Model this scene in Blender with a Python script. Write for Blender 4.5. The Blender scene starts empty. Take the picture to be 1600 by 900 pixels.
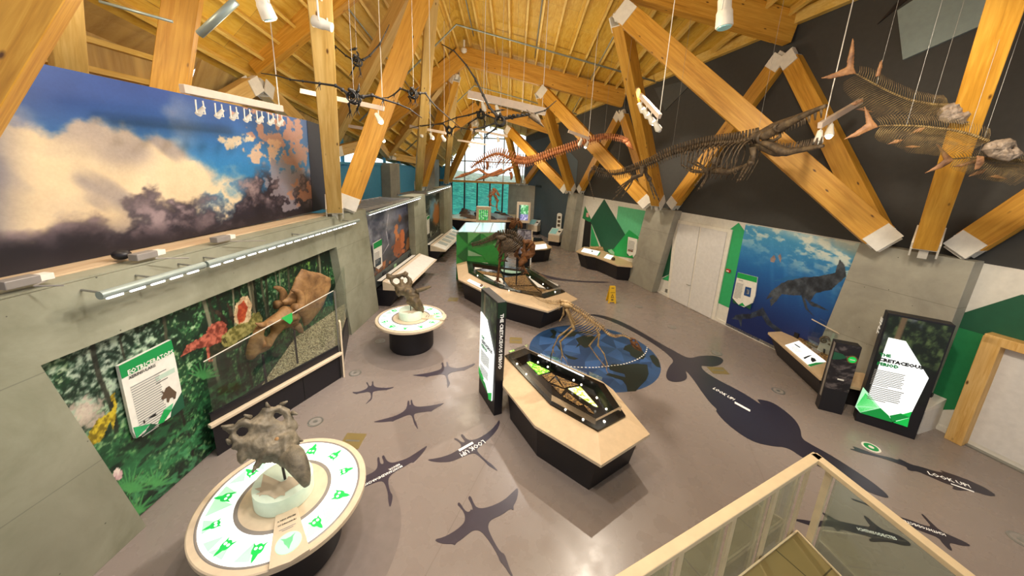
import bpy, bmesh, math, random
import numpy as np
from mathutils import Vector, Matrix, Quaternion
random.seed(7)
scn = bpy.context.scene
COL = scn.collection
PI = math.pi
V = Vector

# ------------------------------------------------------------------ survey
# The hall was surveyed from the photograph: camera 4.6 m above the floor on a
# stair landing, floor at z=0.  The functions below turn a sight line into the
# real point where it meets the floor, a level, a wall plane or a depth.
CX, CY, FL, EYE = 800.0, 392.25, 545.16, 4.6
PITCH, ROLL = .2316, -.0443
_fw = V((0, math.cos(PITCH), -math.sin(PITCH))); _rt = V((1, 0, 0)); _dn = _fw.cross(_rt)
_c, _s = math.cos(ROLL), math.sin(ROLL)
CAM_R = _c*_rt + _s*_dn; CAM_D = -_s*_rt + _c*_dn; CAM_F = _fw
O = V((0, 0, EYE))
AR, AL = -.3236, .0383
yR = V((math.sin(AR), math.cos(AR), 0)); nR = V((math.cos(AR), -math.sin(AR), 0))
yL = V((math.sin(AL), math.cos(AL), 0)); nL = V((math.cos(AL), -math.sin(AL), 0))
UP = V((0, 0, 1))
OFFR = 9.936; OFFL = -4.6
def sight(px, py): return CAM_R*(px-CX) + CAM_D*(py-CY) + CAM_F*FL
def fl(px, py, z=0.0):
    d = sight(px, py); return O + d*((z-EYE)/d.z)
def at(px, py, Y):
    d = sight(px, py); return O + d*(Y/d.y)
def onplane(px, py, p0, n):
    d = sight(px, py); p0 = V(p0); n = V(n); return O + d*((p0-O).dot(n)/d.dot(n))
def onR(px, py, off=OFFR):
    d = sight(px, py); return O + d*(off/d.dot(nR))
def onL(px, py, off=OFFL):
    d = sight(px, py); return O + d*(off/d.dot(nL))
def wR(s, z, off=OFFR): return yR*s + nR*off + UP*z
def wL(s, z, off=OFFL): return yL*s + nL*off + UP*z
def Z(pts, x0, y0, k): return [(x0+x*k, y0+y*k) for x, y in pts]
def XY(p): return V((p.x, p.y, 0))
def above(px, py, p):
    """height over floor point p seen along this sight line"""
    d = sight(px, py); h2 = d.x*d.x+d.y*d.y
    return EYE + (p.x*d.x+p.y*d.y)/h2*d.z

# ------------------------------------------------------------------ colour
def lin(c):
    if isinstance(c, str):
        c = c.lstrip('#'); c = [int(c[i:i+2], 16)/255 for i in (0, 2, 4)]
    return tuple((x/12.92 if x <= .04045 else ((x+.055)/1.055)**2.4) for x in c[:3]) + (1,)
class NT:
    def __init__(s, name):
        s.m = bpy.data.materials.new(name); s.m.use_nodes = True
        s.t = s.m.node_tree; s.b = s.t.nodes['Principled BSDF']
    def n(s, typ, **kw):
        nd = s.t.nodes.new(typ)
        for k, v in kw.items():
            if k.startswith('i_'):
                key = k[2:]; key = int(key) if key.isdigit() else key.replace('_', ' ')
                nd.inputs[key].default_value = v
            else: setattr(nd, k, v)
        return nd
    def l(s, a, b): s.t.links.new(a, b)
    def co(s, scale=(1, 1, 1), rot=(0, 0, 0), which='Object'):
        tc = s.n('ShaderNodeTexCoord'); mp = s.n('ShaderNodeMapping')
        mp.inputs['Scale'].default_value = scale; mp.inputs['Rotation'].default_value = rot
        s.l(tc.outputs[which], mp.inputs['Vector']); return mp.outputs['Vector']
    def noise(s, vec, scale, detail=4, rough=.55, dist=0):
        nd = s.n('ShaderNodeTexNoise', i_Scale=scale, i_Detail=detail, i_Roughness=rough, i_Distortion=dist)
        if vec is not None: s.l(vec, nd.inputs['Vector'])
        return nd.outputs['Fac']
    def ramp(s, fac, stops):
        r = s.n('ShaderNodeValToRGB'); e = r.color_ramp.elements
        while len(e) < len(stops): e.new(.5)
        for k, (p, c) in enumerate(stops): e[k].position = p; e[k].color = c if len(c) == 4 else lin(c)
        s.l(fac, r.inputs['Fac']); return r.outputs['Color']
    def bump(s, fac, strength=.2, dist=.01):
        b = s.n('ShaderNodeBump', i_Strength=strength, i_Distance=dist); s.l(fac, b.inputs['Height'])
        s.l(b.outputs['Normal'], s.b.inputs['Normal'])
    def mix(s, fac, a, b, mode='MIX'):
        m = s.n('ShaderNodeMix', data_type='RGBA', blend_type=mode)
        if isinstance(fac, (int, float)): m.inputs[0].default_value = fac
        else: s.l(fac, m.inputs[0])
        for k, x in ((6, a), (7, b)):
            if isinstance(x, tuple): m.inputs[k].default_value = x
            else: s.l(x, m.inputs[k])
        return m.outputs[2]
def flat(name, c, rough=.5, metal=0, emit=0, spec=.5, vary=.06):
    t = NT(name); col = lin(c)
    t.b.inputs['Roughness'].default_value = rough; t.b.inputs['Metallic'].default_value = metal
    t.b.inputs['Specular IOR Level'].default_value = spec
    if vary:
        f = t.noise(t.co(), 9, 3); a = tuple(min(1, x*(1-vary)) for x in col[:3])+(1,); b = tuple(min(1, x*(1+vary)) for x in col[:3])+(1,)
        cc = t.ramp(f, [(.3, a), (.7, b)]); t.l(cc, t.b.inputs['Base Color'])
    else: t.b.inputs['Base Color'].default_value = col
    if emit:
        t.b.inputs['Emission Color'].default_value = col; t.b.inputs['Emission Strength'].default_value = emit
    return t.m
def wood(name, dark, mid, light, axis=0, scale=1.0, rough=.5, knots=True):
    t = NT(name); sc = [14*scale]*3; sc[axis] = .9*scale
    v = t.co(tuple(sc)); f = t.noise(v, 1.6, 5, .6, .6)
    c = t.ramp(f, [(.25, dark), (.5, mid), (.75, light)])
    sc2 = [4.2*scale]*3; sc2[axis] = .35*scale
    f2 = t.noise(t.co(tuple(sc2)), 1.2, 2)
    c = t.mix(t.ramp(f2, [(.42, (0, 0, 0, 1)), (.62, (.45, .45, .45, 1))]), c, lin(light))
    if knots:
        sc3 = [5.5]*3; sc3[axis] = 2.2
        vo = t.n('ShaderNodeTexVoronoi', i_Scale=1.0); t.l(t.co(tuple(sc3)), vo.inputs['Vector'])
        kf = t.ramp(vo.outputs['Distance'], [(.05, (1, 1, 1, 1)), (.12, (0, 0, 0, 1))])
        c = t.mix(kf, c, lin('#5a3512'))
    t.l(c, t.b.inputs['Base Color']); t.b.inputs['Roughness'].default_value = rough
    t.bump(f, .12, .004); return t.m
M = {}
M['glulam'] = wood('glulam timber', '#a8721d', '#c68d2b', '#dca844', 2)
M['glulam_pale'] = wood('glulam timber pale', '#b08a44', '#c9a158', '#dcba76', 2)
M['purlin'] = wood('purlin timber', '#c59738', '#dfb655', '#f0d282', 1, knots=False)
M['oak'] = wood('door frame timber', '#b98a45', '#d0a45c', '#dfba7c', 2, 1.5)
M['bench'] = wood('bench board', '#b89a78', '#c9ae8d', '#d6bf9f', 1, knots=False)
def plywood():
    t = NT('plywood deck'); v = t.co((.8, .8, .8))
    br = t.n('ShaderNodeTexBrick', offset=.5, i_Scale=1.0, i_Mortar_Size=.006, i_Brick_Width=1.9, i_Row_Height=.98)
    br.inputs['Color1'].default_value = lin('#d3a631'); br.inputs['Color2'].default_value = lin('#c19026'); br.inputs['Mortar'].default_value = lin('#8d6424')
    t.l(t.co((1, 1, 1), (0, 0, PI/2)), br.inputs['Vector'])
    f = t.noise(t.co((11, 1.1, 11)), 1.3, 5, .6, .9)
    c = t.mix(t.ramp(f, [(.35, (0, 0, 0, 1)), (.7, (.5, .5, .5, 1))]), br.outputs['Color'], lin('#ebcd6a'))
    f2 = t.noise(v, 4.5, 3); c = t.mix(t.ramp(f2, [(.55, (0, 0, 0, 1)), (.75, (.35, .35, .35, 1))]), c, lin('#a67a34'))
    t.l(c, t.b.inputs['Base Color']); t.b.inputs['Roughness'].default_value = .55; return t.m
M['ply'] = plywood()
def boards():
    t = NT('upright board lining')
    f = t.noise(t.co((.1, 2.2, .1)), 1.4, 1, .3); f2 = t.noise(t.co((6, 9, 1.2)), 2, 5, .6, 1)
    c = t.ramp(f, [(.3, '#9c7c46'), (.45, '#c3a05e'), (.55, '#ad8a4e'), (.7, '#d0ab64')])
    c = t.mix(t.ramp(f2, [(.4, (0, 0, 0, 1)), (.8, (.4, .4, .4, 1))]), c, lin('#cdb07a'))
    t.l(c, t.b.inputs['Base Color']); t.b.inputs['Roughness'].default_value = .6; return t.m
M['boards'] = boards()
def concrete(name, a, b, c3):
    t = NT(name); v = t.co()
    f = t.noise(v, 1.1, 6, .62, .3); c = t.ramp(f, [(.3, a), (.5, b), (.72, c3)])
    vo = t.n('ShaderNodeTexVoronoi', i_Scale=5.5); t.l(v, vo.inputs['Vector'])
    f3 = t.noise(v, 2.3, 2)
    th = t.n('ShaderNodeMath', operation='MULTIPLY'); t.l(f3, th.inputs[0]); th.inputs[1].default_value = .09
    ls = t.n('ShaderNodeMath', operation='LESS_THAN'); t.l(vo.outputs['Distance'], ls.inputs[0]); t.l(th.outputs[0], ls.inputs[1])
    c = t.mix(ls.outputs[0], c, lin('#4a4a40'))
    # formwork joints
    f9 = t.noise(v, .55, 3, .5); c = t.mix(t.ramp(f9, [(.45, (0, 0, 0, 1)), (.7, (.4, .4, .4, 1))]), c, lin('#6f6b5a')); sx = t.n('ShaderNodeSeparateXYZ'); t.l(t.co((1, 1, 1.0)), sx.inputs[0])
    fr = t.n('ShaderNodeMath', operation='PINGPONG'); t.l(sx.outputs['Z'], fr.inputs[0]); fr.inputs[1].default_value = .62
    jl = t.n('ShaderNodeMath', operation='LESS_THAN'); t.l(fr.outputs[0], jl.inputs[0]); jl.inputs[1].default_value = .006
    jm = t.n('ShaderNodeMath', operation='MULTIPLY'); t.l(jl.outputs[0], jm.inputs[0]); jm.inputs[1].default_value = .45
    c = t.mix(jm.outputs[0], c, lin('#5d5c50'))
    t.l(c, t.b.inputs['Base Color']); t.b.inputs['Roughness'].default_value = .7
    t.bump(t.noise(v, 14, 5), .15, .006); return t.m
M['conc'] = concrete('board marked concrete', '#7d7d68', '#949480', '#a6a591')
M['conc_r'] = concrete('grey pier concrete', '#8a867b', '#9d998c', '#aca89a')
def floor_mat():
    t = NT('polished resin floor'); v = t.co()
    f = t.noise(v, .35, 5, .6); c = t.ramp(f, [(.3, '#857a75'), (.7, '#8a7f79')])
    g = t.noise(v, 60, 2); c = t.mix(t.ramp(g, [(.3, (0, 0, 0, 1)), (.8, (.25, .25, .25, 1))]), c, lin('#9a8f89'))
    sx = t.n('ShaderNodeSeparateXYZ'); t.l(t.co((1, 1, 1), (0, 0, .33)), sx.inputs[0])
    fr = t.n('ShaderNodeMath', operation='PINGPONG'); t.l(sx.outputs['X'], fr.inputs[0]); fr.inputs[1].default_value = 2.1
    jl = t.n('ShaderNodeMath', operation='LESS_THAN'); t.l(fr.outputs[0], jl.inputs[0]); jl.inputs[1].default_value = .006
    jm = t.n('ShaderNodeMath', operation='MULTIPLY'); t.l(jl.outputs[0], jm.inputs[0]); jm.inputs[1].default_value = .35
    c = t.mix(jm.outputs[0], c, lin('#5f524d'))
    t.l(c, t.b.inputs['Base Color'])
    t.l(t.ramp(t.noise(v, 3, 3), [(.3, (.22, .22, .22, 1)), (.7, (.34, .34, .34, 1))]), t.b.inputs['Roughness'])
    t.b.inputs['Specular IOR Level'].default_value = .45
    return t.m
M['floor'] = floor_mat()
def bone(name, dark, mid, light, scale=9):
    t = NT(name); v = t.co()
    f = t.noise(v, scale, 6, .65, .4); c = t.ramp(f, [(.28, dark), (.5, mid), (.74, light)])
    t.l(c, t.b.inputs['Base Color']); t.b.inputs['Roughness'].default_value = .6
    t.bump(t.noise(v, scale*3, 5, .65), .5, .012); return t.m
M['bone_grey'] = bone('weathered grey skull', '#3a352c', '#6e6554', '#978b76', 6)
M['bone_brown'] = bone('brown skull', '#2b2418', '#5b4c36', '#85724f', 9)
M['bone_tan'] = bone('tan skull cast', '#5a3d22', '#8f6a41', '#b08a58', 4)
M['bone_gold'] = bone('pale ochre bone', '#6a5232', '#a98a5c', '#d0b584', 12)
M['bone_dark'] = bone('black bone', '#0c0b0a', '#1c1916', '#342c24', 12)
M['bone_orange'] = bone('orange bone', '#6d3a1e', '#a8683f', '#c98d62', 10)
M['bone_umber'] = bone('umber bone', '#261f17', '#544534', '#7d684b', 10)
M['bone_rust'] = bone('rust bone', '#3d2412', '#754a26', '#a26d3c', 10)
M['fish_rib'] = bone('fish rib bone', '#3a2c1a', '#6f5a36', '#96804f', 12)
M['fish_fin'] = bone('fish fin', '#4a2f1b', '#7d5533', '#a0764a', 7)
M['fish_skull'] = bone('fish skull bone', '#4b4036', '#837363', '#a8988a', 9)
def gravel(name, cols, scale=70):
    t = NT(name); vo = t.n('ShaderNodeTexVoronoi', i_Scale=scale); t.l(t.co(), vo.inputs['Vector'])
    sp = t.n('ShaderNodeSeparateColor'); t.l(vo.outputs['Color'], sp.inputs[0])
    c = t.ramp(sp.outputs[0], [(k/(len(cols)-1), x) for k, x in enumerate(cols)])
    t.l(c, t.b.inputs['Base Color']); t.b.inputs['Roughness'].default_value = .8
    t.bump(vo.outputs['Distance'], .8, .02); return t.m
M['gravel'] = gravel('river gravel', ['#4e4534', '#8a7c5c', '#b5a780', '#d8cda8', '#6d6244'], 55)
M['bark'] = gravel('bark litter', ['#2e2012', '#5b4325', '#8d6a3a', '#b8924f'], 45)
M['litgreen'] = gravel('lit leaf film', ['#1c5a08', '#4da81a', '#93d93a', '#d9f28a'], 28)
M['lityellow'] = gravel('lit leaf film yellow', ['#6a8a12', '#cfd85a', '#f5efb0', '#fff7d0'], 22)
for k, e in (('litgreen', 1.0), ('lityellow', 1.5)):
    nt = M[k].node_tree; b = nt.nodes['Principled BSDF']
    nt.links.new(b.inputs['Base Color'].links[0].from_socket, b.inputs['Emission Color']); b.inputs['Emission Strength'].default_value = e
F = flat
M['white'] = F('white wall paint', '#dcd8cf', .6)
M['darkwall'] = F('charcoal wall paint', '#3d3c3a', .75)
M['tealwall'] = F('slate wall paint', '#47525a', .75)
M['panelgrey'] = F('pale grey facet', '#8c9a98', .7)
M['panelgrey2'] = F('dark grey facet', '#4b4d4c', .7)
M['cream'] = F('cream case deck', '#cfb591', .45)
M['cream2'] = F('cream rim', '#d8c6ac', .4)
M['ivory'] = F('ivory steel paint', '#e6e1d6', .4)
M['fixture'] = F('fixture paint', '#cdbcae', .45)
M['black'] = F('black case paint', '#15131a', .45)
M['black2'] = F('gloss black frame', '#0b0b0c', .18)
M['slate'] = F('grey rim', '#8b8580', .4)
M['g_dark'] = F('dark green paint', '#17543a', .6); M['g_mid'] = F('mid green paint', '#1c7f4a', .6)
M['g_leaf'] = F('leaf green paint', '#2ea866', .6); M['g_pale'] = F('pale green paint', '#5dbb88', .6)
M['g_bright'] = F('bright green paint', '#12a14d', .6); M['g_tint'] = F('pale green grey paint', '#8fb58d', .6)
M['g_cab1'] = F('cabinet green', '#2f8f3c', .5); M['g_cab2'] = F('cabinet dark green', '#1e5f2a', .5); M['g_cab3'] = F('cabinet light green', '#62a862', .5)
M['door'] = F('door paint', '#d9d6d4', .5)
M['decal'] = F('dark floor decal', '#3f3945', .3)
M['decal_n'] = F('navy floor decal', '#2b2733', .3)
M['tabledisc'] = F('grey floor disc', '#7d736f', .3)  # grey graphic printed on the floor around each round table
M['globe_a'] = F('globe blue', '#2c4a72', .35); M['globe_b'] = F('globe mid blue', '#35588a', .35); M['globe_c'] = F('globe deep blue', '#223d63', .35)
M['land'] = F('globe land', '#1c2622', .35)
M['brass'] = F('brass floor box', '#8b7a4c', .4, .3); M['steel'] = F('brushed steel', '#9a9a96', .35, .7)
M['galv'] = F('galvanised conduit', '#9aa6a2', .4, .4)
M['yellow'] = F('yellow plastic', '#e9b90f', .4); M['ink'] = F('black ink', '#1b1b1b', .6, vary=0)
M['cable'] = F('white cable', '#e4e0d8', .5); M['wire'] = F('thin wire', '#8d8a85', .5)
M['rail'] = F('rail paint', '#e3cfab', .45)
M['tile'] = None
M['red'] = F('alarm red', '#b3262a', .4)
M['label'] = F('label card', '#e9e6dd', .5); M['line'] = F('grey print', '#9a9a98', .6, vary=0)
M['lettering'] = F('white print', '#efece6', .5, emit=.25, vary=0)
M['print_green'] = F('green print', '#0f8f48', .5, vary=0)
M['bluepaint'] = F('blue wall paint', '#4a9dcb', .6)
M['glow'] = F('lit acrylic', '#f6fbfa', .4, emit=.8, vary=0)
M['glow_g'] = F('lit pale green acrylic', '#a9e8be', .4, emit=.62, vary=0)
M['glow_g2'] = F('lit green acrylic', '#10b94c', .4, emit=.55, vary=0)
M['glow_g3'] = F('lit deep green acrylic', '#0b8a3c', .4, emit=.5, vary=0)
M['glow_t'] = F('lit and reflection teal glass', '#8fc3c2', .15, emit=.16, vary=.05)
M['drum'] = F('translucent drum', '#d6e6d2', .35, emit=.12)
M['lamp'] = F('lamp lens', '#fff4df', .3, emit=5, vary=0)
M['ledstrip'] = F('led tube', '#ffffff', .3, emit=2.2, vary=0)
def glass(name, tint=(1, 1, 1), a=.1, rough=.02):
    t = NT(name); nt = t.t; nt.nodes.remove(t.b)
    tr = t.n('ShaderNodeBsdfTransparent'); tr.inputs[0].default_value = (*tint, 1)
    gl = t.n('ShaderNodeBsdfGlossy', i_Roughness=rough); gl.inputs[0].default_value = (1, 1, 1, 1)
    fr = t.n('ShaderNodeFresnel', i_IOR=1.4); ad = t.n('ShaderNodeMath', operation='MULTIPLY_ADD'); t.l(fr.outputs[0], ad.inputs[0]); ad.inputs[1].default_value = .45; ad.inputs[2].default_value = a*.25
    mx = t.n('ShaderNodeMixShader'); t.l(ad.outputs[0], mx.inputs[0]); t.l(tr.outputs[0], mx.inputs[1]); t.l(gl.outputs[0], mx.inputs[2])
    t.l(mx.outputs[0], nt.nodes['Material Output'].inputs[0]); return t.m
M['glass'] = glass('clear glass', (.95, .98, .97), .1)
M['glass_rail'] = glass('balustrade glass', (.84, .92, .89), .02)
M['glass_win'] = glass('window glass', (.9, .96, .96), .05)
M['glass_teal'] = glass('teal film glass', (.34, .80, .80), .05)
def painted(name, emit=0.0, rough=.45):
    t = NT(name); a = t.n('ShaderNodeVertexColor', layer_name='Col')
    f = t.noise(t.co(), 30, 4); c = t.mix(t.ramp(f, [(.3, (0, 0, 0, 1)), (.7, (.12, .12, .12, 1))]), a.outputs['Color'], (1, 1, 1, 1), 'OVERLAY')
    t.l(c, t.b.inputs['Base Color']); t.b.inputs['Roughness'].default_value = rough
    if emit: t.l(c, t.b.inputs['Emission Color']); t.b.inputs['Emission Strength'].default_value = emit
    return t.m
M['print'] = painted('printed mural'); M['print_lit'] = painted('backlit print', .75)
M['print_dim'] = painted('dim backlit print', .12)

# ------------------------------------------------------------------ mesh kit
def frame(d, up=UP):
    d = d.normalized(); x = d.cross(up)
    if x.length < 1e-4: x = d.cross(V((0, 1, 0)))
    x.normalize(); return x, x.cross(d).normalized(), d     # side, up, along
class MB:
    def __init__(s): s.v = []; s.f = []
    def add(s, vs, fs):
        o = len(s.v); s.v += [V(v) for v in vs]; s.f += [[o+i for i in f] for f in fs]; return s
    def box(s, c, size, ax=None):
        c = V(c); X, Y, W = ax if ax else (V((1, 0, 0)), V((0, 1, 0)), UP); a, b, h = size[0]/2, size[1]/2, size[2]/2
        vs = [c+X*(sx*a)+Y*(sy*b)+W*(sz*h) for sz in (-1, 1) for sx, sy in ((-1, -1), (1, -1), (1, 1), (-1, 1))]
        return s.add(vs, [(3, 2, 1, 0), (4, 5, 6, 7), (0, 1, 5, 4), (1, 2, 6, 5), (2, 3, 7, 6), (3, 0, 4, 7)])
    def beam(s, p0, p1, w, h, up=UP):
        p0, p1 = V(p0), V(p1); sd, u, d = frame(p1-p0, up)
        return s.box((p0+p1)/2, (w, (p1-p0).length, h), (sd, d, u))
    def prism(s, bot, top):
        n = len(bot); vs = list(bot)+list(top)
        return s.add(vs, [list(range(n-1, -1, -1)), list(range(n, 2*n))]+[(i, (i+1) % n, n+(i+1) % n, n+i) for i in range(n)])
    def slab(s, poly, d):
        d = V(d); return s.prism([V(p) for p in poly], [V(p)+d for p in poly])
    def poly(s, pts): return s.add(pts, [list(range(len(pts)))])
    def tube(s, path, r, n=6, caps=True):
        path = [V(p) for p in path]; m = len(path)
        rs = r if isinstance(r, (list, tuple)) else [r]*m
        if len(rs) != m: rs = [np.interp(i/(m-1), np.linspace(0, 1, len(rs)), rs) for i in range(m)]
        x = None; o = len(s.v)
        for i, p in enumerate(path):
            d = (path[min(i+1, m-1)]-path[max(i-1, 0)])
            if d.length < 1e-7: d = UP.copy()
            d.normalize()
            if x is None: x = frame(d)[0]
            x = (x-d*x.dot(d))
            if x.length < 1e-5: x = frame(d)[0]
            x.normalize(); y = d.cross(x)
            for k in range(n):
                a = 2*PI*k/n; s.v.append(p+(x*math.cos(a)+y*math.sin(a))*rs[i])
        for i in range(m-1):
            for k in range(n):
                k2 = (k+1) % n; s.f.append([o+i*n+k, o+i*n+k2, o+(i+1)*n+k2, o+(i+1)*n+k])
        if caps: s.f.append([o+k for k in range(n-1, -1, -1)]); s.f.append([o+(m-1)*n+k for k in range(n)])
        return s
    def ball(s, c, r, ax=None, nu=10, nv=7):
        c = V(c); r = (r, r, r) if isinstance(r, (int, float)) else r
        X, Y, W = ax if ax else (V((1, 0, 0)), V((0, 1, 0)), UP)
        P = lambda a, b: c+X*(r[0]*math.cos(a)*math.sin(b))+Y*(r[1]*math.sin(a)*math.sin(b))+W*(r[2]*math.cos(b))
        o = len(s.v); s.v.append(P(0, 0))
        for j in range(1, nv):
            for i in range(nu): s.v.append(P(2*PI*i/nu, PI*j/nv))
        s.v.append(P(0, PI)); e = len(s.v)-1
        for i in range(nu):
            i2 = (i+1) % nu; s.f.append([o, o+1+i, o+1+i2])
            for j in range(nv-2): s.f.append([o+1+j*nu+i, o+1+(j+1)*nu+i, o+1+(j+1)*nu+i2, o+1+j*nu+i2])
            s.f.append([e, o+1+(nv-2)*nu+i2, o+1+(nv-2)*nu+i])
        return s
    def lathe(s, c, prof, n=48, close=False):
        c = V(c); o = len(s.v); m = len(prof)
        for r, z in prof:
            for k in range(n): a = 2*PI*k/n; s.v.append(c+V((r*math.cos(a), r*math.sin(a), z)))
        for i in range(m if close else m-1):
            j = (i+1) % m
            for k in range(n): k2 = (k+1) % n; s.f.append([o+i*n+k, o+i*n+k2, o+j*n+k2, o+j*n+k])
        if not close: s.f.append([o+k for k in range(n-1, -1, -1)]); s.f.append([o+(m-1)*n+k for k in range(n)])
        return s
    def build(s, name, mat, parent=None, smooth=False, bevel=0, origin=None, mods=None, remesh=0, disp=0):
        me = bpy.data.meshes.new(name)
        if origin is None and parent is None:
            xs = [v.x for v in s.v]; ys = [v.y for v in s.v]; zs = [v.z for v in s.v]
            origin = V(((min(xs)+max(xs))/2, (min(ys)+max(ys))/2, min(zs)))
        R = ROOT.get(parent.name) if parent is not None else Matrix.Translation(origin)
        inv = R.inverted(); me.from_pydata([inv @ v for v in s.v], [], s.f); me.update()
        ob = bpy.data.objects.new(name, me); COL.objects.link(ob)
        if parent is not None: ob.parent = parent
        else: ob.matrix_world = R
        ROOT[ob.name] = R
        if mat: me.materials.append(mat)
        bm = bmesh.new(); bm.from_mesh(me); bmesh.ops.recalc_face_normals(bm, faces=bm.faces[:]); bm.to_mesh(me); bm.free()
        if smooth or remesh:
            for p in me.polygons: p.use_smooth = True
            if smooth is not True and smooth: me.set_sharp_from_angle(angle=smooth)
        if remesh:
            m = ob.modifiers.new('skin', 'REMESH'); m.mode = 'VOXEL'; m.voxel_size = remesh; m.use_smooth_shade = True
            m = ob.modifiers.new('relax', 'SMOOTH'); m.factor = .5; m.iterations = 3
            if disp:
                tx = bpy.data.textures.get('pits') or bpy.data.textures.new('pits', 'CLOUDS'); tx.noise_scale = .07; tx.noise_depth = 3
                m = ob.modifiers.new('pitting', 'DISPLACE'); m.texture = tx; m.strength = disp; m.mid_level = .5
        if bevel:
            m = ob.modifiers.new('edge', 'BEVEL'); m.width = bevel; m.segments = 2; m.limit_method = 'ANGLE'; m.angle_limit = .6
        return ob
ROOT = {}
def tag(o, label=None, cat=None, group=None, kind=None):
    if label: o['label'] = label
    if cat: o['category'] = cat
    if group: o['group'] = group
    if kind: o['kind'] = kind
    return o
def thing(name, label, cat, loc=(0, 0, 0), rz=0, group=None):
    o = bpy.data.objects.new(name, None); COL.objects.link(o); o.empty_display_size = .1
    R = Matrix.Translation(V(loc)) @ Matrix.Rotation(rz, 4, 'Z'); o.matrix_world = R; ROOT[o.name] = R
    return tag(o, label, cat, group)
def struct(o): o['kind'] = 'structure'; return o
def dup(root, loc, rz=0, label=None, scale=1):
    """a copy of a thing with its parts and sub-parts"""
    r = root.copy(); COL.objects.link(r); r.location = loc; r.rotation_euler = (0, 0, rz); r.scale = (scale,)*3
    if label: r['label'] = label
    for ch in list(root.children):
        c = ch.copy(); COL.objects.link(c); c.parent = r
        for g in list(ch.children):
            d = g.copy(); COL.objects.link(d); d.parent = c
    return r
def text(body, p0, p1, upv, mat, parent, name='lettering', bold=.012, lift=.004, n=None, hk=1.0):
    """one line of lettering whose baseline runs from p0 to p1"""
    cu = bpy.data.curves.new(name, 'FONT'); cu.body = body; cu.size = 1; cu.offset = bold; cu.resolution_u = 1
    ob = bpy.data.objects.new(name, cu); COL.objects.link(ob); bpy.context.view_layer.update()
    w = max(ob.dimensions.x, 1e-3); p0, p1 = V(p0), V(p1); x = (p1-p0); k = x.length/w; x.normalize()
    nrm = V(n).normalized() if n is not None else x.cross(V(upv)).normalized()
    y = nrm.cross(x)
    if y.dot(V(upv)) < 0: y = -y; nrm = -nrm
    if n is not None and nrm.dot(V(n)) < 0: nrm = -nrm   # keep lettering mirrored the way it reads on site
    Mx = Matrix((x*k, y*k*hk, nrm*k)).transposed().to_4x4(); Mx.translation = p0+nrm*lift
    dg = bpy.context.evaluated_depsgraph_get(); me = bpy.data.meshes.new_from_object(ob.evaluated_get(dg)); me.name = name
    bpy.data.objects.remove(ob); ob = bpy.data.objects.new(name, me); COL.objects.link(ob)
    me.materials.clear(); me.materials.append(mat); ob.parent = parent
    ob.matrix_basis = ROOT[parent.name].inverted() @ Mx; ROOT[ob.name] = Mx
    return ob
# ------------------------------------------------------------------ painting kit
def h2(ix, iy, seed):
    n = (ix*374761393 + iy*668265263 + seed*974711) & 0x7fffffff
    n = ((n ^ (n >> 13))*1274126177) & 0x7fffffff
    return ((n ^ (n >> 16)) & 0xffff)/65535.0
def vnoise(x, y, seed=0):
    ix = np.floor(x).astype(np.int64); iy = np.floor(y).astype(np.int64); fx = x-ix; fy = y-iy
    fx = fx*fx*(3-2*fx); fy = fy*fy*(3-2*fy)
    a = h2(ix, iy, seed); b = h2(ix+1, iy, seed); c = h2(ix, iy+1, seed); d = h2(ix+1, iy+1, seed)
    return (a*(1-fx)+b*fx)*(1-fy)+(c*(1-fx)+d*fx)*fy
def fbm(x, y, seed=0, oct=5, g=.5):
    t = 0; a = 1; n = 0
    for k in range(oct): t = t+a*vnoise(x*2**k, y*2**k, seed+k*17); n += a; a *= g
    return t/n
def sstep(a, b, x): t = np.clip((x-a)/(b-a), 0, 1); return t*t*(3-2*t)
def inpoly(u, v, P):
    r = np.zeros(u.shape, bool); n = len(P)
    for i in range(n):
        x1, y1 = P[i]; x2, y2 = P[(i+1) % n]
        if y1 == y2: continue
        c = ((y1 > v) != (y2 > v)) & (u < (x2-x1)*(v-y1)/(y2-y1)+x1); r ^= c
    return r
def rgb(h): h = h.lstrip('#'); return np.array([int(h[i:i+2], 16)/255 for i in (0, 2, 4)])
def mixc(a, b, t): return a*(1-t[..., None])+b*t[..., None]
def blotch(C, m, col, amt=1.0): return mixc(C, np.broadcast_to(rgb(col), C.shape), np.clip(m*amt, 0, 1))
def mural(name, bl, br, tr, tl, nx, ny, fn, mat, parent=None):
    """a flat printed panel: colour field fn(u,v) stored on a fine grid"""
    bl, br, tr, tl = map(V, (bl, br, tr, tl))
    u, v = np.meshgrid(np.linspace(0, 1, nx+1), np.linspace(0, 1, ny+1))
    C = np.clip(fn(u, v), 0, 1); C = np.where(C <= .04045, C/12.92, ((C+.055)/1.055)**2.4)
    B = np.array([bl, br, tr, tl]); w = np.stack([(1-u)*(1-v), u*(1-v), u*v, (1-u)*v], -1)
    P = (w.reshape(-1, 4) @ B)
    R = ROOT[parent.name] if parent is not None else Matrix.Translation((bl+br)/2)
    Rn = np.array(R.inverted()); P = P @ Rn[:3, :3].T + Rn[:3, 3]
    idx = np.arange((nx+1)*(ny+1)).reshape(ny+1, nx+1)
    q = np.stack([idx[:-1, :-1], idx[:-1, 1:], idx[1:, 1:], idx[1:, :-1]], -1).reshape(-1, 4)
    me = bpy.data.meshes.new(name); me.from_pydata(P.tolist(), [], q.tolist())
    at_ = me.color_attributes.new('Col', 'FLOAT_COLOR', 'POINT')
    at_.data.foreach_set('color', np.concatenate([C.reshape(-1, 3), np.ones((C.size//3, 1))], 1).astype(np.float32).ravel())
    ob = bpy.data.objects.new(name, me); COL.objects.link(ob); me.materials.append(mat)
    if parent is not None: ob.parent = parent
    else: ob.matrix_world = R
    ROOT[ob.name] = R; return ob
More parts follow.
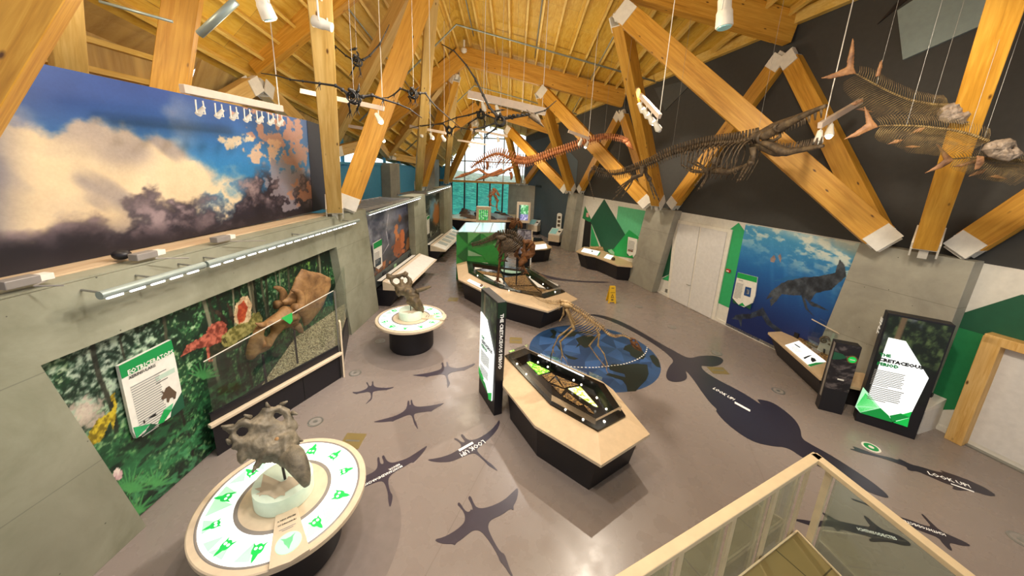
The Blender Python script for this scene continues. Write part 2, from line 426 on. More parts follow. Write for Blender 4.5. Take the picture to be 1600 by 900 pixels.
def spl(pts, n):
    """smooth path through pts"""
    P = [V(p) for p in pts]; out = []; m = len(P)-1
    for k in range(n):
        t = k/(n-1)*m; i = min(int(t), m-1); f = t-i
        a, b, c, d = P[max(i-1, 0)], P[i], P[i+1], P[min(i+2, m)]
        out.append(.5*((2*b)+(c-a)*f+(2*a-5*b+4*c-d)*f*f+(3*b-a-3*c+d)*f**3))
    return out
def pix(P):
    """numpy: where world points fall in the survey photograph"""
    A = P-np.array(O); x = A @ np.array(CAM_R); y = A @ np.array(CAM_D); z = A @ np.array(CAM_F)
    return CX+FL*x/z, CY+FL*y/z
def mural_px(name, bl, br, tr, tl, nx, ny, fn, mat, parent=None):
    B = np.array([list(map(float, p)) for p in (bl, br, tr, tl)])
    def g(u, v):
        w = np.stack([(1-u)*(1-v), u*(1-v), u*v, (1-u)*v], -1); P = w @ B
        x, y = pix(P); return fn(x, y, u, v)
    return mural(name, bl, br, tr, tl, nx, ny, g, mat, parent)
def segdist(x, y, P):
    d = np.full(x.shape, 1e9); n = len(P)
    for i in range(n):
        x1, y1 = P[i]; x2, y2 = P[(i+1) % n]; dx, dy = x2-x1, y2-y1; L = dx*dx+dy*dy+1e-12
        t = np.clip(((x-x1)*dx+(y-y1)*dy)/L, 0, 1); d = np.minimum(d, np.hypot(x-x1-t*dx, y-y1-t*dy))
    return d
def relief(outline, holes=(), T=.12, w=.15, res=70, bumps=(), bend=0, rough=.15, seed=1, one=False):
    """closed bone-like plate in local (x,y,thickness) coordinates from an outline; holes are outlines too"""
    xs = [p[0] for p in outline]; ys = [p[1] for p in outline]; x0, x1, y0, y1 = min(xs), max(xs), min(ys), max(ys)
    st = max(x1-x0, y1-y0)/res; nx = int((x1-x0)/st)+2; ny = int((y1-y0)/st)+2
    gx, gy = np.meshgrid(x0+st*(np.arange(nx+1)-.5), y0+st*(np.arange(ny+1)-.5))
    ins = inpoly(gx, gy, outline); d = segdist(gx, gy, outline)
    for h in holes: ins &= ~inpoly(gx, gy, h); d = np.minimum(d, segdist(gx, gy, h))
    sc = max(x1-x0, y1-y0)
    th = T*np.sqrt(np.clip(d/w, .02, 1))*(1-rough+2*rough*fbm(gx/sc*9, gy/sc*9, seed, 4))
    for bx, by, br, bh in bumps: th = th+bh*np.exp(-((gx-bx)**2+(gy-by)**2)/br**2)
    mid = bend*((gx-(x0+x1)/2)**2+(gy-(y0+y1)/2)**2)/sc
    cell = (ins[:-1, :-1].astype(int)+ins[1:, :-1]+ins[:-1, 1:]+ins[1:, 1:]) >= 3
    mb = MB(); fid = -np.ones(gx.shape, int); bid = -np.ones(gx.shape, int)
    use = np.zeros(gx.shape, bool); use[:-1, :-1] |= cell; use[1:, :-1] |= cell; use[:-1, 1:] |= cell; use[1:, 1:] |= cell
    for j, i in zip(*np.nonzero(use)):
        fid[j, i] = len(mb.v); mb.v.append(V((gx[j, i], gy[j, i], mid[j, i]+th[j, i])))
        bid[j, i] = len(mb.v); mb.v.append(V((gx[j, i], gy[j, i], mid[j, i]-th[j, i]*(.3 if one else 1))))
    C = np.pad(cell, 1)
    for j, i in zip(*np.nonzero(cell)):
        a, b, c, e = (j, i), (j, i+1), (j+1, i+1), (j+1, i)
        mb.f.append([fid[q] for q in (a, b, c, e)]); mb.f.append([bid[q] for q in (e, c, b, a)])
        for (dj, di), (p, q) in (((-1, 0), (a, b)), ((1, 0), (c, e)), ((0, -1), (e, a)), ((0, 1), (b, c))):
            if not C[j+1+dj, i+1+di]: mb.f.append([fid[q], fid[p], bid[p], bid[q]])
    return mb
def place(mb, o, ax, ay, an):
    o, ax, ay, an = V(o), V(ax), V(ay), V(an); mb.v = [o+ax*v.x+ay*v.y+an*v.z for v in mb.v]; return mb
class Plane:
    """an upright working plane; q() carries a photo point onto it as 2-D metres"""
    def __init__(s, p0, n, upv=UP):
        s.o = V(p0); s.n = V(n).normalized(); s.x = V(upv).cross(s.n).normalized(); s.y = s.n.cross(s.x)
    def q(s, px, py): p = onplane(px, py, s.o, s.n)-s.o; return (p.dot(s.x), p.dot(s.y))
    def w(s, px, py, d=0): return onplane(px, py, s.o, s.n)+s.n*d
    def poly(s, pts): return [s.q(*p) for p in pts]
    def put(s, mb): return place(mb, s.o, s.x, s.y, s.n)
def soften(ob, it=4):
    m = ob.modifiers.new('relax', 'SMOOTH'); m.factor = .5; m.iterations = it
    for p in ob.data.polygons: p.use_smooth = True
    return ob
def ell(cx, cy, a, b, t=0, n=14): return [(cx+a*math.cos(k*2*PI/n)*math.cos(t)-b*math.sin(k*2*PI/n)*math.sin(t), cy+a*math.cos(k*2*PI/n)*math.sin(t)+b*math.sin(k*2*PI/n)*math.cos(t)) for k in range(n)]
def parts_of(bm_list): pass
def para(mb, p0, xd, yd, w, h, rows, rnd=0, thick=.002, n=None):
    """grey print: rows of thin strokes filling a w by h block from p0 (top left)"""
    n = n if n is not None else xd.cross(yd)
    for k in range(rows):
        y = -(k+.5)/rows*h; L = w*(1 if k < rows-1 else .6)*(1-.08*random.random())
        mb.box(p0+xd*(L/2)+yd*y+n*thick, (L, h/rows*.42, .002), (xd, yd, n))
    return mb
# ================================================================== ROOM SHELL
fb = MB().slab([(-9.5, -4, -.3), (15, -4, -.3), (9, 31, -.3), (-9.5, 31, -.3)], (0, 0, .3)).build('floor', M['floor'])
struct(fb)
# ---- right wall: lower white part, upper charcoal part
WS = 18.4
struct(MB().slab([wR(-5, 0), wR(WS, 0), wR(WS, 3.32), wR(-5, 3.32)], nR*.3).build('wall_right', M['white']))
struct(MB().slab([wR(WS, 0), wR(27.4, 0), wR(27.4, 3.32), wR(WS, 3.32)], nR*.3).build('wall_right_far', M['tealwall']))
def roofz_r(p): return 9.9-.145*(p.y-16.65)-.215*(p.x+2.5)
pts = [wR(s, 3.32) for s in (27.4, -5)] + [XY(wR(s, 0))+UP*(roofz_r(wR(s, 0))+.25) for s in (-5, 5, 12, 20, 27.4)]
wu = struct(MB().slab(pts, nR*.3).build('wall_right_upper', M['darkwall']))
MB().slab([wR(18.45, 3.32, OFFR-.012), wR(27.3, 3.32, OFFR-.012), wR(27.3, 6.6, OFFR-.012), wR(22, 6.9, OFFR-.012), wR(18.45, 5.2, OFFR-.012)], nR*.008).build('painted_field', M['tealwall'], wu)
def facet(poly, m, d=.03):
    MB().slab([wR(s, z, OFFR-d) for s, z in poly], nR*(d-.004)).build('wall_facet', M[m], wu)
facet([(5.32, 8.1), (5.01, 7.1), (4.16, 7.38), (3.0, 7.75), (1.4, 8.2), (1.4, 9.2), (4.6, 8.45)], 'panelgrey', .05)
facet([(12.61, 7.97), (10.45, 7.9), (11.81, 7.02)], 'panelgrey2')
facet([(5.62, 7.95), (5.36, 8.3), (5.1, 8.35)], 'black', .02)
for q in ((842, 291), (879, 298)):   # small wall grilles far along the slate wall
    p = onR(*q); MB().box(p-nR*.02, (1.0 if q[0] < 860 else .8, .04, .16), (yR, nR, UP)).build('wall_grille', M['ink'], wu)
# painted green facets on the white wall (pixel outlines carried onto the wall plane)
wr = bpy.data.objects['wall_right']
def paint(poly, m, d=.01):
    MB().slab([onR(*q, OFFR-d) for q in poly], nR*(d-.001)).build('painted_triangle', M[m], wr)
paint([(944, 311), (983, 377), (963, 398), (946, 398), (940, 388), (922, 345)], 'g_dark')
paint([(966, 322), (1012, 330), (1002, 367), (983, 377), (962, 353)], 'g_pale', .008)
paint([(983, 359), (1000, 372), (998, 405), (955, 399), (958, 390)], 'g_bright', .013)
paint([(1000, 366), (1008, 362), (1000, 410), (994, 404)], 'g_dark', .016)
paint([(914, 322), (924, 344), (921, 347), (910, 341)], 'g_mid', .012)
paint([(924, 351), (937, 388), (936, 392), (922, 389)], 'g_leaf', .012)
paint([(1059, 350), (1050, 396), (1045, 429), (1033, 434)], 'g_dark')
paint([(1046, 429), (1044, 439), (1034, 436)], 'g_leaf', .012)
paint([(1154, 348), (1164, 362), (1139, 481), (1117, 471), (1137, 361)], 'g_leaf')
paint([(1470, 500), (1597, 460), (1640, 475), (1640, 552), (1475, 505)], 'g_dark')
paint([(1452, 494), (1476, 503), (1640, 545), (1640, 700), (1500, 640), (1420, 640)], 'g_mid', .006)
# ---- doors in the right wall
def dpt(q, d): return onR(*q, OFFR-d)
d1 = struct(MB().slab([dpt(q, .05) for q in ((1054, 343), (1144, 359), (1115, 502), (1042, 468))], nR*.045).build('door_1', M['ivory']))
for poly, nm in ((((1059.5, 349), (1093, 354.5), (1073.5, 479), (1045, 465)), 'door_leaf'), (((1095.5, 355), (1135.5, 363), (1110, 497.5), (1076, 480)), 'door_leaf')):
    MB().slab([dpt(q, .075) for q in poly], nR*.02).build(nm, M['door'], d1)
h = dpt((1077, 446), .12); MB().tube([h, h+yR*.14], .012).tube([h, h+nR*.06], .01).build('door_handle', M['steel'], d1)
s0, s1 = 2.75, .55      # timber framed door at the near end
d2 = struct(MB().slab([wR(s0-.2, 0, OFFR-.03), wR(s1, 0, OFFR-.03), wR(s1, 2.0, OFFR-.03), wR(s0-.2, 2.0, OFFR-.03)], nR*.025).build('door_2', M['door']))
MB().box(wR(s0-.1, 1.06, OFFR-.12), (.22, .24, 2.12), (yR, nR, UP)).build('door_frame', M['oak'], d2, bevel=.01)
MB().box(wR((s0+s1)/2, 2.08, OFFR-.12), (s0-s1, .24, .16), (yR, nR, UP)).build('door_frame', M['oak'], d2, bevel=.01)
MB().box(wR(1.78, 1.0, OFFR-.05), (.015, .02, 2.0), (yR, nR, UP)).build('door_gap', M['ink'], d2)
h = wR(1.88, .98, OFFR-.1); MB().tube([h, h-yR*-.16], .012).tube([h, h+nR*.07], .012).box(h+nR*.06, (.05, .01, .05), (yR, nR, UP)).build('door_handle', M['steel'], d2)
MB().box(wR(1.7, .012, OFFR-.06), (1.9, .12, .024), (yR, nR, UP)).build('door_threshold', M['steel'], d2)
# far timber door frame standing in the slate wall
d3 = thing('door_frame', 'far open timber door frame between two grey kiosks in the slate wall', 'door frame', fl(855, 367))
a, b = fl(849, 366), fl(864, 369); dx = (b-a).normalized(); dyv = V((dx.y, -dx.x, 0))*-1
for p in (a, b): MB().box(p+UP*1.05, (.16, .35, 2.1), (dx, dyv, UP)).build('jamb', M['oak'], d3)
MB().box((a+b)/2+UP*2.12, ((b-a).length+.16, .35, .16), (dx, dyv, UP)).build('lintel', M['oak'], d3)
# ---- skirting strips
struct(MB().slab([wR(-4, 0, OFFR-.03), wR(11.9, 0, OFFR-.03), wR(11.9, .1, OFFR-.03), wR(-4, .1, OFFR-.03)], nR*.028).build('baseboard_right', M['white']))
# ---- right concrete piers: blocks that lean along the wall
def pier(label, front, offf, side):
    """front: (s,z) corners bl, br, tr, tl on the plane offf"""
    f = [wR(s, z, offf) for s, z in front]; dpv = nR*(OFFR-offf)
    o = MB().prism(f, [p+dpv for p in f]).build('concrete_pier', M['conc_r'], bevel=.012)
    return tag(o, label, 'pier', 'concrete piers along the right wall')
pier('wide leaning concrete pier behind the ammonite case, beside the ocean mural', [(5.06, 0), (3.15, 0), (3.1, 3.36), (4.74, 3.36)], 9.6, 0)
pier('leaning concrete pier left of the tall white double doors', [(12.4, 0), (10.84, 0), (10.22, 3.36), (11.79, 3.36)], 9.62, 0)
pier('leaning concrete pier between the far door frame and the green triangles', [(19.0, 0), (17.9, 0), (17.4, 3.4), (18.45, 3.4)], 9.5, 0)
a, b, c = V((-.52, 29.4, 0)), V((1.18, 26.8, 0)), V((1.75, 26.6, 0))
tag(MB().prism([a, b, c, a+V((.9, .2, 0))], [p+UP*3.4 for p in (a, b, c, a+V((.9, .2, 0)))]).build('concrete_pier', M['conc_r'], bevel=.012),
    'farthest concrete pier beside the end window, behind a framed screen', 'pier', 'concrete piers along the right wall')
# ---- left concrete wall with niches
wl = MB()
def lface(poly, o0=OFFL, depth=.6): wl.slab([wL(s, z, o0) for s, z in poly], nL*-depth)
lface([(-4, 0), (3.28, 0), (2.8, 2.56), (2.8, 3.27), (-4, 3.27)])
lface([(2.8, 2.56), (8.1, 2.56), (8.1, 3.27), (2.8, 3.27)])
lface([(8.54, 0), (10.3, 0), (9.74, 3.3), (7.97, 3.3)])
lface([(14.2, 0), (16.05, 0), (15.56, 3.33), (14.0, 3.33)])
lface([(19.2, 0), (21.4, 0), (21.1, 3.42), (19.1, 3.42)])
wlo = struct(wl.build('wall_left', M['conc']))
back = MB()
for s0_, s1_ in ((2.7, 8.7), (9.6, 14.4), (15.4, 19.4)): back.slab([wL(s0_, 0, OFFL-.5), wL(s1_, 0, OFFL-.5), wL(s1_, 3.2, OFFL-.5), wL(s0_, 3.2, OFFL-.5)], nL*-.1)
back.build('niche_back', M['conc'], wlo)
led = MB().slab([wL(-4, 3.275, -4.62), wL(8.6, 3.275, -4.62), wL(8.6, 3.275, -5.5), wL(-4, 3.275, -5.5)], (0, 0, .02))
led.build('ledge_concrete', M['conc'], wlo)
MB().slab([wL(-4, 3.297, -4.86), wL(8.3, 3.297, -4.86), wL(8.3, 3.297, -5.4), wL(-4, 3.297, -5.4)], (0, 0, .02)).build('ledge_board', M['bench'], wlo)
# ---- outer left wall behind the niches: blue band, clerestory, boarding above
OX = lambda Y: -7.6+.04*(Y-10)
def lo(Y, z): return V((OX(Y), Y, z))
struct(MB().slab([lo(8.6, 0), lo(29.4, 0), lo(29.4, 4.5), lo(8.6, 4.5)], (-.25, 0, 0)).build('wall_left_outer', M['bluepaint']))
wb = MB().slab([lo(-4, 0), lo(8.6, 0), lo(8.6, 8.4), lo(-4, 10.6)], (-.25, 0, 0)).build('wall_left_boarded', M['boards']); struct(wb)
for z in (5.5, 6.0, 6.5, 7.0, 7.5):
    MB().beam(lo(-3.9, z)+V((.06, 0, 0)), lo(8.5, z)+V((.06, 0, 0)), .12, .1).build('wall_rail', M['purlin'], wb)
for y in (-1.5, 1.2, 3.9, 6.6):
    MB().box(lo(y, 6.5)+V((.05, 0, 0)), (.1, .1, 3.4)).build('wall_stud', M['purlin'], wb)
w3 = struct(MB().slab([lo(8.7, 4.5), lo(29.3, 4.5), lo(29.3, 5.7), lo(8.7, 5.9)], (-.03, 0, 0)).build('window_2', M['glass_win']))
for y in (8.7, 10.9, 13.1, 15.3, 17.5, 19.7, 21.9, 24.1, 26.3, 28.5): MB().box(lo(y, 5.15), (.12, .1, 1.4)).build('mullion', M['bluepaint'], w3)
MB().box(lo(19, 4.52), (.14, 20.6, .1)).build('sill', M['bluepaint'], w3)
# ---- end wall: plinth and great gable window
EY = 29.5
struct(MB().box((-4.2, EY+.1, .3), (9.4, .3, .62)).build('wall_end', M['bench']))
struct(MB().slab([V((-8.6, EY+.2, 0)), V((-5.35, EY+.2, 0)), V((-5.35, EY+.2, 4.6)), V((-8.6, EY+.2, 4.6))], (0, .2, 0)).build('wall_end_left', M['bluepaint']))
def rz(x, Y): return (9.9-.145*(Y-16.65)) - (.215*(x+2.5) if x > -2.5 else .93*(-2.5-x))
win = thing('window_1', None, None, (-2.6, EY, .6)); struct(win)
xs = [-8.5, -7.4, -6.3, -5.25, -4.18, -3.1, -2.6, -1.6, -.6, .4, 1.4, 2.2]
xm = [-7.4, -6.3, -5.25, -4.18, -3.12, -2.07, -1.0, .1]
lw = MB().slab([V((-5.3, EY, .6)), V((.2, EY, .6)), V((.2, EY, 3.35)), V((-5.3, EY, 3.35))], (0, .02, 0)); lw.build('teal_pane', M['glass_teal'], win)
lw = MB().slab([V((-8.6, EY, 3.5)), V((2.4, EY, 3.5)), V((2.4, EY, rz(2.4, EY))), V((-2.5, EY, rz(-2.5, EY))), V((-6.8, EY, rz(-6.8, EY))), V((-8.6, EY, 3.9))], (0, .02, 0)); lw.build('clear_pane', M['glass_win'], win)
for x in xm:
    MB().box((x, EY-.03, 2.0), (.12, .16, 2.8)).build('mullion', M['black'], win)
for x in [-7.4, -6.3, -5.25, -4.18, -2.6, -1.0, .1, 1.1]:
    t = rz(x, EY); MB().box((x, EY-.03, (3.5+t)/2), (.1, .16, t-3.5)).build('mullion', M['steel'] if abs(x+2.6) > .1 else M['black'], win)
for z in (5.05, 6.9): MB().box((-2.6, EY-.04, z), (9.6 if z < 6 else 6.6, .1, .09)).build('transom', M['steel'], win)
MB().box((-2.9, EY-.12, 3.42), (10.8, .3, .16)).build('transom', M['glulam'], win)
for k in range(7): MB().box((.35+.22*k, EY-.3-.12*k, 4.6), (.07, .08, 2.4)).build('louvre', M['ivory'], win)
# land outside
hm = MB(); nx, ny = 40, 14
vs = [];
for j in range(ny+1):
    for i in range(nx+1):
        x = -60+120*i/nx; y = 34+75*j/ny
        vs.append((x, y, -1.2+4.3*(1/(1+math.exp(-(y-62)/6)))+.8*math.sin(x*.11+y*.05)+.5*math.sin(x*.31-y*.12)))
hm.add(vs, [(j*(nx+1)+i, j*(nx+1)+i+1, (j+1)*(nx+1)+i+1, (j+1)*(nx+1)+i) for j in range(ny) for i in range(nx)])
t = NT('valley grass'); f = t.noise(t.co(), .9, 8, .75); t.l(t.ramp(f, [(.36, '#2c3a24'), (.5, '#77845a'), (.64, '#c6c494')]), t.b.inputs['Base Color']); M['grass'] = t.m
struct(hm.build('hill', M['grass'], smooth=True))
# ================================================================== ROOF
def ridge(Y): return V((-2.5, Y, 9.9-.145*(Y-16.65)))
def rl(d, Y): p = ridge(Y); return V((p.x-d, Y, p.z-.93*d))      # left slope, d metres left of the ridge
def rr(d, Y): p = ridge(Y); return V((p.x+d, Y, p.z-.215*d))
Y0, Y1 = -3.0, EY+.6
cl = MB().slab([ridge(Y0), ridge(Y1), rr(14.5, Y1), rr(14.5, Y0)], (0, 0, .2)).build('ceiling', M['ply']); struct(cl)
LD = 4.7
cl2 = MB().slab([ridge(Y0), ridge(Y1), rl(LD, Y1), rl(LD, Y0)], (0, 0, .2)).build('ceiling_left', M['ply']); struct(cl2)
MB().slab([rl(LD, Y0), rl(LD, 8.7), lo(8.7, rl(LD, 8.7).z-.4)-V((.2, 0, 0)), lo(-4, rl(LD, Y0).z-.4)-V((.2, 0, 0))], (0, 0, .15)).build('ceiling_return', M['boards'], cl2)
MB().slab([rl(LD, 8.6), rl(LD, Y1), lo(Y1, 5.6), lo(8.6, 5.8)], (0, 0, .15)).build('ceiling_return', M['boards'], cl2)
def purl(par, f, d, ya=Y0, yb=Y1, w=.07, h=.2, m='purlin'):
    a, b = f(d, ya), f(d, yb); nrm = V((.21, 0, .977)) if f is rr else V((-.68, 0, .73))
    MB().beam(a-nrm*(h/2), b-nrm*(h/2), w, h, nrm).build('purlin', M[m], par)
d = .35
while d < 13.6:
    # each purlin on the right stops at the skewed eave
    yb = Y1
    lim = lambda Y: (OFFR-nR.y*Y)/nR.x+2.5
    while lim(yb) < d and yb > Y0: yb -= .25
    if yb > Y0+1: purl(cl, rr, d, Y0, yb)
    d += .62 if int(d*10) % 3 else .5
d = .3
while d < LD: purl(cl2, rl, d); d += .42
# eave rail along the right wall
for (sa, sb) in ((-4, 27.2),):
    a, b = wR(sa, 0, OFFR-.1), wR(sb, 0, OFFR-.1); a.z = rr(a.x+2.5, a.y).z-.16; b.z = rr(b.x+2.5, b.y).z-.16
    MB().beam(a, b, .16, .3).build('eave_board', M['purlin'], cl)
# ridge services and conduits
def pipe(path, r, name, label, m='galv', cat='conduit', grp='conduits under the roof'):
    return tag(MB().tube(path, r, 8).build(name, M[m], smooth=True), label, cat, grp)
for k, (Y, lab) in enumerate(((14.9, 'conduit crossing the ridge in front of the second timber frame'), (20.9, 'conduit crossing the ridge beyond the second timber frame'))):
    pipe([rl(3.9, Y)-UP*.32, ridge(Y)-UP*.3, rr(9.0-.9*k, Y)-UP*.3], .035, 'conduit', 'long galvanised '+lab)
for k, (f, d, ya, yb, lab) in enumerate(((rr, 3.1, 5, 16.2, 'conduit along the right slope above the nearest lamp bar'), (rr, 5.6, 7, 23, 'conduit along the outer right slope'), (rl, 2.2, 5, 24, 'conduit along the steep left slope'), (rr, .55, 9, 15.8, 'short conduit beside the ridge'))):
    pipe([f(d, ya)-UP*.12, f(d, yb)-UP*.12], .022, 'conduit', 'straight galvanised '+lab)
pipe([at(312, 54, 4.6), at(368, 2, 4.6)], .045, 'conduit', 'stubby galvanised pipe under the near left roof')
pipe([at(155, 2, 4.8), at(270, 34, 5.1)], .018, 'conduit', 'thin galvanised pipe above the sky mural')
# ---- frames: beams, node by node
Bz = {0: 8.55, 1: 7.95, 2: 7.5, 3: 6.75}
BR = {0: wR(.3, 8.35, 9.75), 1: onplane(1232, 74, (0, 10.2, 0), (0, 1, 0)), 2: onplane(973, 170, (0, 16.9, 0), (0, 1, 0)), 3: onplane(871, 215, (0, 23.6, 0), (0, 1, 0))}
AN = {0: V((4.1, 3.4, 9.35)), 1: onplane(966, 12, (0, 10.05, 0), (0, 1, 0)), 2: onplane(843, 138, (0, 16.8, 0), (0, 1, 0)), 3: onplane(791, 199, (0, 23.5, 0), (0, 1, 0))}
AL_ = {0: V((-2.9, 3.2, 9.9)), 1: onplane(678, -52, (0, 9.9, 0), (0, 1, 0)), 2: onplane(712, 112, (0, 16.7, 0), (0, 1, 0)), 3: onplane(744, 187, (0, 23.5, 0), (0, 1, 0))}
LB = {0: V((-6.9, 2.9, 7.6)), 1: onplane(400, 122, (0, 9.7, 0), (0, 1, 0)), 2: onplane(587, 217, (0, 16.5, 0), (0, 1, 0)), 3: V((-6.35, 23.4, 4.9))}
PR = {1: wR(3.92, 3.5, 9.72), 2: wR(11.1, 3.5, 9.72), 3: wR(18.1, 3.55, 9.7), 4: V((.55, 27.8, 3.6))}
PL = {1: fl(530, 333, 3.32), 2: fl(655, 296, 3.33), 3: fl(698, 284.5, 3.37)}
PO = {0: V((-6.9, 5.6, 4.2)), 1: V((-6.95, 13.2, 4.9)), 2: at(604, 243, 20.0), 3: at(673, 240, 27.0)}
ordn = {0: 'nearest', 1: 'second', 2: 'third', 3: 'farthest', 4: 'end'}
def wooden(nm, p0, p1, w, h, label, cat, grp, up=UP, shoe0=False, shoe1=False, m='glulam', trim=(0, 0)):
    p0, p1 = V(p0), V(p1); d = (p1-p0).normalized(); a, b = p0+d*trim[0], p1-d*trim[1]
    base = V((min(a.x, b.x), min(a.y, b.y), min(a.z, b.z)))
    sd, u, dd = frame(d, up)
    # local frame along the timber so the grain follows it
    o = bpy.data.objects.new(nm, None)
    R = Matrix((sd, u, d)).transposed().to_4x4(); R.translation = (a+b)/2
    bpy.data.objects.remove(o)
    L = (b-a).length
    mb = MB().box((0, 0, 0), (w, h, L)); mb.v = [R @ v for v in mb.v]
    ROOT['_tmp'] = R
    me = mb
    ob = me.build_at(nm, M[m], R, bevel=.008)
    tag(ob, label, cat, grp)
    for ok, pt, sg, en in ((shoe0, p0, 1, a), (shoe1, p1, -1, b)):
        if not ok: continue
        q = MB(); e = en; L2 = max(.28, (en-pt).length)
        # U-shaped steel shoe: two cheek plates and an end plate
        for sx in (-1, 1): q.box(e+sd*(sx*(w/2+.015))-d*(sg*(L2/2-.12)), (.025, h*.92, L2+.02), (sd, u, d))
        q.box(e-d*(sg*(.012)), (w+.05, h*.95, .025), (sd, u, d))
        q.box(e-d*(sg*(L2-.14)), (w*.4, h*.8, .2), (sd, u, d))
        q.build('steel_shoe', M['ivory'], ob)
    return ob
def _build_at(s, name, mat, R, bevel=0):
    me = bpy.data.meshes.new(name); inv = R.inverted(); me.from_pydata([inv @ v for v in s.v], [], s.f)
    ob = bpy.data.objects.new(name, me); COL.objects.link(ob); ob.matrix_world = R; ROOT[ob.name] = R; me.materials.append(mat)
    if bevel:
        m = ob.modifiers.new('edge', 'BEVEL'); m.width = bevel; m.segments = 1
    return ob
MB.build_at = _build_at
GB = 'glulam roof beams'; GS = 'glulam struts of the roof frame'
for k in (0, 1, 2, 3):
    apx = ridge((BR[k].y+LB[k].y)/2)-UP*.62
    wooden('glulam_beam', BR[k]+UP*.42, apx, .3, .72, f'heavy timber beam sloping from right wall to ridge, {ordn[k]} of its row', 'beam', GB)
    wooden('glulam_beam', LB[k]+V((-.1, 0, .35)), apx, .3, .72, f'steep timber beam from left eave up to ridge, {ordn[k]} of its row', 'beam', GB)
def strut(a, b, label, w=.26, h=.46, s0=True, s1=True, trim=(.32, .34), m='glulam', up=UP):
    return wooden('timber_strut', a, b, w, h, label, 'timber strut', GS, up, s0, s1, m, trim)
spots = {1: 'wide pier behind the ammonite case', 2: 'pier left of the white double doors', 3: 'pier beside the far door frame', 4: 'end pier by the window'}
for k in (0, 1, 2, 3):
    for p in (k, k+1):
        if p not in PR: continue
        side = 'near' if p == k else 'far'
        sh = yR*(.42 if p == k else -.42)
        strut(PR[p]+sh*.55-nR*.28-UP*.1, AN[k], f'inner timber strut from {spots[p]} to the {ordn[k]} beam', .3, .52)
        strut(PR[p]+sh*1.15+nR*.02-UP*.1, BR[k]-nR*.02-UP*.1, f'wall side strut from {spots[p]} to the {ordn[k]} beam end', .24, .42)
lp = {1: 'concrete pier beside the sky mural', 2: 'concrete pier after the fire mural', 3: 'last left concrete pier'}
for p, k in ((1, 0), (1, 1), (2, 1), (2, 2), (3, 2), (3, 3)):
    sh = yL*(-.2 if k < p else .3)
    strut(PL[p]+sh, AL_[k] if k else at(489, -150, 5.2), f'timber strut from {lp[p]} to ridge at the {ordn[k]} beam', .32, .52, m='glulam_pale' if k < p else 'glulam')
for k in (0, 1, 2, 3):
    strut(PO[k]+V((0, .2, 0)), LB[k]-UP*.1, f'outer timber strut, left eave, {ordn[k]} beam, leaning away', .26, .4, m='glulam_pale')
    if k < 3: strut(PO[k], AL_[k]+V((-.35, 0, -.1)), f'outer timber strut from behind left wall to ridge at {ordn[k]} beam', .28, .46, m='glulam_pale')
    if k > 0: strut(PO[k-1]+V((0, .35, 0)), LB[k]+V((.1, -.1, -.1)), f'outer timber strut, left eave, {ordn[k]} beam, leaning toward the stair', .26, .4, m='glulam_pale')
# nearest pieces that cross the top left corner
strut(onL(-131, 203, -4.6), onL(64, -108, -4.0), 'big timber strut crossing the upper left corner over the sky mural', .34, .6, False, False, (0, 0))
strut(onL(258, 200, -5.75), onL(292, -40, -5.3), 'upright timber strut standing just behind the top of the sky mural', .3, .4, False, False, (0, 0))
# outer concrete stubs under the far left struts
for k, lab in ((2, 'concrete stub behind the fire mural carrying the outer struts'), (3, 'concrete stub nearest the end window carrying the outer struts')):
    p = PO[k]; tag(MB().box((p.x, p.y, p.z/2-.2), (.9, 1.6, p.z-.4)).build('concrete_stub', M['conc_r'], bevel=.02), lab, 'pier')

for sa, sb, n_, lab in ((9.9, 13.9, 9, 'dark slatted tray along the top of the storm mural niche'), (15.7, 19.0, 7, 'dark slatted tray along the top of the farthest left niche')):
    tr_ = thing('ledge_tray', lab, 'tray', wL((sa+sb)/2, 3.2, -5.2))
    for o_ in (-4.75, -5.9): MB().beam(wL(sa, 3.24, o_), wL(sb, 3.24, o_), .06, .08).build('side_rail', M['slate'], tr_)
    MB().slab([wL(sa, 3.2, -4.75), wL(sb, 3.2, -4.75), wL(sb, 3.2, -5.9), wL(sa, 3.2, -5.9)], (0, 0, .02)).build('tray_floor', M['bluepaint'], tr_)  # blue reflection painted onto the tray floor as wall blue
    for k in range(n_): f = sa+(sb-sa)*(k+.5)/n_; MB().beam(wL(f, 3.25, -4.75), wL(f, 3.25, -5.9), .1, .05).build('cross_slat', M['slate'], tr_)
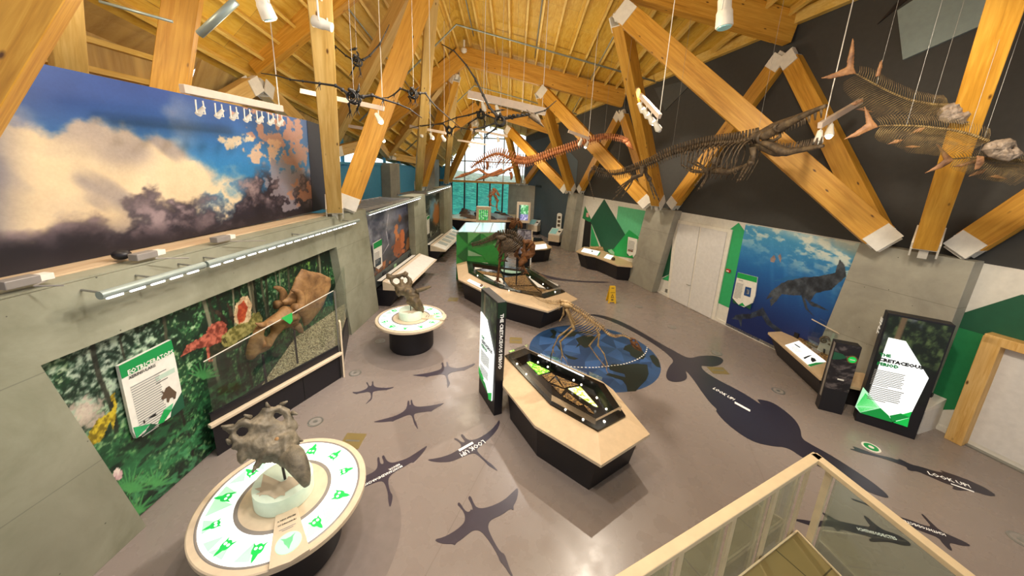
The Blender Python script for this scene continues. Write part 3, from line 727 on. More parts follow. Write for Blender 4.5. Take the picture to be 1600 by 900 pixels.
# ================================================================== LEFT SIDE
def sky_paint(x, y, u, v):
    s, z = u*6.7, v*2.16
    fine = fbm(s*2.3, z*3.0, 5, 5, .55); soft = fbm(s*.8+z*.5, z*1.2-s*.35, 21, 3); big = fbm(s*1.1, z*1.4, 3, 3)
    f2 = fbm(s*4.2, z*5.0, 15, 5, .6); wx = x+70*(big-.5)*2+40*(fine-.5)*2+26*(f2-.5)*2; wy = y+44*(fbm(s*1.2, z*1.6, 9, 3)-.5)*2+34*(fine-.5)*2+30*(f2-.5)*2
    sh = x.shape+(3,); B = lambda h: np.broadcast_to(rgb(h), sh)
    C = mixc(B('#27468a'), B('#2f80b8'), sstep(130, 290, y-.12*x*0))
    C = blotch(C, sstep(462, 500, x)*sstep(320, 180, y), '#1c2947', .8)
    C = blotch(C, sstep(.36, .6, soft+.3*(fine-.5))*sstep(110, 165, y-.1*x+14)*sstep(340, 230, x), '#9b9aa8', .9)
    e = segdist(wx, wy, [(-400, 175), (60, 158), (140, 172), (200, 176), (262, 196), (300, 230), (335, 250), (392, 280), (400, 302), (330, 322), (270, 342), (200, 366), (-400, 470)])
    i = inpoly(wx, wy, [(-400, 175), (60, 158), (140, 172), (200, 176), (262, 196), (300, 230), (335, 250), (392, 280), (400, 302), (330, 322), (270, 342), (200, 366), (-400, 470)])
    body = mixc(B('#a7998f'), B('#e6cda8'), sstep(.3, .6, soft+.2*sstep(60, 320, x)-.05))
    body = mixc(body, B('#7a7580'), sstep(.52, .34, fbm(s*1.5+z*1.4, z*.7-s*.6, 33, 3))*.6)
    C = blotch(C, sstep(296, 338, wy)*sstep(440, 400, x), '#4a3f44', .92)
    C = mixc(C, body, np.where(i, sstep(-2, 26, e), 0))
    C = blotch(C, sstep(70, -50, x), '#4f5774', .75)
    dk = y+26*(fine-.5)*2+30*(big-.5)*2-(386-.12*x)
    low = sstep(-16, 20, wy-np.interp(x, [200, 235, 262, 300, 330, 372, 400, 430, 470, 520], [352, 350, 336, 316, 318, 300, 282, 264, 262, 250]))
    dcl = mixc(B('#2d2732'), B('#948286'), sstep(.42, .66, .5*fine+.5*f2)); C = mixc(C, dcl, low)
    C = blotch(C, sstep(-30, 26, dk), '#17131d', .97)
    for cx_, cy_, rx, ry, c in ((412, 165, 44, 20, '#d19a80'), (440, 205, 40, 24, '#b98672'), (402, 238, 32, 14, '#d6ae8e'), (452, 282, 24, 30, '#8d8690'), (368, 222, 24, 10, '#e0c6a4'), (470, 240, 20, 18, '#a9806f'), (478, 300, 18, 14, '#b07f67')):
        r = ((x-cx_)/rx)**2+((y-cy_)/ry)**2+2.6*(fine-.5)*2+4.2*(f2-.5)*2+1.0*(big-.5)
        C = blotch(C, sstep(1.0, .15, r), c, .9)
    return C*(.90+.2*(.5*fine+.5*f2)[..., None])
sk = thing('sky_billboard', 'huge printed storm cloud and blue sky mural on the ledge above the concrete wall', 'mural', wL(5.5, 3.32, -5.23))
tl, tr, br, bl = wL(1.6, 5.46, -5.23), onL(479, 188, -5.23), onL(489, 331, -5.23), wL(1.6, 3.3, -5.23)
mural_px('printed_face', bl, br, tr, tl, 420, 170, sky_paint, M['print'], sk)
MB().slab([q_-nL*.012 for q_ in (bl, br, tr, tl)], nL*-.12).build('panel_body', M['black'], sk)
MB().prism([br+nL*.01, br-nL*.25, onL(511, 325, -5.2)-nL*.2, onL(511, 325, -5.2)], [tr+nL*.01, tr-nL*.25, onL(503, 196, -5.2)-nL*.2, onL(503, 196, -5.2)]).build('dark_return', F('mural return', '#262b3a', .6), sk)
# ---- jungle mural in the first niche
def strokes(C, x, y, segs, col, wd, amt=1):
    for (x1, y1), (x2, y2) in segs:
        dx, dy = x2-x1, y2-y1; L = dx*dx+dy*dy; t = np.clip(((x-x1)*dx+(y-y1)*dy)/L, 0, 1)
        d = np.hypot(x-x1-t*dx, y-y1-t*dy); C = blotch(C, sstep(wd*(1.2-t), wd*.4*(1.2-t), d), col, amt)
    return C
def jungle(x, y, u, v, W=5.9, Hh=2.6):
    s, z = u*W, v*Hh
    a = fbm(s*2.2, z*2.2, 1, 5, .6); b = fbm(s*9, z*9, 2, 4, .65); c = fbm(s*26, z*26, 3, 3, .6)
    C = mixc(np.broadcast_to(rgb('#0b2216'), x.shape+(3,)), np.broadcast_to(rgb('#2d6b3c'), x.shape+(3,)), sstep(.35, .68, .5*a+.5*b))
    C = blotch(C, sstep(.55, .8, b)*sstep(.4, .6, c), '#5e9a52', .8)
    C = blotch(C, sstep(.58, .74, c)*sstep(.35, .55, a), '#9dba80', .7); C = blotch(C, sstep(.5, .36, c)*sstep(.4, .6, b), '#08150e', .75)
    C = blotch(C, sstep(.5, .38, a)*sstep(.3, .0, v), '#0c1f16', .6)
    # light coming through the upper canopy
    lightm = sstep(.4, .75, v)*sstep(.5, .72, .6*b+.4*c+.12*np.sin(s*2.1))
    C = blotch(C, lightm*sstep(4.8, .8, s), '#cfd8c8', .75); C = blotch(C, lightm*sstep(3.4, 5.2, s), '#a9c94e', .8)
    rn = np.random.RandomState(4)
    for k in range(34):
        s0_ = rn.rand()*W; wd = .012+.032*rn.rand(); ln = s0_+.05*(z-1)*(rn.rand()-.5)+.02*np.sin(z*5+k)
        m = sstep(wd, wd*.6, np.abs(s-ln))*sstep(.25+.3*rn.rand(), .5, v)
        C = blotch(C, m, ['#14140f', '#2a261c', '#4c4637', '#8d846e', '#1b1a14'][k % 5], .8)
    C = blotch(C, sstep(.62, .2, v)*sstep(.46, .62, fbm(s*5, z*13, 8, 4)), '#2f7a48', .7)
    C = blotch(C, sstep(.35, .1, v)*sstep(.5, .7, fbm(s*14+z*9, z*14, 11, 3)), '#4c9a66', .7)
    # flowering shrub lower left
    r = np.hypot((x-135)/36, (y-645)/26); C = blotch(C, sstep(1.1, .5, r+.9*(c-.5)*2), '#cfb7ac', .75)
    for cx_, cy_, n, L in ((203, 768, 12, 46), (243, 758, 9, 30), (318, 590, 9, 26), (215, 800, 8, 36)):
        C = strokes(C, x, y, [((cx_, cy_), (cx_+L*math.cos(a_), cy_-L*.9*math.sin(a_))) for a_ in np.linspace(.15, 2.8, n)], '#4d9a56', 3.2, .85)
    q = lambda P: [(260+p[0]*.289, 380+p[1]*.289) for p in P]; q0 = lambda P: [(p[0]*.25, 450+p[1]*.25) for p in P]
    nz = fbm(x/5, y/5, 14, 4, .6)
    def fig(C, P, c1, c2): m = inpoly(x+3*(nz-.5), y+3*(nz-.5), P); return np.where(m[..., None], mixc(np.broadcast_to(rgb(c1), x.shape+(3,)), np.broadcast_to(rgb(c2), x.shape+(3,)), sstep(.3, .7, nz)), C)
    C = fig(C, q([(75, 615), (110, 555), (150, 530), (215, 490), (225, 460), (260, 430), (300, 418), (325, 440), (330, 520), (290, 560), (270, 580), (250, 640), (225, 640), (215, 560), (160, 570), (110, 600)]), '#6b2f24', '#c06a55')
    C = fig(C, q([(230, 560), (330, 520), (420, 520), (400, 560), (330, 590), (280, 600), (240, 640)]), '#20261a', '#3f3a28')
    C = fig(C, q([(360, 420), (375, 330), (410, 288), (440, 285), (462, 330), (455, 420), (425, 470)]), '#a98d6b', '#d9c19a')
    C = fig(C, q([(380, 400), (388, 335), (420, 310), (440, 345), (425, 420), (395, 440)]), '#8c3422', '#bb5a35')
    C = fig(C, q([(296, 540), (300, 505), (335, 470), (380, 440), (440, 430), (470, 380), (500, 370), (522, 410), (510, 450), (440, 500), (390, 530), (350, 560), (312, 560)]), '#5d5a2c', '#a29a5e')
    C = fig(C, q([(245, 357), (290, 368), (325, 410), (335, 450), (305, 420), (265, 380)]), '#1a1512', '#3c3026'); C = fig(C, q([(325, 316), (348, 340), (368, 400), (362, 445), (345, 405)]), '#1a1512', '#3c3026')
    C = fig(C, q([(300, 520), (318, 512), (328, 535), (312, 545)]), '#2c2a18', '#55502c')
    C = fig(C, q0([(690, 660), (732, 653), (708, 668), (735, 730), (724, 800), (712, 885), (700, 880), (694, 830), (660, 900), (630, 960), (560, 985), (545, 930), (600, 830), (668, 790), (702, 765), (712, 725), (690, 690)]), '#6d5d10', '#c9b22e')
    C = fig(C, ell(184, 741, 7, 9), '#c9a2a6', '#eadbd2')
    return C
jm = thing('jungle_mural', 'large printed forest mural with red horned dinosaurs in the first left niche', 'mural', wL(5.5, 0, -4.8))
mural_px('printed_face', wL(2.6, .02, -4.8), wL(8.5, .02, -4.8), wL(8.5, 2.62, -4.8), wL(2.6, 2.62, -4.8), 460, 210, jungle, M['print'], jm)
MB().slab([wL(2.6, .02, -4.81), wL(8.5, .02, -4.81), wL(8.5, 2.62, -4.81), wL(2.6, 2.62, -4.81)], nL*-.05).build('backing_board', M['black'], jm)
# ---- green and white species sign
sg = thing('species_sign', 'tall white and green dinosaur sign at the left of the forest mural', 'sign', onL(238, 670, -4.74))
P = Plane(wL(3, 1, -4.74), nL)
S = lambda pts, d=0: [P.w(*p, d) for p in pts]
MB().slab(S([(185, 572), (267, 531), (275, 566), (288, 634), (262, 655), (213, 685), (208, 675)]), nL*-.04).build('board', M['label'], sg)
MB().slab(S([(185, 572), (267, 531), (272, 550), (190, 592)], .002), nL*.003).build('green_header', M['print_green'], sg)
for pts, m in (([(256, 640), (268, 640), (255, 660), (246, 663)], 'g_bright'), ([(268, 640), (284, 612), (288, 636), (266, 654)], 'g_dark'), ([(208, 668), (235, 662), (213, 685)], 'g_leaf'), ([(235, 662), (246, 663), (222, 682)], 'g_dark'), ([(268, 640), (270, 630), (256, 640)], 'g_pale')):
    MB().slab(S(pts, .003), nL*.003).build('printed_facet', M[m], sg)
text('EOTRICERATOPS', P.w(199, 586), P.w(270, 552), UP, M['label'], sg, bold=.03, lift=.007, hk=1.15)
text('XERINSULARIS', P.w(201, 593), P.w(243, 572), UP, M['ink'], sg, bold=.02, lift=.007, hk=1.15)
mb = MB(); xd = (P.w(243, 572)-P.w(201, 593)).normalized(); ydv = UP
para(mb, P.w(203, 604), xd, UP, .34, .74, 22, n=nL, thick=.005); mb.build('print_block', M['line'], sg)
mb = MB(); para(mb, P.w(241, 585), xd, UP, .26, .02, 1, n=nL, thick=.005); para(mb, P.w(243, 599), xd, UP, .26, .02, 1, n=nL, thick=.005); mb.build('print_heading', M['ink'], sg)
MB().slab(S([(242, 590), (272, 574), (273, 581), (244, 596)], .003), nL*.002).build('pale_chart', F('pale chart', '#b9cfc0', .6), sg)
q0 = lambda Q: [(p[0]*.25, 450+p[1]*.25) for p in Q]
MB().slab(S(q0([(1005, 690), (1020, 660), (1000, 645), (1025, 650), (1035, 625), (1055, 612), (1080, 635), (1100, 650), (1095, 690), (1085, 695), (1080, 680), (1060, 690), (1052, 715), (1042, 712), (1040, 685), (1015, 700)]), .004), nL*.003).build('printed_dinosaur', F('printed hide', '#5d4a3a', .6), sg)
MB().slab(S(q0([(925, 815), (955, 790), (975, 780), (970, 792), (985, 790), (960, 805), (935, 812)]), .004), nL*.003).slab(S(q0([(895, 830), (902, 826), (905, 845), (896, 848)]), .004), nL*.003).build('printed_outline', M['ink'], sg)
# ---- LED bars on the lintel
def ledbar(a, b, label, n=None):
    t = thing('led_bar', label, 'light bar', (a+b)/2, group='led bars on the left wall top')
    a_ = V(a); b_ = V(b); d = (b_-a_).normalized()
    MB().tube([a_, b_], .045, 10).build('tube_housing', M['galv'], t, smooth=.7)
    k = int((b_-a_).length/.22)
    mb = MB()
    for i in range(k): mb.beam(a_+d*(.22*i+.04)-UP*.04+nL*.02, a_+d*(.22*i+.19)-UP*.04+nL*.02, .02, .03)
    mb.build('led_segments', M['ledstrip'], t)
    for f in (.06, .5, .94):
        p = a_.lerp(b_, f); MB().tube([p, p-nL*.55+UP*.04], .012).build('bracket_arm', M['steel'], t)
    return t
ledbar(onL(155, 462, -4.32), onL(318, 414, -4.32), 'white led light bar on the lintel above the forest mural, nearer half')
ledbar(onL(322, 413, -4.32), onL(560, 344, -4.32), 'white led light bar on the lintel above the forest mural, farther half')
ledbar(onL(575, 334, -4.5), onL(657, 308, -4.5), 'white led light bar over the fire mural')
ledbar(onL(668, 301, -4.5), onL(704, 290, -4.5), 'white led light bar over the farthest left mural')
for k, (q, lab) in enumerate((((30, 447), 'grey floodlight box on the ledge, nearest of them'), ((225, 404), 'grey floodlight box on the ledge, middle of them'), ((345, 377), 'grey floodlight box on the ledge, farthest of them'))):
    p = fl(q[0], q[1], 3.34); t = thing('floodlight', lab, 'floodlight', p, group='floodlights on the ledge')
    MB().box(p+UP*.04, (.12, .24, .08), (nL, yL, UP)).build('body', M['slate'], t, bevel=.008)
    MB().box(p+UP*.04+yL*.17, (.1, .1, .06), (nL, yL, UP)).build('lens_end', M['ivory'], t)
    MB().tube([p+yL*.2, p+nL*.15+UP*.01, onL(q[0]+70, q[1]-1, -4.4)], .008, 5).build('lead', M['slate'], t)
p = fl(191, 403, 3.35); tag(MB().ball(p+UP*.04, (.09, .09, .06)).build('cable_grommet', M['black'], smooth=True), 'small black dome on the ledge board under the sky mural', 'dome')
# ---- glazed case with the giant frilled skull
A = fl(340, 713); B_ = fl(533, 590); C_ = wL(8.42, 0, -4.62); D_ = wL(4.5, 0, -4.78)
cs = thing('display_case', 'long dark angled glass case with gravel bed against the forest mural', 'display case', (A+B_)/2)
def cbox(z0, z1, off=0):
    ctr = (A+B_+C_+D_)/4; f = lambda p: p+(p-ctr).normalized()*off
    return [f(p)+UP*z0 for p in (A, B_, C_, D_)], [f(p)+UP*z1 for p in (A, B_, C_, D_)]
MB().prism(*cbox(0, .56)).build('base', M['black'], cs)
dAB = (B_-A).normalized(); nAB = V((dAB.y, -dAB.x, 0))
MB().beam(A+UP*.59+nAB*.03-dAB*.05, B_+UP*.59+nAB*.03+dAB*.03, .09, .06).build('rim', M['cream2'], cs, bevel=.012)
BE = B_.lerp(C_, .05); MB().slab([B_+dAB*.02+nAB*.05, BE+dAB*.02, BE+dAB*.02+UP*1.3, B_+dAB*.02+nAB*.05+UP*1.3], dAB*.04).build('end_panel', M['cream2'], cs)
for f in (.0, .31, .66): MB().beam(A.lerp(B_, .33+f)+nAB*.004+UP*.02, A.lerp(B_, .33+f)+nAB*.004+UP*.56, .012, .006, nAB).build('panel_joint', M['ink'], cs)
MB().beam(A+UP*.69-nAB*.03, B_+UP*.69-nAB*.03, .05, .13).build('inner_frame', M['black'], cs)
g0 = [A+dAB*.7-nAB*.1, B_-nAB*.08-dAB*.06, C_-dAB*.12+V((.05, 0, 0)), D_+yL*2.0+nL*.05]
MB().prism([p+UP*.56 for p in g0], [g0[0]+UP*.62, g0[1]+UP*.64, g0[2]+UP*1.0, g0[3]+UP*.95]).build('gravel_bed', M['gravel'], cs)
gA, gB = A.lerp(B_, .02)-nAB*.03, B_-nAB*.03
MB().slab([gA+UP*.62, gB+UP*.62, gB+UP*2.0, gA+UP*1.62], nAB*.012).build('glass_front', M['glass'], cs)
MB().beam(gA+UP*1.62, gB+UP*2.0, .012, .012).build('glass_edge', M['ivory'], cs)
MB().slab([gB+UP*.62, C_+UP*.9, C_+UP*2.0, gB+UP*2.0], dAB*.012).build('glass_end', M['glass'], cs)
MB().beam(B_+UP*.62, B_+UP*2.0, .02, .02, nAB).build('glass_post', M['steel'], cs)
PG = Plane(gA+nAB*.02, nAB)
MB().slab([PG.w(*q) for q in Z([(620, 405), (678, 375), (682, 420), (668, 438)], 260, 380, .289)], nAB*.006).build('green_marker', F('green marker', '#2fae52', .4, emit=.1), cs)
# skull itself
sk2 = thing('horned_skull', 'giant tan horned dinosaur skull with broad frill inside the angled glass case', 'skull', wL(6.4, .7, -4.3))
PS = Plane(wL(6.2, 1.4, -4.32), (nL*.97-yL*.22))
zz = lambda pts: PS.poly(Z(pts, 260, 380, .289))
fr = relief(zz([(640, 335), (625, 318), (660, 285), (682, 240), (700, 190), (735, 138), (775, 150), (830, 160), (890, 188), (890, 235), (862, 300), (850, 335), (812, 388), (770, 440), (745, 452), (732, 405), (700, 380), (690, 340)]), T=.07, w=.12, res=80, bend=-.05, rough=.35, seed=3)
soften(PS.put(fr).build('frill', M['bone_tan'], sk2))
sn = relief(zz([(437, 605), (442, 560), (470, 500), (495, 455), (520, 432), (560, 405), (600, 375), (640, 338), (690, 345), (716, 395), (700, 430), (712, 465), (690, 470), (660, 450), (625, 470), (590, 500), (565, 545), (530, 585), (490, 600), (455, 632), (440, 635)]),
            holes=[zz(ell(545, 478, 30, 26, -.6))], T=.2, w=.2, res=80, rough=.3, seed=5)
soften(PS.put(sn).build('snout', M['bone_tan'], sk2))
for off in (.14, -.28):
    path = [PS.w(*Z([p], 260, 380, .289)[0], off) for p in ((655, 345), (690, 335), (698, 300), (688, 268), (665, 252), (645, 250))]
    MB().tube(spl(path, 14), [.085, .08, .075, .06, .045, .02], 10).build('brow_horn', M['bone_tan'], sk2, smooth=True)
MB().tube([PS.w(*Z([p], 260, 380, .289)[0], .05) for p in ((515, 440), (495, 440), (470, 430))], [.06, .045, .012], 8).build('nose_horn', M['bone_tan'], sk2, smooth=True)
MB().tube([PS.w(*Z([p], 260, 380, .289)[0], .12) for p in ((680, 440), (700, 470), (712, 478))], [.07, .05, .015], 8).build('cheek_spike', M['bone_tan'], sk2, smooth=True)
for q in ((520, 600), (690, 470)):
    p = PS.w(*Z([q], 260, 380, .289)[0]); MB().tube([p, V((p.x, p.y, .62))], .02, 6).build('support_rod', M['black'], sk2)
# ---- further niches: two printed panels with sloping reading rails
def fire(x, y, u, v):
    a = fbm(u*4, v*3, 7, 5, .6); b = fbm(u*14, v*10, 8, 4, .6)
    C = mixc(np.broadcast_to(rgb('#3d3f52'), x.shape+(3,)), np.broadcast_to(rgb('#9ea1ad'), x.shape+(3,)), sstep(.35, .7, a)*sstep(1.2, .2, u)); C = blotch(C, sstep(.6, .2, v), '#2b2a33', .75)
    C = blotch(C, sstep(.75, 1, u)*sstep(.4, .6, b), '#241a16', .8)
    C = strokes(C, u*3, v*2, [((.45, 1.3), (.62, .5)), ((.35, 1.0), (.5, .55))], '#1d1a1c', .03)
    C = strokes(C, u*3, v*2, [((1.5, 1.7), (1.35, 1.2)), ((1.35, 1.2), (1.45, .8)), ((1.45, .8), (1.1, .6))], '#c9c7d6', .025, .8)
    for cx_, cy_, rx, ry, c in ((.72, .4, .12, .26, '#a35a35'), (.68, .55, .07, .16, '#c98254'), (.8, .35, .05, .2, '#c06f45'), (.73, .72, .03, .07, '#8d5a3c'), (.92, .22, .07, .14, '#8d5a30'), (.35, .12, .12, .06, '#b06a3a')):
        C = blotch(C, sstep(1.1, .5, ((u-cx_)/rx)**2+((v-cy_)/ry)**2+(b-.5)*6), c, .9)
    C = blotch(C, sstep(.16, .06, v+.1*(b-.5))*sstep(.5, .65, b), '#a9683a', .8)
    return C
def grove(x, y, u, v):
    b = fbm(u*10, v*12, 18, 5, .65); a = fbm(u*4, v*4, 3, 4)
    C = mixc(np.broadcast_to(rgb('#20251f'), x.shape+(3,)), np.broadcast_to(rgb('#8a9388'), x.shape+(3,)), sstep(.45, .7, b))
    C = blotch(C, sstep(.28, .1, np.hypot(u-.6, (v-.65)*.8)+.2*(a-.5)), '#6f9fc0', .9)
    C = blotch(C, sstep(.3, .15, np.hypot((u-.8)*1.2, (v-.52)*.9)+.2*(b-.5)), '#b0713a', .95)
    C = blotch(C, sstep(.2, .05, v)*sstep(.5, .6, b), '#d7d9d6', .8); return C
def niche(label, s0_, s1_, fn, grp):
    t = thing('printed_panel', label, 'mural', wL((s0_+s1_)/2, .6, -4.86))
    mural_px('printed_face', wL(s0_, .85, -4.86), wL(s1_, .85, -4.86), wL(s1_, 3.2, -4.86), wL(s0_, 3.2, -4.86), 150, 110, fn, M['print'], t)
    MB().slab([wL(s0_, .3, -4.87), wL(s1_, .3, -4.87), wL(s1_, 3.2, -4.87), wL(s0_, 3.2, -4.87)], nL*-.05).build('backing_board', M['black'], t)
    MB().slab([wL(s0_+.2, .6, -4.84), wL(s1_, .6, -4.84), wL(s1_, 1.12, -4.84), wL(s0_+.2, .98, -4.84)], nL*.03).build('lower_board', F('slate board', '#4b504e', .6), t)
    return t
n2 = niche('grey printed storm mural with orange dinosaurs in the second left niche', 9.7, 14.3, fire, '')
for k, s in enumerate((11.3, 12.3, 13.9)): MB().box(wL(s, .85, -4.8), (.03, .22, .22), (nL, yL, UP)).build('wall_box', M['black'] if k != 1 else M['g_tint'], n2)
n3 = niche('farthest printed forest mural in the third left niche', 15.5, 19.3, grove, '')
def rail_bench(label, s0_, s1_, mat2):
    t = thing('reading_rail', label, 'reading rail', wL((s0_+s1_)/2, 0, -4.3), group='sloping reading rails on the left')
    a, b = wL(s0_, 0, -4.45), wL(s1_, 0, -4.45)
    MB().prism([a-nL*.35, b-nL*.35, b+nL*.1, a+nL*.1], [p+UP*.56 for p in (a-nL*.35, b-nL*.35, b+nL*.38, a+nL*.38)]).build('base', M['black'], t)
    q = lambda p, o, z: p+nL*o+UP*z
    MB().prism([q(a, -.12, .56), q(b, -.12, .56), q(b, .62, .56), q(a, .62, .56)], [q(a, -.12, .86), q(b, -.12, .86), q(b, .66, .62), q(a, .66, .62)]).build('sloping_top', M['cream2'], t)
    MB().slab([q(a, .0, .83)+yL*.08, q(b, .0, .83)-yL*.08, q(b, .6, .647)-yL*.08, q(a, .6, .647)+yL*.08], (.002, 0, .006)).build('reading_panel', M['label'], t)
    MB().slab([q(a, -.3, .86), q(b, -.3, .86), q(b, -.16, .86), q(a, -.16, .86)], (0, 0, .01)).build('back_strip', M['label'], t)
    if mat2:
        mb = MB()
        for k in range(5): mb.slab([q(a.lerp(b, .15+.17*k), .06, .825), q(a.lerp(b, .24+.17*k), .06, .825), q(a.lerp(b, .24+.17*k), .5, .69), q(a.lerp(b, .15+.17*k), .5, .69)], (.003, 0, .008))
        mb.build('printed_captions', F('pale captions', '#aeb6b2', .5), t)
    return t
rail_bench('sloping white reading rail below the storm mural, nearest of two', 10.6, 14.5, False)
rail_bench('sloping white reading rail with captions below the farthest left mural', 16.2, 21.0, True)
q = lambda pts: [onL(*Z([p], 560, 290, .211)[0], -4.72) for p in pts]
s2 = thing('species_sign', 'white and green sign left of the storm mural orange dinosaurs', 'sign', q([(145, 610)])[0])
MB().slab(q([(112, 430), (172, 395), (178, 590), (150, 620), (122, 600)]), nL*-.03).build('board', M['label'], s2)
MB().slab([p+nL*.003 for p in q([(112, 430), (172, 395), (173, 440), (114, 472)])], nL*.004).build('green_header', M['print_green'], s2)
MB().slab([p+nL*.003 for p in q([(123, 555), (165, 530), (167, 580), (126, 605)])], nL*.004).build('printed_picture', F('dark picture', '#2a3c4a', .5), s2)
mb = MB(); para(mb, q([(120, 500)])[0], yL, UP, .35, .38, 9, n=nL, thick=.006); mb.build('print_block', M['line'], s2)
s3 = thing('species_sign', 'narrow white and green sign left of the farthest left mural', 'sign', q([(516, 350)])[0])
MB().slab(q([(508, 232), (526, 218), (527, 350), (512, 362)]), nL*-.03).build('board', M['label'], s3)
MB().slab([p+nL*.003 for p in q([(508, 232), (526, 218), (526, 240), (508, 255)])], nL*.004).build('green_header', M['print_green'], s3)
# ================================================================== ROUND TABLES
TH, TR = .8, .868
def round_table(c, arm_ang, label, words):
    t = thing('round_table', label, 'exhibit table', c, arm_ang, 'round lit skull tables')
    L = ROOT[t.name]; W = lambda mb: (setattr(mb, 'v', [L @ v for v in mb.v]), mb)[1]
    W(MB().lathe((0, 0, 0), [(.52, 0), (.52, .05), (.55, .05), (.55, .66), (.5, .7)], 64)).build('base', M['black'], t, smooth=.6)
    W(MB().lathe((0, 0, 0), [(.5, .66), (TR-.06, .70), (TR, .74), (TR, .79), (TR-.012, .80), (.80, .80), (.80, .76), (.5, .74)], 96, True)).build('rim', M['cream2'], t, smooth=.6)
    W(MB().lathe((0, 0, 0), [(.5, .70), (.8, .70), (.805, .797), (.79, .803), (.775, .797), (.5, .74)], 96, True)).build('border_band', M['slate'], t, smooth=.6)
    W(MB().lathe((0, 0, 0), [(.47, .72), (.775, .72), (.775, .80), (.47, .80)], 96, True)).build('lit_ring', M['glow'], t, smooth=.6)
    W(MB().lathe((0, 0, 0), [(.44, .72), (.475, .72), (.48, .803), (.465, .806), (.44, .803)], 96, True)).build('inner_band', M['slate'], t, smooth=.6)
    W(MB().lathe((0, 0, 0), [(.445, .7), (.445, .80), (.0005, .80)], 96)).build('inner_disc', M['cream2'], t, smooth=.6)
    dr = MB().lathe((0, 0, 0), [(.29, .80), (.30, .81), (.30, 1.0), (.285, 1.005), (.0005, 1.006)], 72); W(dr).build('drum', M['drum'], t, smooth=.6)
    mb = MB(); rn = random.Random(5)
    for k in range(4):
        a = rn.random()*6.28; mb.poly([(.27*math.cos(a), .27*math.sin(a), 1.009+.001*k), (.26*math.cos(a+1.3), .26*math.sin(a+1.3), 1.009+.001*k), (.05*math.cos(a+2), .05*math.sin(a+2), 1.009+.001*k)])
    W(mb).build('drum_facets', F('drum top facets', '#c9bba3', .4), t)
    mb = MB(); rn = random.Random(11)
    for k in range(20):
        a = k*2*PI/20+rn.random()*.1; r1, r2 = .5+.1*rn.random(), .74; da = .12+.1*rn.random(); z = .8025+.0003*(k % 3)
        if abs(math.atan2(math.sin(a), math.cos(a))) < .3: continue
        mb.poly([(r1*math.cos(a), r1*math.sin(a), z), (r2*math.cos(a-da), r2*math.sin(a-da), z), (r2*math.cos(a+da*.6), r2*math.sin(a+da*.6), z)])
    W(mb).build('ring_pattern', M['glow_g'], t)
    for k in range(11):
        a = .42+k*(2*PI-.84)/10
        if k in (5,): continue
        o = .635; s = .098*(1+.12*math.sin(k*2.1)); x = V((math.cos(a), math.sin(a), 0)); y = V((-math.sin(a), math.cos(a), 0))
        hornl = .55+.4*((k*37) % 5)/5
        pts = [(1.15, .0), (.75, .16), (.4, .22), (.25, .42), (.0, .5), (-.35, .42+.1*hornl), (-.5-hornl*.35, .6), (-.45, .3), (-.6, .12), (-.6, -.12), (-.45, -.3), (-.5-hornl*.35, -.6), (-.35, -.42-.1*hornl), (.0, -.5), (.25, -.42), (.4, -.22), (.75, -.16)]
        W(MB().slab([x*(o+p*s)+y*(q_*s)+UP*.804 for p, q_ in pts], (0, 0, .003))).build('skull_icon', M['glow_g2'], t)
        mb = MB()
        for sg_ in (-1, 1): mb.lathe(x*(o-.15*s)+y*(sg_*.2*s)+UP*.807, [(.015, 0), (.015, .002)], 10)
        W(mb).build('icon_eyes', M['glow'], t)
    # caption arm
    W(MB().prism([(.29, -.10, .80), (TR+.0, -.17, .80), (TR+.03, 0, .80), (TR, .17, .80), (.29, .10, .80)], [(.29, -.10, .835), (TR, -.17, .835), (TR+.03, 0, .835), (TR, .17, .835), (.29, .10, .835)])).build('caption_arm', M['cream2'], t, bevel=.004)
    W(MB().lathe((.69, 0, .835), [(.115, 0), (.115, .004)], 40)).build('green_disc', M['glow_g'], t)
    ic = MB()
    pts = [(1.2, 0), (.5, .25), (.1, .5), (-.5, .6), (-.9, .9), (-.6, .3), (-.6, -.3), (-.9, -.9), (-.5, -.6), (.1, -.5), (.5, -.25)]
    W(ic.slab([(.68+p*.07, q_*.07, .84) for p, q_ in pts], (0, 0, .002))).build('skull_icon', F('soft green icon', '#6cc48c', .5, emit=.3), t)
    LL = lambda x, y: L @ V((x, y, .835))
    for j, wd in enumerate(words): text(wd, LL(.40+.055*j, -.085), LL(.40+.055*j, .085), L.to_3x3() @ V((-1, 0, 0)), M['ink'], t, bold=.03, lift=.004)
    mb = MB()
    for j in range(2): mb.box((.505+.02*j, 0, .838), (.006, .15-.05*j, .002))
    W(mb).build('print_block', M['line'], t)
    return t
TC1, TC2 = V((-2.52, 3.29, 0)), V((-2.5, 8.27, 0))
def ang(c, px, py): p = fl(px, py, .82)-c; return math.atan2(p.y, p.x)
round_table(TC1, ang(TC1, 452, 862), 'round lit table with white and green ring under the broad grey frilled skull', ['A NEW SPECIES', 'OF DINOSAUR?'])
round_table(TC2, ang(TC2, 690, 496), 'smaller looking round lit table under the narrow brown skull with nose horn', ['A NEW SPECIES', 'OF DINOSAUR?'])
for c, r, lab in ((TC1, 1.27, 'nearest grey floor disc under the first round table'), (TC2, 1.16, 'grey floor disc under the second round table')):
    tag(MB().lathe(c+UP*.0003, [(r, 0), (r, .0012), (.001, .0012)], 72).build('floor_disc', M['tabledisc']), lab, 'floor graphic', 'grey discs around the round tables')
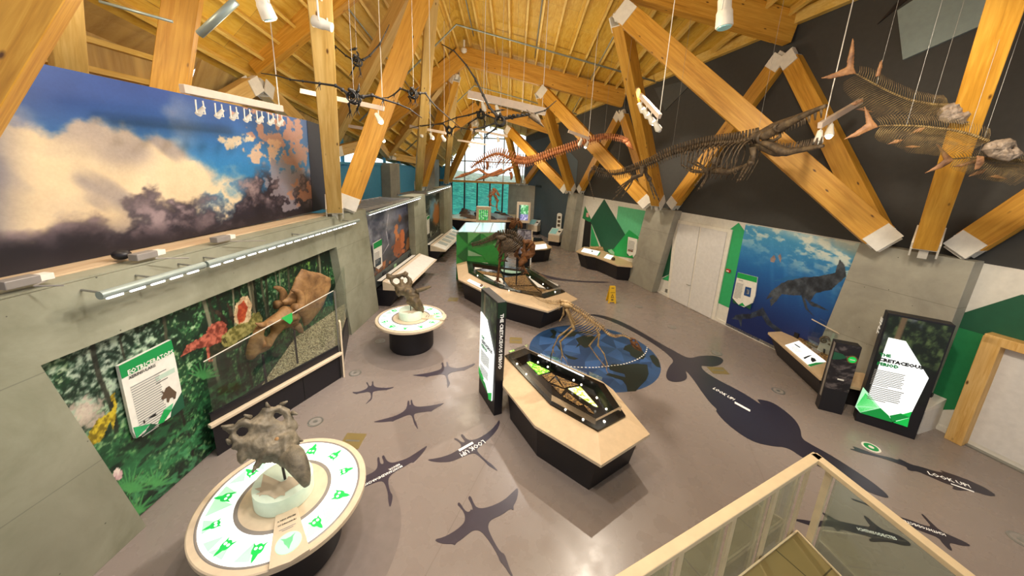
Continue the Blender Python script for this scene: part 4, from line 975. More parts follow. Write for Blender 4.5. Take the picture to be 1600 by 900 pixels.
# skulls on rods
def rod_skull(name, label, c, kx, ky, k, outline, holes, mat, extra, T, bumps=()):
    t = thing(name, label, 'skull', c+UP*1.0); P = Plane(c+UP*1.4, (V((0, 0, EYE))-(c+UP*1.4)).normalized())
    zq = lambda pts: P.poly(Z(pts, kx, ky, k))
    bp = [(*zq([(x, y)])[0], r, h) for x, y, r, h in bumps]
    mb = relief(zq(outline), [zq(h) for h in holes], T=T, w=T*1.3, res=95, rough=.35, bumps=bp, seed=8, bend=-.1)
    soften(P.put(mb).build('cranium', mat, t), 3)
    extra(t, P, lambda x, y, d=0: P.w(*Z([(x, y)], kx, ky, k)[0], d)); return t
def ex1(t, P, w):
    pa = [w(565, 300, .02), w(600, 300, .12), (w(630, 345, .2)), w(655, 400, .22), w(668, 440, .2)]
    MB().tube(spl(pa, 10), [.10, .12, .11, .09, .06, .03], 12).build('beak', M['bone_grey'], t, smooth=True)
    for a, b in (((480, 60), (470, 30)), ((545, 40), (575, 25)), ((390, 105), (360, 92)), ((300, 150), (245, 150)), ((600, 80), (625, 90)), ((628, 215), (652, 222)), ((420, 345), (402, 378)), ((290, 230), (272, 215))):
        MB().tube([w(*a, .0), w(*b, .05)], [.03, .01], 6).build('frill_spike', M['bone_grey'], t, smooth=True)
    MB().ball(w(480, 285, .075), (.035, .03, .03)).build('orbit_fill', M['bone_tan'], t, smooth=True)
    MB().ball(w(524, 215, .09), (.03, .03, .03)).build('brow_patch', M['bone_tan'], t, smooth=True)
    p = w(552, 350, -.02); MB().tube([p, V((TC1.x+.02, TC1.y, 1.0))], .014, 8).build('support_rod', M['black'], t)
rod_skull('frilled_skull', 'broad grey frilled dinosaur skull on a rod over the nearest round table', TC1, 270, 620, .311,
    [(243, 160), (265, 145), (300, 147), (330, 115), (360, 98), (378, 100), (395, 112), (432, 82), (450, 55), (480, 42), (505, 50), (552, 28), (562, 48), (590, 62), (608, 105), (628, 132), (633, 152), (618, 170), (648, 220), (634, 242), (636, 300), (640, 330), (610, 350), (575, 370), (545, 345), (500, 332), (450, 338), (432, 362), (408, 368), (402, 350), (418, 318), (375, 312), (345, 342), (325, 330), (316, 298), (322, 272), (290, 262), (298, 235), (272, 218), (285, 190), (262, 172)],
    [ell(349, 175, 30, 21, -.25), ell(533, 101, 27, 17, .6)], M['bone_grey'], ex1, .1, ((575, 200, .06, .05), (480, 285, .07, .05), (560, 290, .12, .08)))
def ex2(t, P, w):
    MB().tube(spl([w(540, 268, .06), w(590, 258, .09), w(640, 240, .12), w(678, 226, .14)], 9), [.06, .05, .04, .022], 10).build('nose_horn', M['bone_brown'], t, smooth=True)
    p = w(490, 410, -.02); MB().tube([p, V((p.x, p.y, 1.0))], .012, 8).build('support_rod', M['black'], t)
rod_skull('horned_skull', 'narrow brown dinosaur skull with a long nose horn over the second round table', TC2, 560, 410, 1/6,
    [(255, 112), (275, 98), (330, 120), (400, 100), (425, 92), (440, 78), (472, 100), (465, 125), (498, 150), (512, 185), (500, 230), (520, 255), (560, 262), (575, 300), (575, 335), (602, 385), (622, 440), (612, 476), (580, 470), (540, 450), (510, 422), (480, 405), (440, 378), (452, 352), (430, 318), (402, 312), (380, 326), (352, 300), (340, 262), (332, 222), (300, 195), (285, 162), (258, 155)],
    [ell(355, 175, 32, 26, .2), ell(440, 168, 18, 27, 0), ell(411, 147, 13, 11)], M['bone_brown'], ex2, .1, ((470, 280, .1, .06), (540, 380, .09, .06)))
# ================================================================== FLOOR GRAPHICS
def fpts(pts, x0, y0, k, z=.0045): return [fl(*q, z) for q in Z(pts, x0, y0, k)]
def smooth_poly(P, n=3):
    for _ in range(n):
        Q = []
        for i in range(len(P)):
            a, b = P[i], P[(i+1) % len(P)]; Q += [a.lerp(b, .25), a.lerp(b, .75)]
        P = Q
    return P
def decal(name, label, cat, pts, x0, y0, k, mat='decal', grp=None, rnd=1, z=.0045):
    P = fpts(pts, x0, y0, k, z)
    if rnd: P = smooth_poly(P, rnd)
    o = MB().slab(P, (0, 0, -.0025)).build(name, M[mat]); return tag(o, label, cat, grp)
def ftext(body, par, a, b, mat='lettering', bold=.02, hk=1.0):
    A, B = fl(*a, .0055), fl(*b, .0055); x = (B-A).normalized(); return text(body, A, B, UP.cross(x), M[mat], par, bold=bold, lift=.001, hk=hk)
GP = 'flying reptile silhouettes on the floor'
PT = 'dark flying reptile floor silhouette '
decal('pterosaur_silhouette', PT+'with the smallest wings, by the first floor spotlight', 'floor graphic', [(72, 430), (110, 433), (150, 427), (200, 410), (232, 390), (245, 372), (238, 355), (222, 335), (228, 325), (240, 332), (252, 360), (265, 370), (280, 362), (288, 340), (282, 322), (295, 314), (302, 325), (300, 355), (318, 378), (370, 385), (440, 388), (490, 382), (520, 375), (515, 386), (480, 398), (450, 405), (447, 414), (430, 410), (360, 416), (305, 424), (290, 445), (288, 490), (280, 515), (250, 540), (214, 568), (235, 540), (265, 510), (276, 490), (272, 445), (250, 428), (200, 438), (130, 448), (120, 457), (108, 450), (85, 444)], 540, 550, 220/1523, 'decal', GP)
decal('pterosaur_silhouette', PT+'beside the tall central light panel, behind the others', 'floor graphic', [(712, 250), (790, 243), (870, 230), (950, 212), (1020, 190), (1042, 170), (1042, 140), (1036, 118), (1048, 110), (1058, 120), (1060, 150), (1068, 162), (1088, 160), (1094, 140), (1086, 115), (1098, 104), (1110, 115), (1112, 145), (1135, 165), (1200, 175), (1270, 165), (1330, 145), (1400, 118), (1395, 140), (1340, 170), (1295, 192), (1280, 202), (1262, 198), (1200, 208), (1140, 222), (1108, 245), (1108, 275), (1118, 310), (1132, 335), (1120, 365), (1102, 392), (1098, 360), (1098, 325), (1090, 280), (1075, 248), (1040, 242), (960, 252), (890, 264), (880, 275), (865, 265), (800, 262)], 540, 550, 220/1523, 'decal', GP)
decal('pterosaur_silhouette', PT+'in the middle of the row, with feet close together', 'floor graphic', [(290, 758), (360, 738), (450, 715), (540, 690), (610, 655), (650, 620), (666, 580), (668, 545), (676, 525), (690, 528), (692, 560), (690, 575), (708, 568), (702, 535), (708, 515), (720, 518), (724, 550), (740, 580), (780, 592), (860, 588), (950, 575), (1068, 548), (1050, 565), (990, 600), (940, 632), (925, 646), (908, 640), (850, 648), (790, 655), (745, 668), (738, 695), (750, 740), (768, 765), (775, 800), (786, 838), (765, 810), (742, 775), (735, 745), (722, 700), (705, 680), (670, 680), (600, 710), (530, 738), (512, 752), (495, 748), (400, 758)], 540, 550, 220/1523, 'decal', GP)
d4 = decal('pterosaur_silhouette', PT+'with long species name, partly under the nearest round table', 'floor graphic', [(20, 590), (80, 555), (140, 525), (172, 495), (182, 455), (175, 400), (185, 382), (198, 390), (200, 425), (212, 450), (235, 448), (236, 420), (220, 385), (230, 366), (244, 372), (258, 405), (285, 432), (330, 438), (400, 418), (470, 390), (540, 345), (600, 305), (650, 272), (620, 325), (560, 395), (528, 425), (515, 438), (495, 432), (430, 475), (360, 510), (300, 555), (280, 595), (282, 650), (300, 715), (322, 740), (318, 790), (296, 866), (278, 790), (278, 730), (262, 670), (240, 620), (210, 608), (140, 630), (60, 665), (20, 680)], 560, 650, 1/6, 'decal', GP)
ftext('MONTANAZHDARCHO', d4, (628, 726.5), (568, 757), hk=1.1); ftext('MINOR', d4, (624, 724), (607, 733), hk=1.0)
d5 = decal('pterosaur_silhouette', PT+'that says look up, nearest the central light panel foot', 'floor graphic', [(640, 408), (720, 398), (800, 380), (880, 350), (940, 312), (965, 285), (960, 258), (925, 232), (895, 215), (908, 206), (935, 218), (965, 242), (990, 250), (1000, 238), (980, 210), (958, 180), (968, 166), (985, 178), (1010, 212), (1050, 228), (1110, 215), (1180, 180), (1250, 125), (1300, 65), (1322, 32), (1326, 75), (1300, 130), (1250, 190), (1180, 250), (1120, 300), (1112, 322), (1130, 350), (1180, 400), (1215, 428), (1250, 450), (1316, 522), (1260, 490), (1212, 458), (1195, 435), (1140, 385), (1100, 352), (1060, 350), (980, 380), (900, 415), (840, 432), (750, 432), (690, 425)], 560, 650, 1/6, 'decal', GP)
ftext('LOOK UP!', d5, (755, 687), (718, 708.5), hk=1.15)
mb = MB(); A, B = fl(739, 691.5, .004), fl(717, 704, .004); mb.beam(A, B, .05, .002); mb.build('small_print', M['lettering'], d5)
decal('pterosaur_silhouette', PT+'nearest the stair landing, with the broadest wings', 'floor graphic', [(105, 578), (180, 560), (260, 520), (330, 470), (370, 425), (376, 380), (360, 330), (330, 295), (306, 268), (318, 250), (335, 262), (370, 320), (400, 338), (420, 328), (425, 312), (440, 320), (442, 300), (420, 245), (400, 215), (412, 194), (430, 205), (450, 260), (480, 300), (540, 305), (640, 272), (720, 230), (790, 165), (840, 118), (842, 175), (825, 240), (798, 285), (805, 315), (790, 320), (775, 305), (700, 360), (620, 395), (585, 425), (576, 480), (610, 560), (660, 650), (690, 690), (722, 705), (745, 770), (770, 840), (800, 905), (770, 890), (720, 810), (680, 770), (665, 720), (600, 610), (540, 530), (500, 498), (450, 495), (400, 530), (340, 580), (300, 605), (285, 630), (262, 615), (200, 618), (140, 605)], 660, 740, 260/1462, 'decal', GP)
# large swimming reptile
mo = decal('sea_reptile_silhouette', 'huge dark swimming reptile floor silhouette with paddles, stretching from globe to landing', 'floor graphic', [(60, 45), (110, 40), (200, 58), (300, 100), (400, 155), (500, 215), (580, 258), (640, 292), (680, 298), (720, 285), (790, 282), (840, 290), (868, 310), (850, 335), (810, 348), (760, 345), (730, 342), (750, 375), (830, 425), (930, 475), (1010, 520), (1090, 575), (1060, 540), (1080, 540), (1150, 555), (1230, 610), (1290, 665), (1318, 720), (1320, 768), (1380, 805), (1500, 870), (1640, 960), (1760, 1040), (1857, 1128), (1740, 1095), (1600, 1025), (1450, 945), (1340, 890), (1240, 820), (1150, 815), (1040, 790), (950, 735), (870, 670), (815, 605), (830, 600), (790, 565), (740, 500), (690, 425), (638, 362), (655, 410), (635, 432), (580, 440), (535, 428), (525, 395), (545, 345), (572, 320), (560, 295), (500, 245), (400, 180), (300, 125), (200, 78), (110, 50)], 900, 480, 4/15, 'decal_n', None, 2)
ftext('LOOK UP!', mo, (1113, 607), (1145, 625.5), hk=1.3)
mb = MB(); [mb.beam(fl(1148, 628+1.6*k, .004), fl(1172, 641+1.6*k, .004), .035, .002) for k in range(2)]; mb.build('small_print', M['lettering'], mo)
decal('tail_silhouette', 'long dark curved tail silhouette sweeping over the floor behind the middle case', 'floor graphic', [(300, 580), (420, 630), (560, 665), (720, 690), (880, 702), (1040, 706), (1125, 714), (1040, 720), (880, 716), (700, 705), (540, 688), (400, 650), (290, 600)], 780, 330, 240/1543, 'decal', None, 2)
# fishes
GF = 'fish silhouettes on the floor'
fa = decal('fish_silhouette', 'dark fish floor silhouette that says look up, before the timber framed door', 'floor graphic', [(395, 152), (440, 158), (415, 136), (470, 155), (560, 188), (640, 205), (690, 222), (690, 210), (720, 225), (760, 245), (830, 262), (900, 285), (955, 295), (930, 278), (980, 295), (1060, 322), (1140, 355), (1210, 390), (1268, 430), (1220, 432), (1140, 405), (1090, 398), (1040, 398), (1000, 385), (1020, 375), (960, 355), (880, 320), (800, 285), (770, 285), (740, 275), (740, 262), (690, 242), (600, 210), (520, 190), (460, 175)], 1220, 660, 380/1425, 'decal_n', GF)
ftext('LOOK UP!', fa, (1451, 741), (1517, 762.5), hk=1.1); mb = MB(); mb.beam(fl(1486, 756, .004), fl(1522, 768.5, .004), .025, .002).build('small_print', M['lettering'], fa)
fbb = decal('fish_silhouette', 'dark fish floor silhouette with upside down name, under the landing rail', 'floor graphic', [(408, 442), (470, 462), (550, 495), (620, 535), (680, 548), (760, 572), (830, 600), (885, 612), (850, 570), (820, 535), (835, 538), (880, 585), (935, 635), (1000, 665), (1070, 695), (1122, 725), (1060, 722), (1000, 705), (985, 710), (1008, 750), (990, 748), (950, 710), (925, 675), (860, 650), (780, 620), (700, 590), (640, 562), (600, 555), (600, 545), (570, 520), (500, 480), (430, 458)], 1220, 660, 380/1425, 'decal_n', GF)
ftext('ICHTHYODECTES', fbb, (1476, 834), (1408, 811), hk=1.1)
fc = decal('fish_silhouette', 'dark fish floor silhouette with readable name, behind the landing glass', 'floor graphic', [(60, 565), (120, 568), (190, 580), (250, 575), (280, 570), (255, 545), (238, 522), (280, 545), (330, 575), (400, 590), (470, 605), (530, 612), (505, 580), (482, 545), (500, 548), (545, 590), (600, 630), (680, 655), (740, 690), (770, 722), (720, 722), (640, 700), (580, 698), (530, 700), (512, 685), (540, 675), (480, 660), (410, 640), (350, 625), (342, 640), (330, 635), (310, 612), (240, 605), (200, 618), (180, 605), (130, 590)], 1220, 660, 380/1425, 'decal_n', GF)
ftext('ICHTHYODECTES', fc, (1341, 828.5), (1402, 844), hk=1.2)
# globe
gc, gr = V((.484*EYE, 1.805*EYE, 0)), .3607*EYE
gl_ = thing('globe_graphic', 'blue faceted world map disc on the floor under the running skeleton', 'floor graphic', gc)
MB().lathe(gc, [(gr, 0), (gr, .002), (.001, .002)], 96).build('sea_disc', M['globe_a'], gl_)
rn = random.Random(3); mbs = {'globe_a': MB(), 'globe_b': MB(), 'globe_c': MB()}
st = .42
for j in range(-10, 11):
    for i in range(-10, 11):
        J = lambda a, b: gc+V(((a+.5*(b % 2))*st+.09*math.sin(a*5.1+b*3.3), b*st*.87+.09*math.cos(a*2.7+b*7.1), 0))
        a, b, c, d = J(i, j), J(i+1, j), J(i, j+1), J(i+1, j+1)
        for tri in (((a, b, d) if j % 2 else (a, b, c)), ((a, d, c) if j % 2 else (b, d, c))):
            if all((p-gc).length < gr-.01 for p in tri): mbs[rn.choice(list(mbs))].poly([p+UP*.0028 for p in tri])
for m, mb in mbs.items(): mb.build('facet_pattern', M[m], gl_)
for nm, pts in (('south_land', [(930, 505), (960, 485), (1100, 488), (1200, 480), (1300, 490), (1315, 580), (1290, 640), (1220, 710), (1190, 745), (1110, 748), (1100, 690), (1060, 640), (980, 615), (900, 590), (930, 570), (1040, 600), (1090, 612), (1080, 580), (1000, 560), (940, 540)]), ('east_land', [(1085, 310), (1130, 295), (1200, 310), (1260, 360), (1285, 410), (1260, 440), (1190, 430), (1140, 400), (1130, 370), (1070, 345)]), ('north_land', [(610, 240), (680, 212), (760, 208), (825, 230), (770, 275), (755, 320), (700, 330), (660, 300), (610, 330), (640, 285)]),
                ('top_land', [(450, 180), (560, 165), (620, 175), (760, 170), (790, 195), (700, 185), (620, 195), (600, 220), (520, 225)]), ('rim_land', [(1320, 405), (1360, 395), (1410, 440), (1430, 520), (1390, 510), (1350, 470)]), ('isle', [(500, 385), (560, 410), (640, 430), (600, 445), (540, 430)]), ('isle', [(365, 160), (400, 150), (430, 175), (410, 240), (360, 230), (395, 200)]), ('isle', [(430, 290), (480, 340), (500, 380), (450, 340)])):
    MB().slab(fpts(pts, 800, 490, .1625, .0045), (0, 0, -.002)).build('land_shape', M['land'], gl_)
pa = [fl(*q, .005) for q in Z([(540, 508), (640, 515), (760, 518), (860, 513), (960, 500), (1060, 488), (1150, 462), (1230, 425), (1285, 375), (1300, 320)], 800, 490, .1625)]
sp = spl(pa, 61); mb = MB()
for k in range(0, 60, 2): mb.beam(sp[k], sp[k+1], .03, .002)
mb.build('dashed_line', M['label'], gl_)
# floor boxes, round floor lights
def floorbox(q, label, w=.34, d=.34):
    p = fl(*q); t = thing('floor_box', label, 'floor box', p, group='brass floor boxes')
    MB().box(p+UP*.003, (w, d, .006)).build('lid', M['brass'], t, bevel=.002); MB().box(p+UP*.0068, (w*.7, .03, .002)).build('cable_flap', M['steel'], t)
floorbox((708, 468), 'brass floor box between second round table and middle case'); floorbox((806, 532), 'brass floor box beside the globe disc edge'); floorbox((1122, 579), 'brass floor box by the big swimming silhouette paddle', .4, .3); floorbox((551, 689), 'brass floor box at the far edge of the nearest round table')
FLL = [((555, 583), 'by the foot of the angled glass case'), ((493, 659), 'behind the nearest round table'), ((594, 533), 'on the grey disc of the second round table'), ((1216, 611), 'before the ammonite desk'), ((1120, 552), 'by the big silhouette paddle tip'), ((1050, 511), 'between globe disc and white doors'), ((998, 479), 'near the yellow caution sign'), ((926, 434), 'beyond the curved tail silhouette'), ((899, 418), 'before the fossil desk'), ((1361, 699), 'before the large white light panel'), ((1596, 844), 'at the right edge near the fish silhouettes'), ((680, 429), 'along the left aisle, nearest'), ((665, 444.5), 'along the left aisle behind table two'), ((691, 413), 'along the left aisle, middle'), ((701, 401), 'along the left aisle, farthest')]
for q, lab in FLL:
    p = fl(*q); t = thing('floor_socket', 'round metal floor cover '+lab, 'floor cover', p, group='round floor covers')
    lit = q[0] == 1361
    MB().lathe(p, [(.13, 0), (.13, .005), (.105, .006), (.001, .006)], 28).build('ring', M['steel'] if not lit else M['label'], t)
    MB().lathe(p+UP*.0062, [(.1, 0), (.1, .001), (.055, .002)], 28).build('plate', M['slate'] if not lit else M['print_green'], t)
    MB().lathe(p+UP*.0084, [(.04, 0), (.04, .001)], 20).build('hub', M['steel'] if not lit else M['label'], t)
# ================================================================== DIAMOND CASES
def case(name, label, outer, inner, base_in, zo, zi, tray, grp=None):
    """cream deck sloping up from the outer edge to a black frame and a sunk bed"""
    ctr = sum(outer, V())/len(outer); t = thing(name, label, 'display case', XY(ctr), group=grp)
    n = len(outer); fo = [XY(p) for p in outer]; c0 = XY(ctr)
    bp = [p.lerp(c0, base_in[0]) for p in fo]; tp = [p.lerp(c0, base_in[1]) for p in fo]
    MB().prism(bp, [p+UP*(zo-.05) for p in tp]).build('base', M['black'], t)
    MB().prism([p+UP*(zo-.05) for p in fo], [p+UP*(zo-.005) for p in fo]).build('deck_edge', M['cream2'], t, bevel=.004)
    mi = [XY(p)+UP*zi for p in inner]; mo_ = [p+UP*(zo+.001) for p in fo]
    mb = MB(); mb.add(mo_+mi, [])
    m = len(mi); c2 = c0
    an = lambda v: math.atan2(v.y-c2.y, v.x-c2.x)
    def unwrap(L):
        out = [an(L[0])]
        for v in L[1:]:
            d = an(v)-out[-1]; d = (d+PI) % (2*PI)-PI; out.append(out[-1]+d)
        return out
    k0 = min(range(m), key=lambda k: (mi[k].xy-mo_[0].xy).length)
    rot = [(k0+k) % m for k in range(m)]; ao = unwrap(mo_+[mo_[0]]); ai = unwrap([mi[k] for k in rot]+[mi[k0]])
    ai = [x-2*PI*round((ai[0]-ao[0])/(2*PI)) for x in ai]; i = j = 0; sg_ = 1 if ao[-1] > ao[0] else -1
    while i < n or j < m:
        if j >= m or (i < n and sg_*ao[i+1] <= sg_*ai[j+1]): mb.f.append([i % n, (i+1) % n, n+rot[j % m]]); i += 1
        else: mb.f.append([n+rot[j % m], i % n, n+rot[(j+1) % m]]); j += 1
    mb.build('deck', M['cream'], t)
    sh = lambda f, z: [XY(p).lerp(c0, f)+UP*z for p in inner]
    mb = MB(); A_, B_, C_, D_ = sh(0, zi-.02), sh(0, zi+.03), sh(.16, zi+.03), sh(.24, zi-.1)
    o = 0; mb.add(A_+B_+C_+D_, []); 
    for r in range(3):
        for i in range(m): j = (i+1) % m; mb.f.append([r*m+i, r*m+j, (r+1)*m+j, (r+1)*m+i])
    mb.build('frame', M['black2'], t)
    MB().prism(sh(.2, zi-.11), sh(.2, zi-.095)).build('bed', M['black2'], t)
    gA, gB = sh(.07, zi+.03), sh(.07, zi+.17); mb = MB()
    for i in range(m): j = (i+1) % m; mb.add([gA[i], gA[j], gB[j], gB[i]], [(0, 1, 2, 3)])
    mb.build('glass_guard', M['glass'], t)
    tray(t); return t
def tris(t, zt, items):
    for pts, m, nm in items:
        P = [fl(*q, zt) for q in pts]; MB().slab(P, (0, 0, .012)).build(nm, M[m], t)
def dots(q, z, k0=''): pass
k1 = lambda pts: Z(pts, 720, 440, .3444)
o1 = [fl(*q, .70) for q in k1([(190, 470), (335, 652), (637, 833), (858, 692), (690, 490), (640, 452), (290, 300), (198, 335)])]
i1 = [fl(*q, .80) for q in k1([(200, 340), (405, 560), (622, 683), (747, 615), (650, 470), (290, 307)])]
def tray1(t):
    kk = lambda pts: Z(pts, 800, 490, .1625)
    tris(t, .706, [(kk([(95, 425), (365, 558), (255, 590)]), 'litgreen', 'lit_leaf_panel'), (kk([(540, 725), (655, 705), (825, 900), (790, 890)]), 'lityellow', 'lit_leaf_panel'),
                  (kk([(290, 600), (380, 575), (415, 600), (350, 660)]), 'bark', 'bark_panel'), (kk([(425, 600), (640, 690), (500, 715)]), 'bark', 'bark_panel'), (kk([(365, 665), (412, 620), (490, 715)]), 'bark', 'bark_panel'),
                  (kk([(380, 690), (505, 735), (470, 785)]), 'bark', 'bark_panel'), (kk([(490, 800), (530, 760), (680, 880), (640, 890)]), 'bark', 'bark_panel'), (Z([(1190, 720), (1230, 740), (1310, 800), (1270, 790)], 0, 0, 1) if False else kk([(690, 880), (730, 900), (790, 965), (740, 950)]), 'bark', 'bark_panel')])
    for k, q in enumerate(k1([(350, 366), (395, 387), (255, 373), (297, 420), (512, 447), (547, 468), (475, 580), (555, 625), (652, 635), (660, 578), (617, 527)])):
        p = fl(*q, .84); MB().ball(p, .018, nu=8, nv=6).build('pin_light', M['lamp'], t, smooth=True)
    a, b = fl(841, 555, .86), fl(912, 588, .86); MB().tube([a, b], .012, 6).build('strip_lamp', M['ledstrip'], t)
case1 = case('display_case', 'diamond shaped cream deck case with green lit panels beside the globe disc', o1, i1, (.16, .08), .70, .80, tray1, 'diamond display cases')
k2 = lambda pts: Z(pts, 700, 350, .1778)
o2 = [fl(*q, .70) for q in k2([(90, 485), (300, 590), (500, 668), (880, 768), (1140, 660), (1040, 600), (720, 395), (150, 322), (75, 352)])]
i2 = [fl(*q, .80) for q in k2([(165, 328), (180, 430), (300, 500), (450, 565), (850, 655), (1030, 600), (715, 402)])]
def tray2(t):
    tris(t, .706, [(k2([(220, 335), (350, 345), (370, 380), (240, 400)]), 'label', 'white_panel'), (k2([(310, 445), (470, 480), (505, 545), (420, 510)]), 'label', 'white_panel'), (k2([(250, 410), (470, 440), (480, 470), (300, 440)]), 'bark', 'bark_panel'),
                  (k2([(480, 475), (680, 450), (740, 540), (530, 545)]), 'bark', 'bark_panel'), (k2([(540, 550), (750, 550), (810, 600), (600, 580)]), 'bark', 'bark_panel'), (k2([(690, 450), (920, 580), (790, 555)]), 'label', 'white_panel'), (k2([(770, 560), (920, 590), (850, 615)]), 'bark', 'bark_panel')])
    for q in k2([(835, 528), (942, 597), (720, 465), (535, 585), (260, 452)]): MB().ball(fl(*q, .84), .02, nu=8, nv=6).build('pin_light', M['lamp'], t, smooth=True)
    P = [fl(*q, .72) for q in k2([(168, 508), (230, 458), (352, 515), (290, 572)])]
    MB().slab([p+UP*.03 for p in P], (0, 0, .008)).build('caption_panel', M['glow'], t)
    P = [fl(*q, .765) for q in k2([(275, 545), (300, 520), (308, 545), (290, 555)])]; MB().slab(P, (0, 0, .003)).build('caption_picture', F('caption picture', '#6b5140', .6), t)
    P = [fl(*q, .765) for q in k2([(290, 572), (330, 548), (320, 560), (305, 572)])]; MB().slab(P, (0, 0, .003)).build('caption_corner', M['g_bright'], t)
case2 = case('display_case', 'diamond shaped cream deck case under the mounted frilled skeleton', o2, i2, (.14, .07), .70, .80, tray2, 'diamond display cases')
# ================================================================== LIGHT PANELS AND CABINET
def forest_print(x, y, u, v):
    b = fbm(u*9, v*12, 4, 5, .65); a = fbm(u*4, v*5, 6, 4)
    C = mixc(np.broadcast_to(rgb('#0e1a12'), x.shape+(3,)), np.broadcast_to(rgb('#4c5f3a'), x.shape+(3,)), sstep(.42, .75, b))
    C = blotch(C, sstep(.56, .7, a)*sstep(.4, 1, v), '#5a5f6c', .8); C = blotch(C, sstep(.07, .03, np.abs(u-.2-.05*v)), '#6b5844', .9)
    C = blotch(C, sstep(.55, .3, v), '#0c0e10', .9); return C
def light_panel(label, K, L, R, h, face, head, hside, heads=None):
    """upright slab: K front corner, L far end of the broad face, R far end of the narrow side"""
    t = thing('light_panel', label, 'light panel', K, group='tall lit text panels'); d = R-K; xL = (L-K)
    MB().prism([K, L, L+d, R], [p+UP*h for p in (K, L, L+d, R)]).build('cabinet', M['black'], t, bevel=.006)
    n = -d.normalized(); xd = xL.normalized()
    if n.cross(UP).dot(xd) > 0: pass
    e = n*.004
    lo_, hi_ = h*.30, h*.985
    a, b = K+xL*.03, K+xL*.97
    if UP.cross(n).dot(xL) < 0: a, b = b, a      # left to right as read from the front
    mural('forest_print', a+UP*lo_+e, b+UP*lo_+e, b+UP*hi_+e, a+UP*hi_+e, 60, 80, lambda u, v: forest_print(u, u, u, v), M['print_dim'], t)
    rd = (b-a); P = lambda u, v, q=0: a+rd*u+UP*(h*v)+n*(.03+q)
    MB().slab([P(*q) for q in face], -n*.025).build('lit_face', M['glow'], t)
    for pts, m in head: MB().slab([P(*q, .003) for q in pts], -n*.003).build('lit_facet', M[m], t)
    return t, P, rd, n
K = fl(771.7, 650); L_ = fl(748, 612); R_ = fl(783, 648.5)
nrm1 = V((-(L_-K).y, (L_-K).x, 0)).normalized(); nrm1 = nrm1 if nrm1.dot(R_-K) > 0 else -nrm1
R_ = K+nrm1*.17
FACE = [(.04, .22), (.06, .80), (.45, .78), (.95, .55), (.92, .12), (.5, .16)]
def fill(t, P, rd, n, lines):
    for body, u0, u1, v, m in lines: text(body, P(u0, v, .002), P(u1, v, .002), UP, M[m], t, bold=.06, lift=.004)
    mb = MB(); x = rd.normalized(); para(mb, P(.18, .475, .004), x, UP, rd.length*.55, .26, 7, n=n); para(mb, P(.15, .33, .004), x, UP, rd.length*.55, .2, 6, n=n); mb.build('print_block', M['line'], t)
FAC = [([(.04, .28), (.04, .22), (.3, .2), (.42, .22)], 'glow_g2'), ([(.04, .215), (.5, .2), (.7, .14), (.1, .18)], 'glow_g3'), ([(.7, .15), (.93, .2), (.92, .12), (.75, .1)], 'glow_g2')]
t, P, rd, n = light_panel('narrow seen tall lit panel with vertical white title, at the end of the diamond case', K, L_, R_, 2.3, FACE, FAC, 0)
fill(t, P, rd, n, [('THE', .2, .38, .585, 'print_green'), ('CRETACEOUS', .2, .9, .545, 'ink'), ('PERIOD', .2, .58, .505, 'print_green')])
sd = (R_-K).normalized(); sn = UP.cross(sd).normalized(); sn = sn if sn.dot(O-K) > 0 else -sn
text('THE CRETACEOUS PERIOD', K.lerp(R_, .32)+UP*2.08+sn*.004, K.lerp(R_, .32)+UP*.98+sn*.004, sd, M['lettering'], t, bold=.035, lift=.004)
MB().slab([K+sn*.002+UP*2.0, R_+sn*.002+UP*2.0, R_+sn*.002+UP*2.29, K+sn*.002+UP*2.29], sn*.003).build('side_print', F('dark forest side print', '#14301f', .4), t)
# large panel at the right
BL, BR_ = fl(1335.6, 657), fl(1429.2, 687.5); bx = BR_-BL; bn = V((bx.y, -bx.x, 0)).normalized(); bn = bn if bn.dot(O-BL) > 0 else -bn
hh = 2.31
t2, P2, rd2, n2_ = light_panel('large bright tall lit panel facing the stair, before the leaning right pier', BL, BR_, BL-bn*.22, hh, [(.06, .2), (.09, .80), (.38, .80), (.9, .55), (.8, .10), (.1, .17)], [], 0)
PL2 = Plane(BL+bn*.034, bn); w2 = lambda x, y, d=0: PL2.w(*Z([(x, y)], 1180, 450, .2778)[0], d)
for pts, m in (([(607, 557), (705, 675), (590, 700), (562, 668)], 'glow_g'), ([(620, 590), (690, 672), (590, 698), (570, 660)], 'glow_g2'), ([(590, 702), (705, 675), (752, 718), (770, 755)], 'glow_g3'), ([(755, 718), (820, 705), (870, 728), (770, 752)], 'glow_g3'), ([(820, 712), (882, 695), (868, 728)], 'glow_g2'), ([(775, 755), (868, 730), (856, 782)], 'glow_g2')):
    MB().slab([w2(*q, .004) for q in pts], -bn*.003).build('lit_facet', M[m], t2)
text('THE', w2(700, 380), w2(764, 391), UP, M['print_green'], t2, bold=.065, lift=.006); text('CRETACEOUS', w2(693, 406), w2(948, 459), UP, M['ink'], t2, bold=.065, lift=.006, hk=.95); text('PERIOD', w2(684, 429), w2(806, 454), UP, M['print_green'], t2, bold=.065, lift=.006)
mb = MB(); x = (w2(948, 460)-w2(692, 410)).normalized(); para(mb, w2(672, 452), x, UP, .42, .34, 10, n=bn, thick=.006); para(mb, w2(650, 545), x, UP, .44, .3, 8, n=bn, thick=.006); mb.build('print_block', M['line'], t2)
ex = bx.normalized(); text('THE CRETACEOUS PERIOD', BR_+ex*.006-bn*.08+UP*2.05, BR_+ex*.006-bn*.08+UP*.75, -bn, M['lettering'], t2, bold=.04, lift=.004, n=ex)
text('THE', BL-ex*.006-bn*.14+UP*1.8, BL-ex*.006-bn*.14+UP*2.15, -bn, M['lettering'], t2, bold=.04, lift=.004, n=-ex)
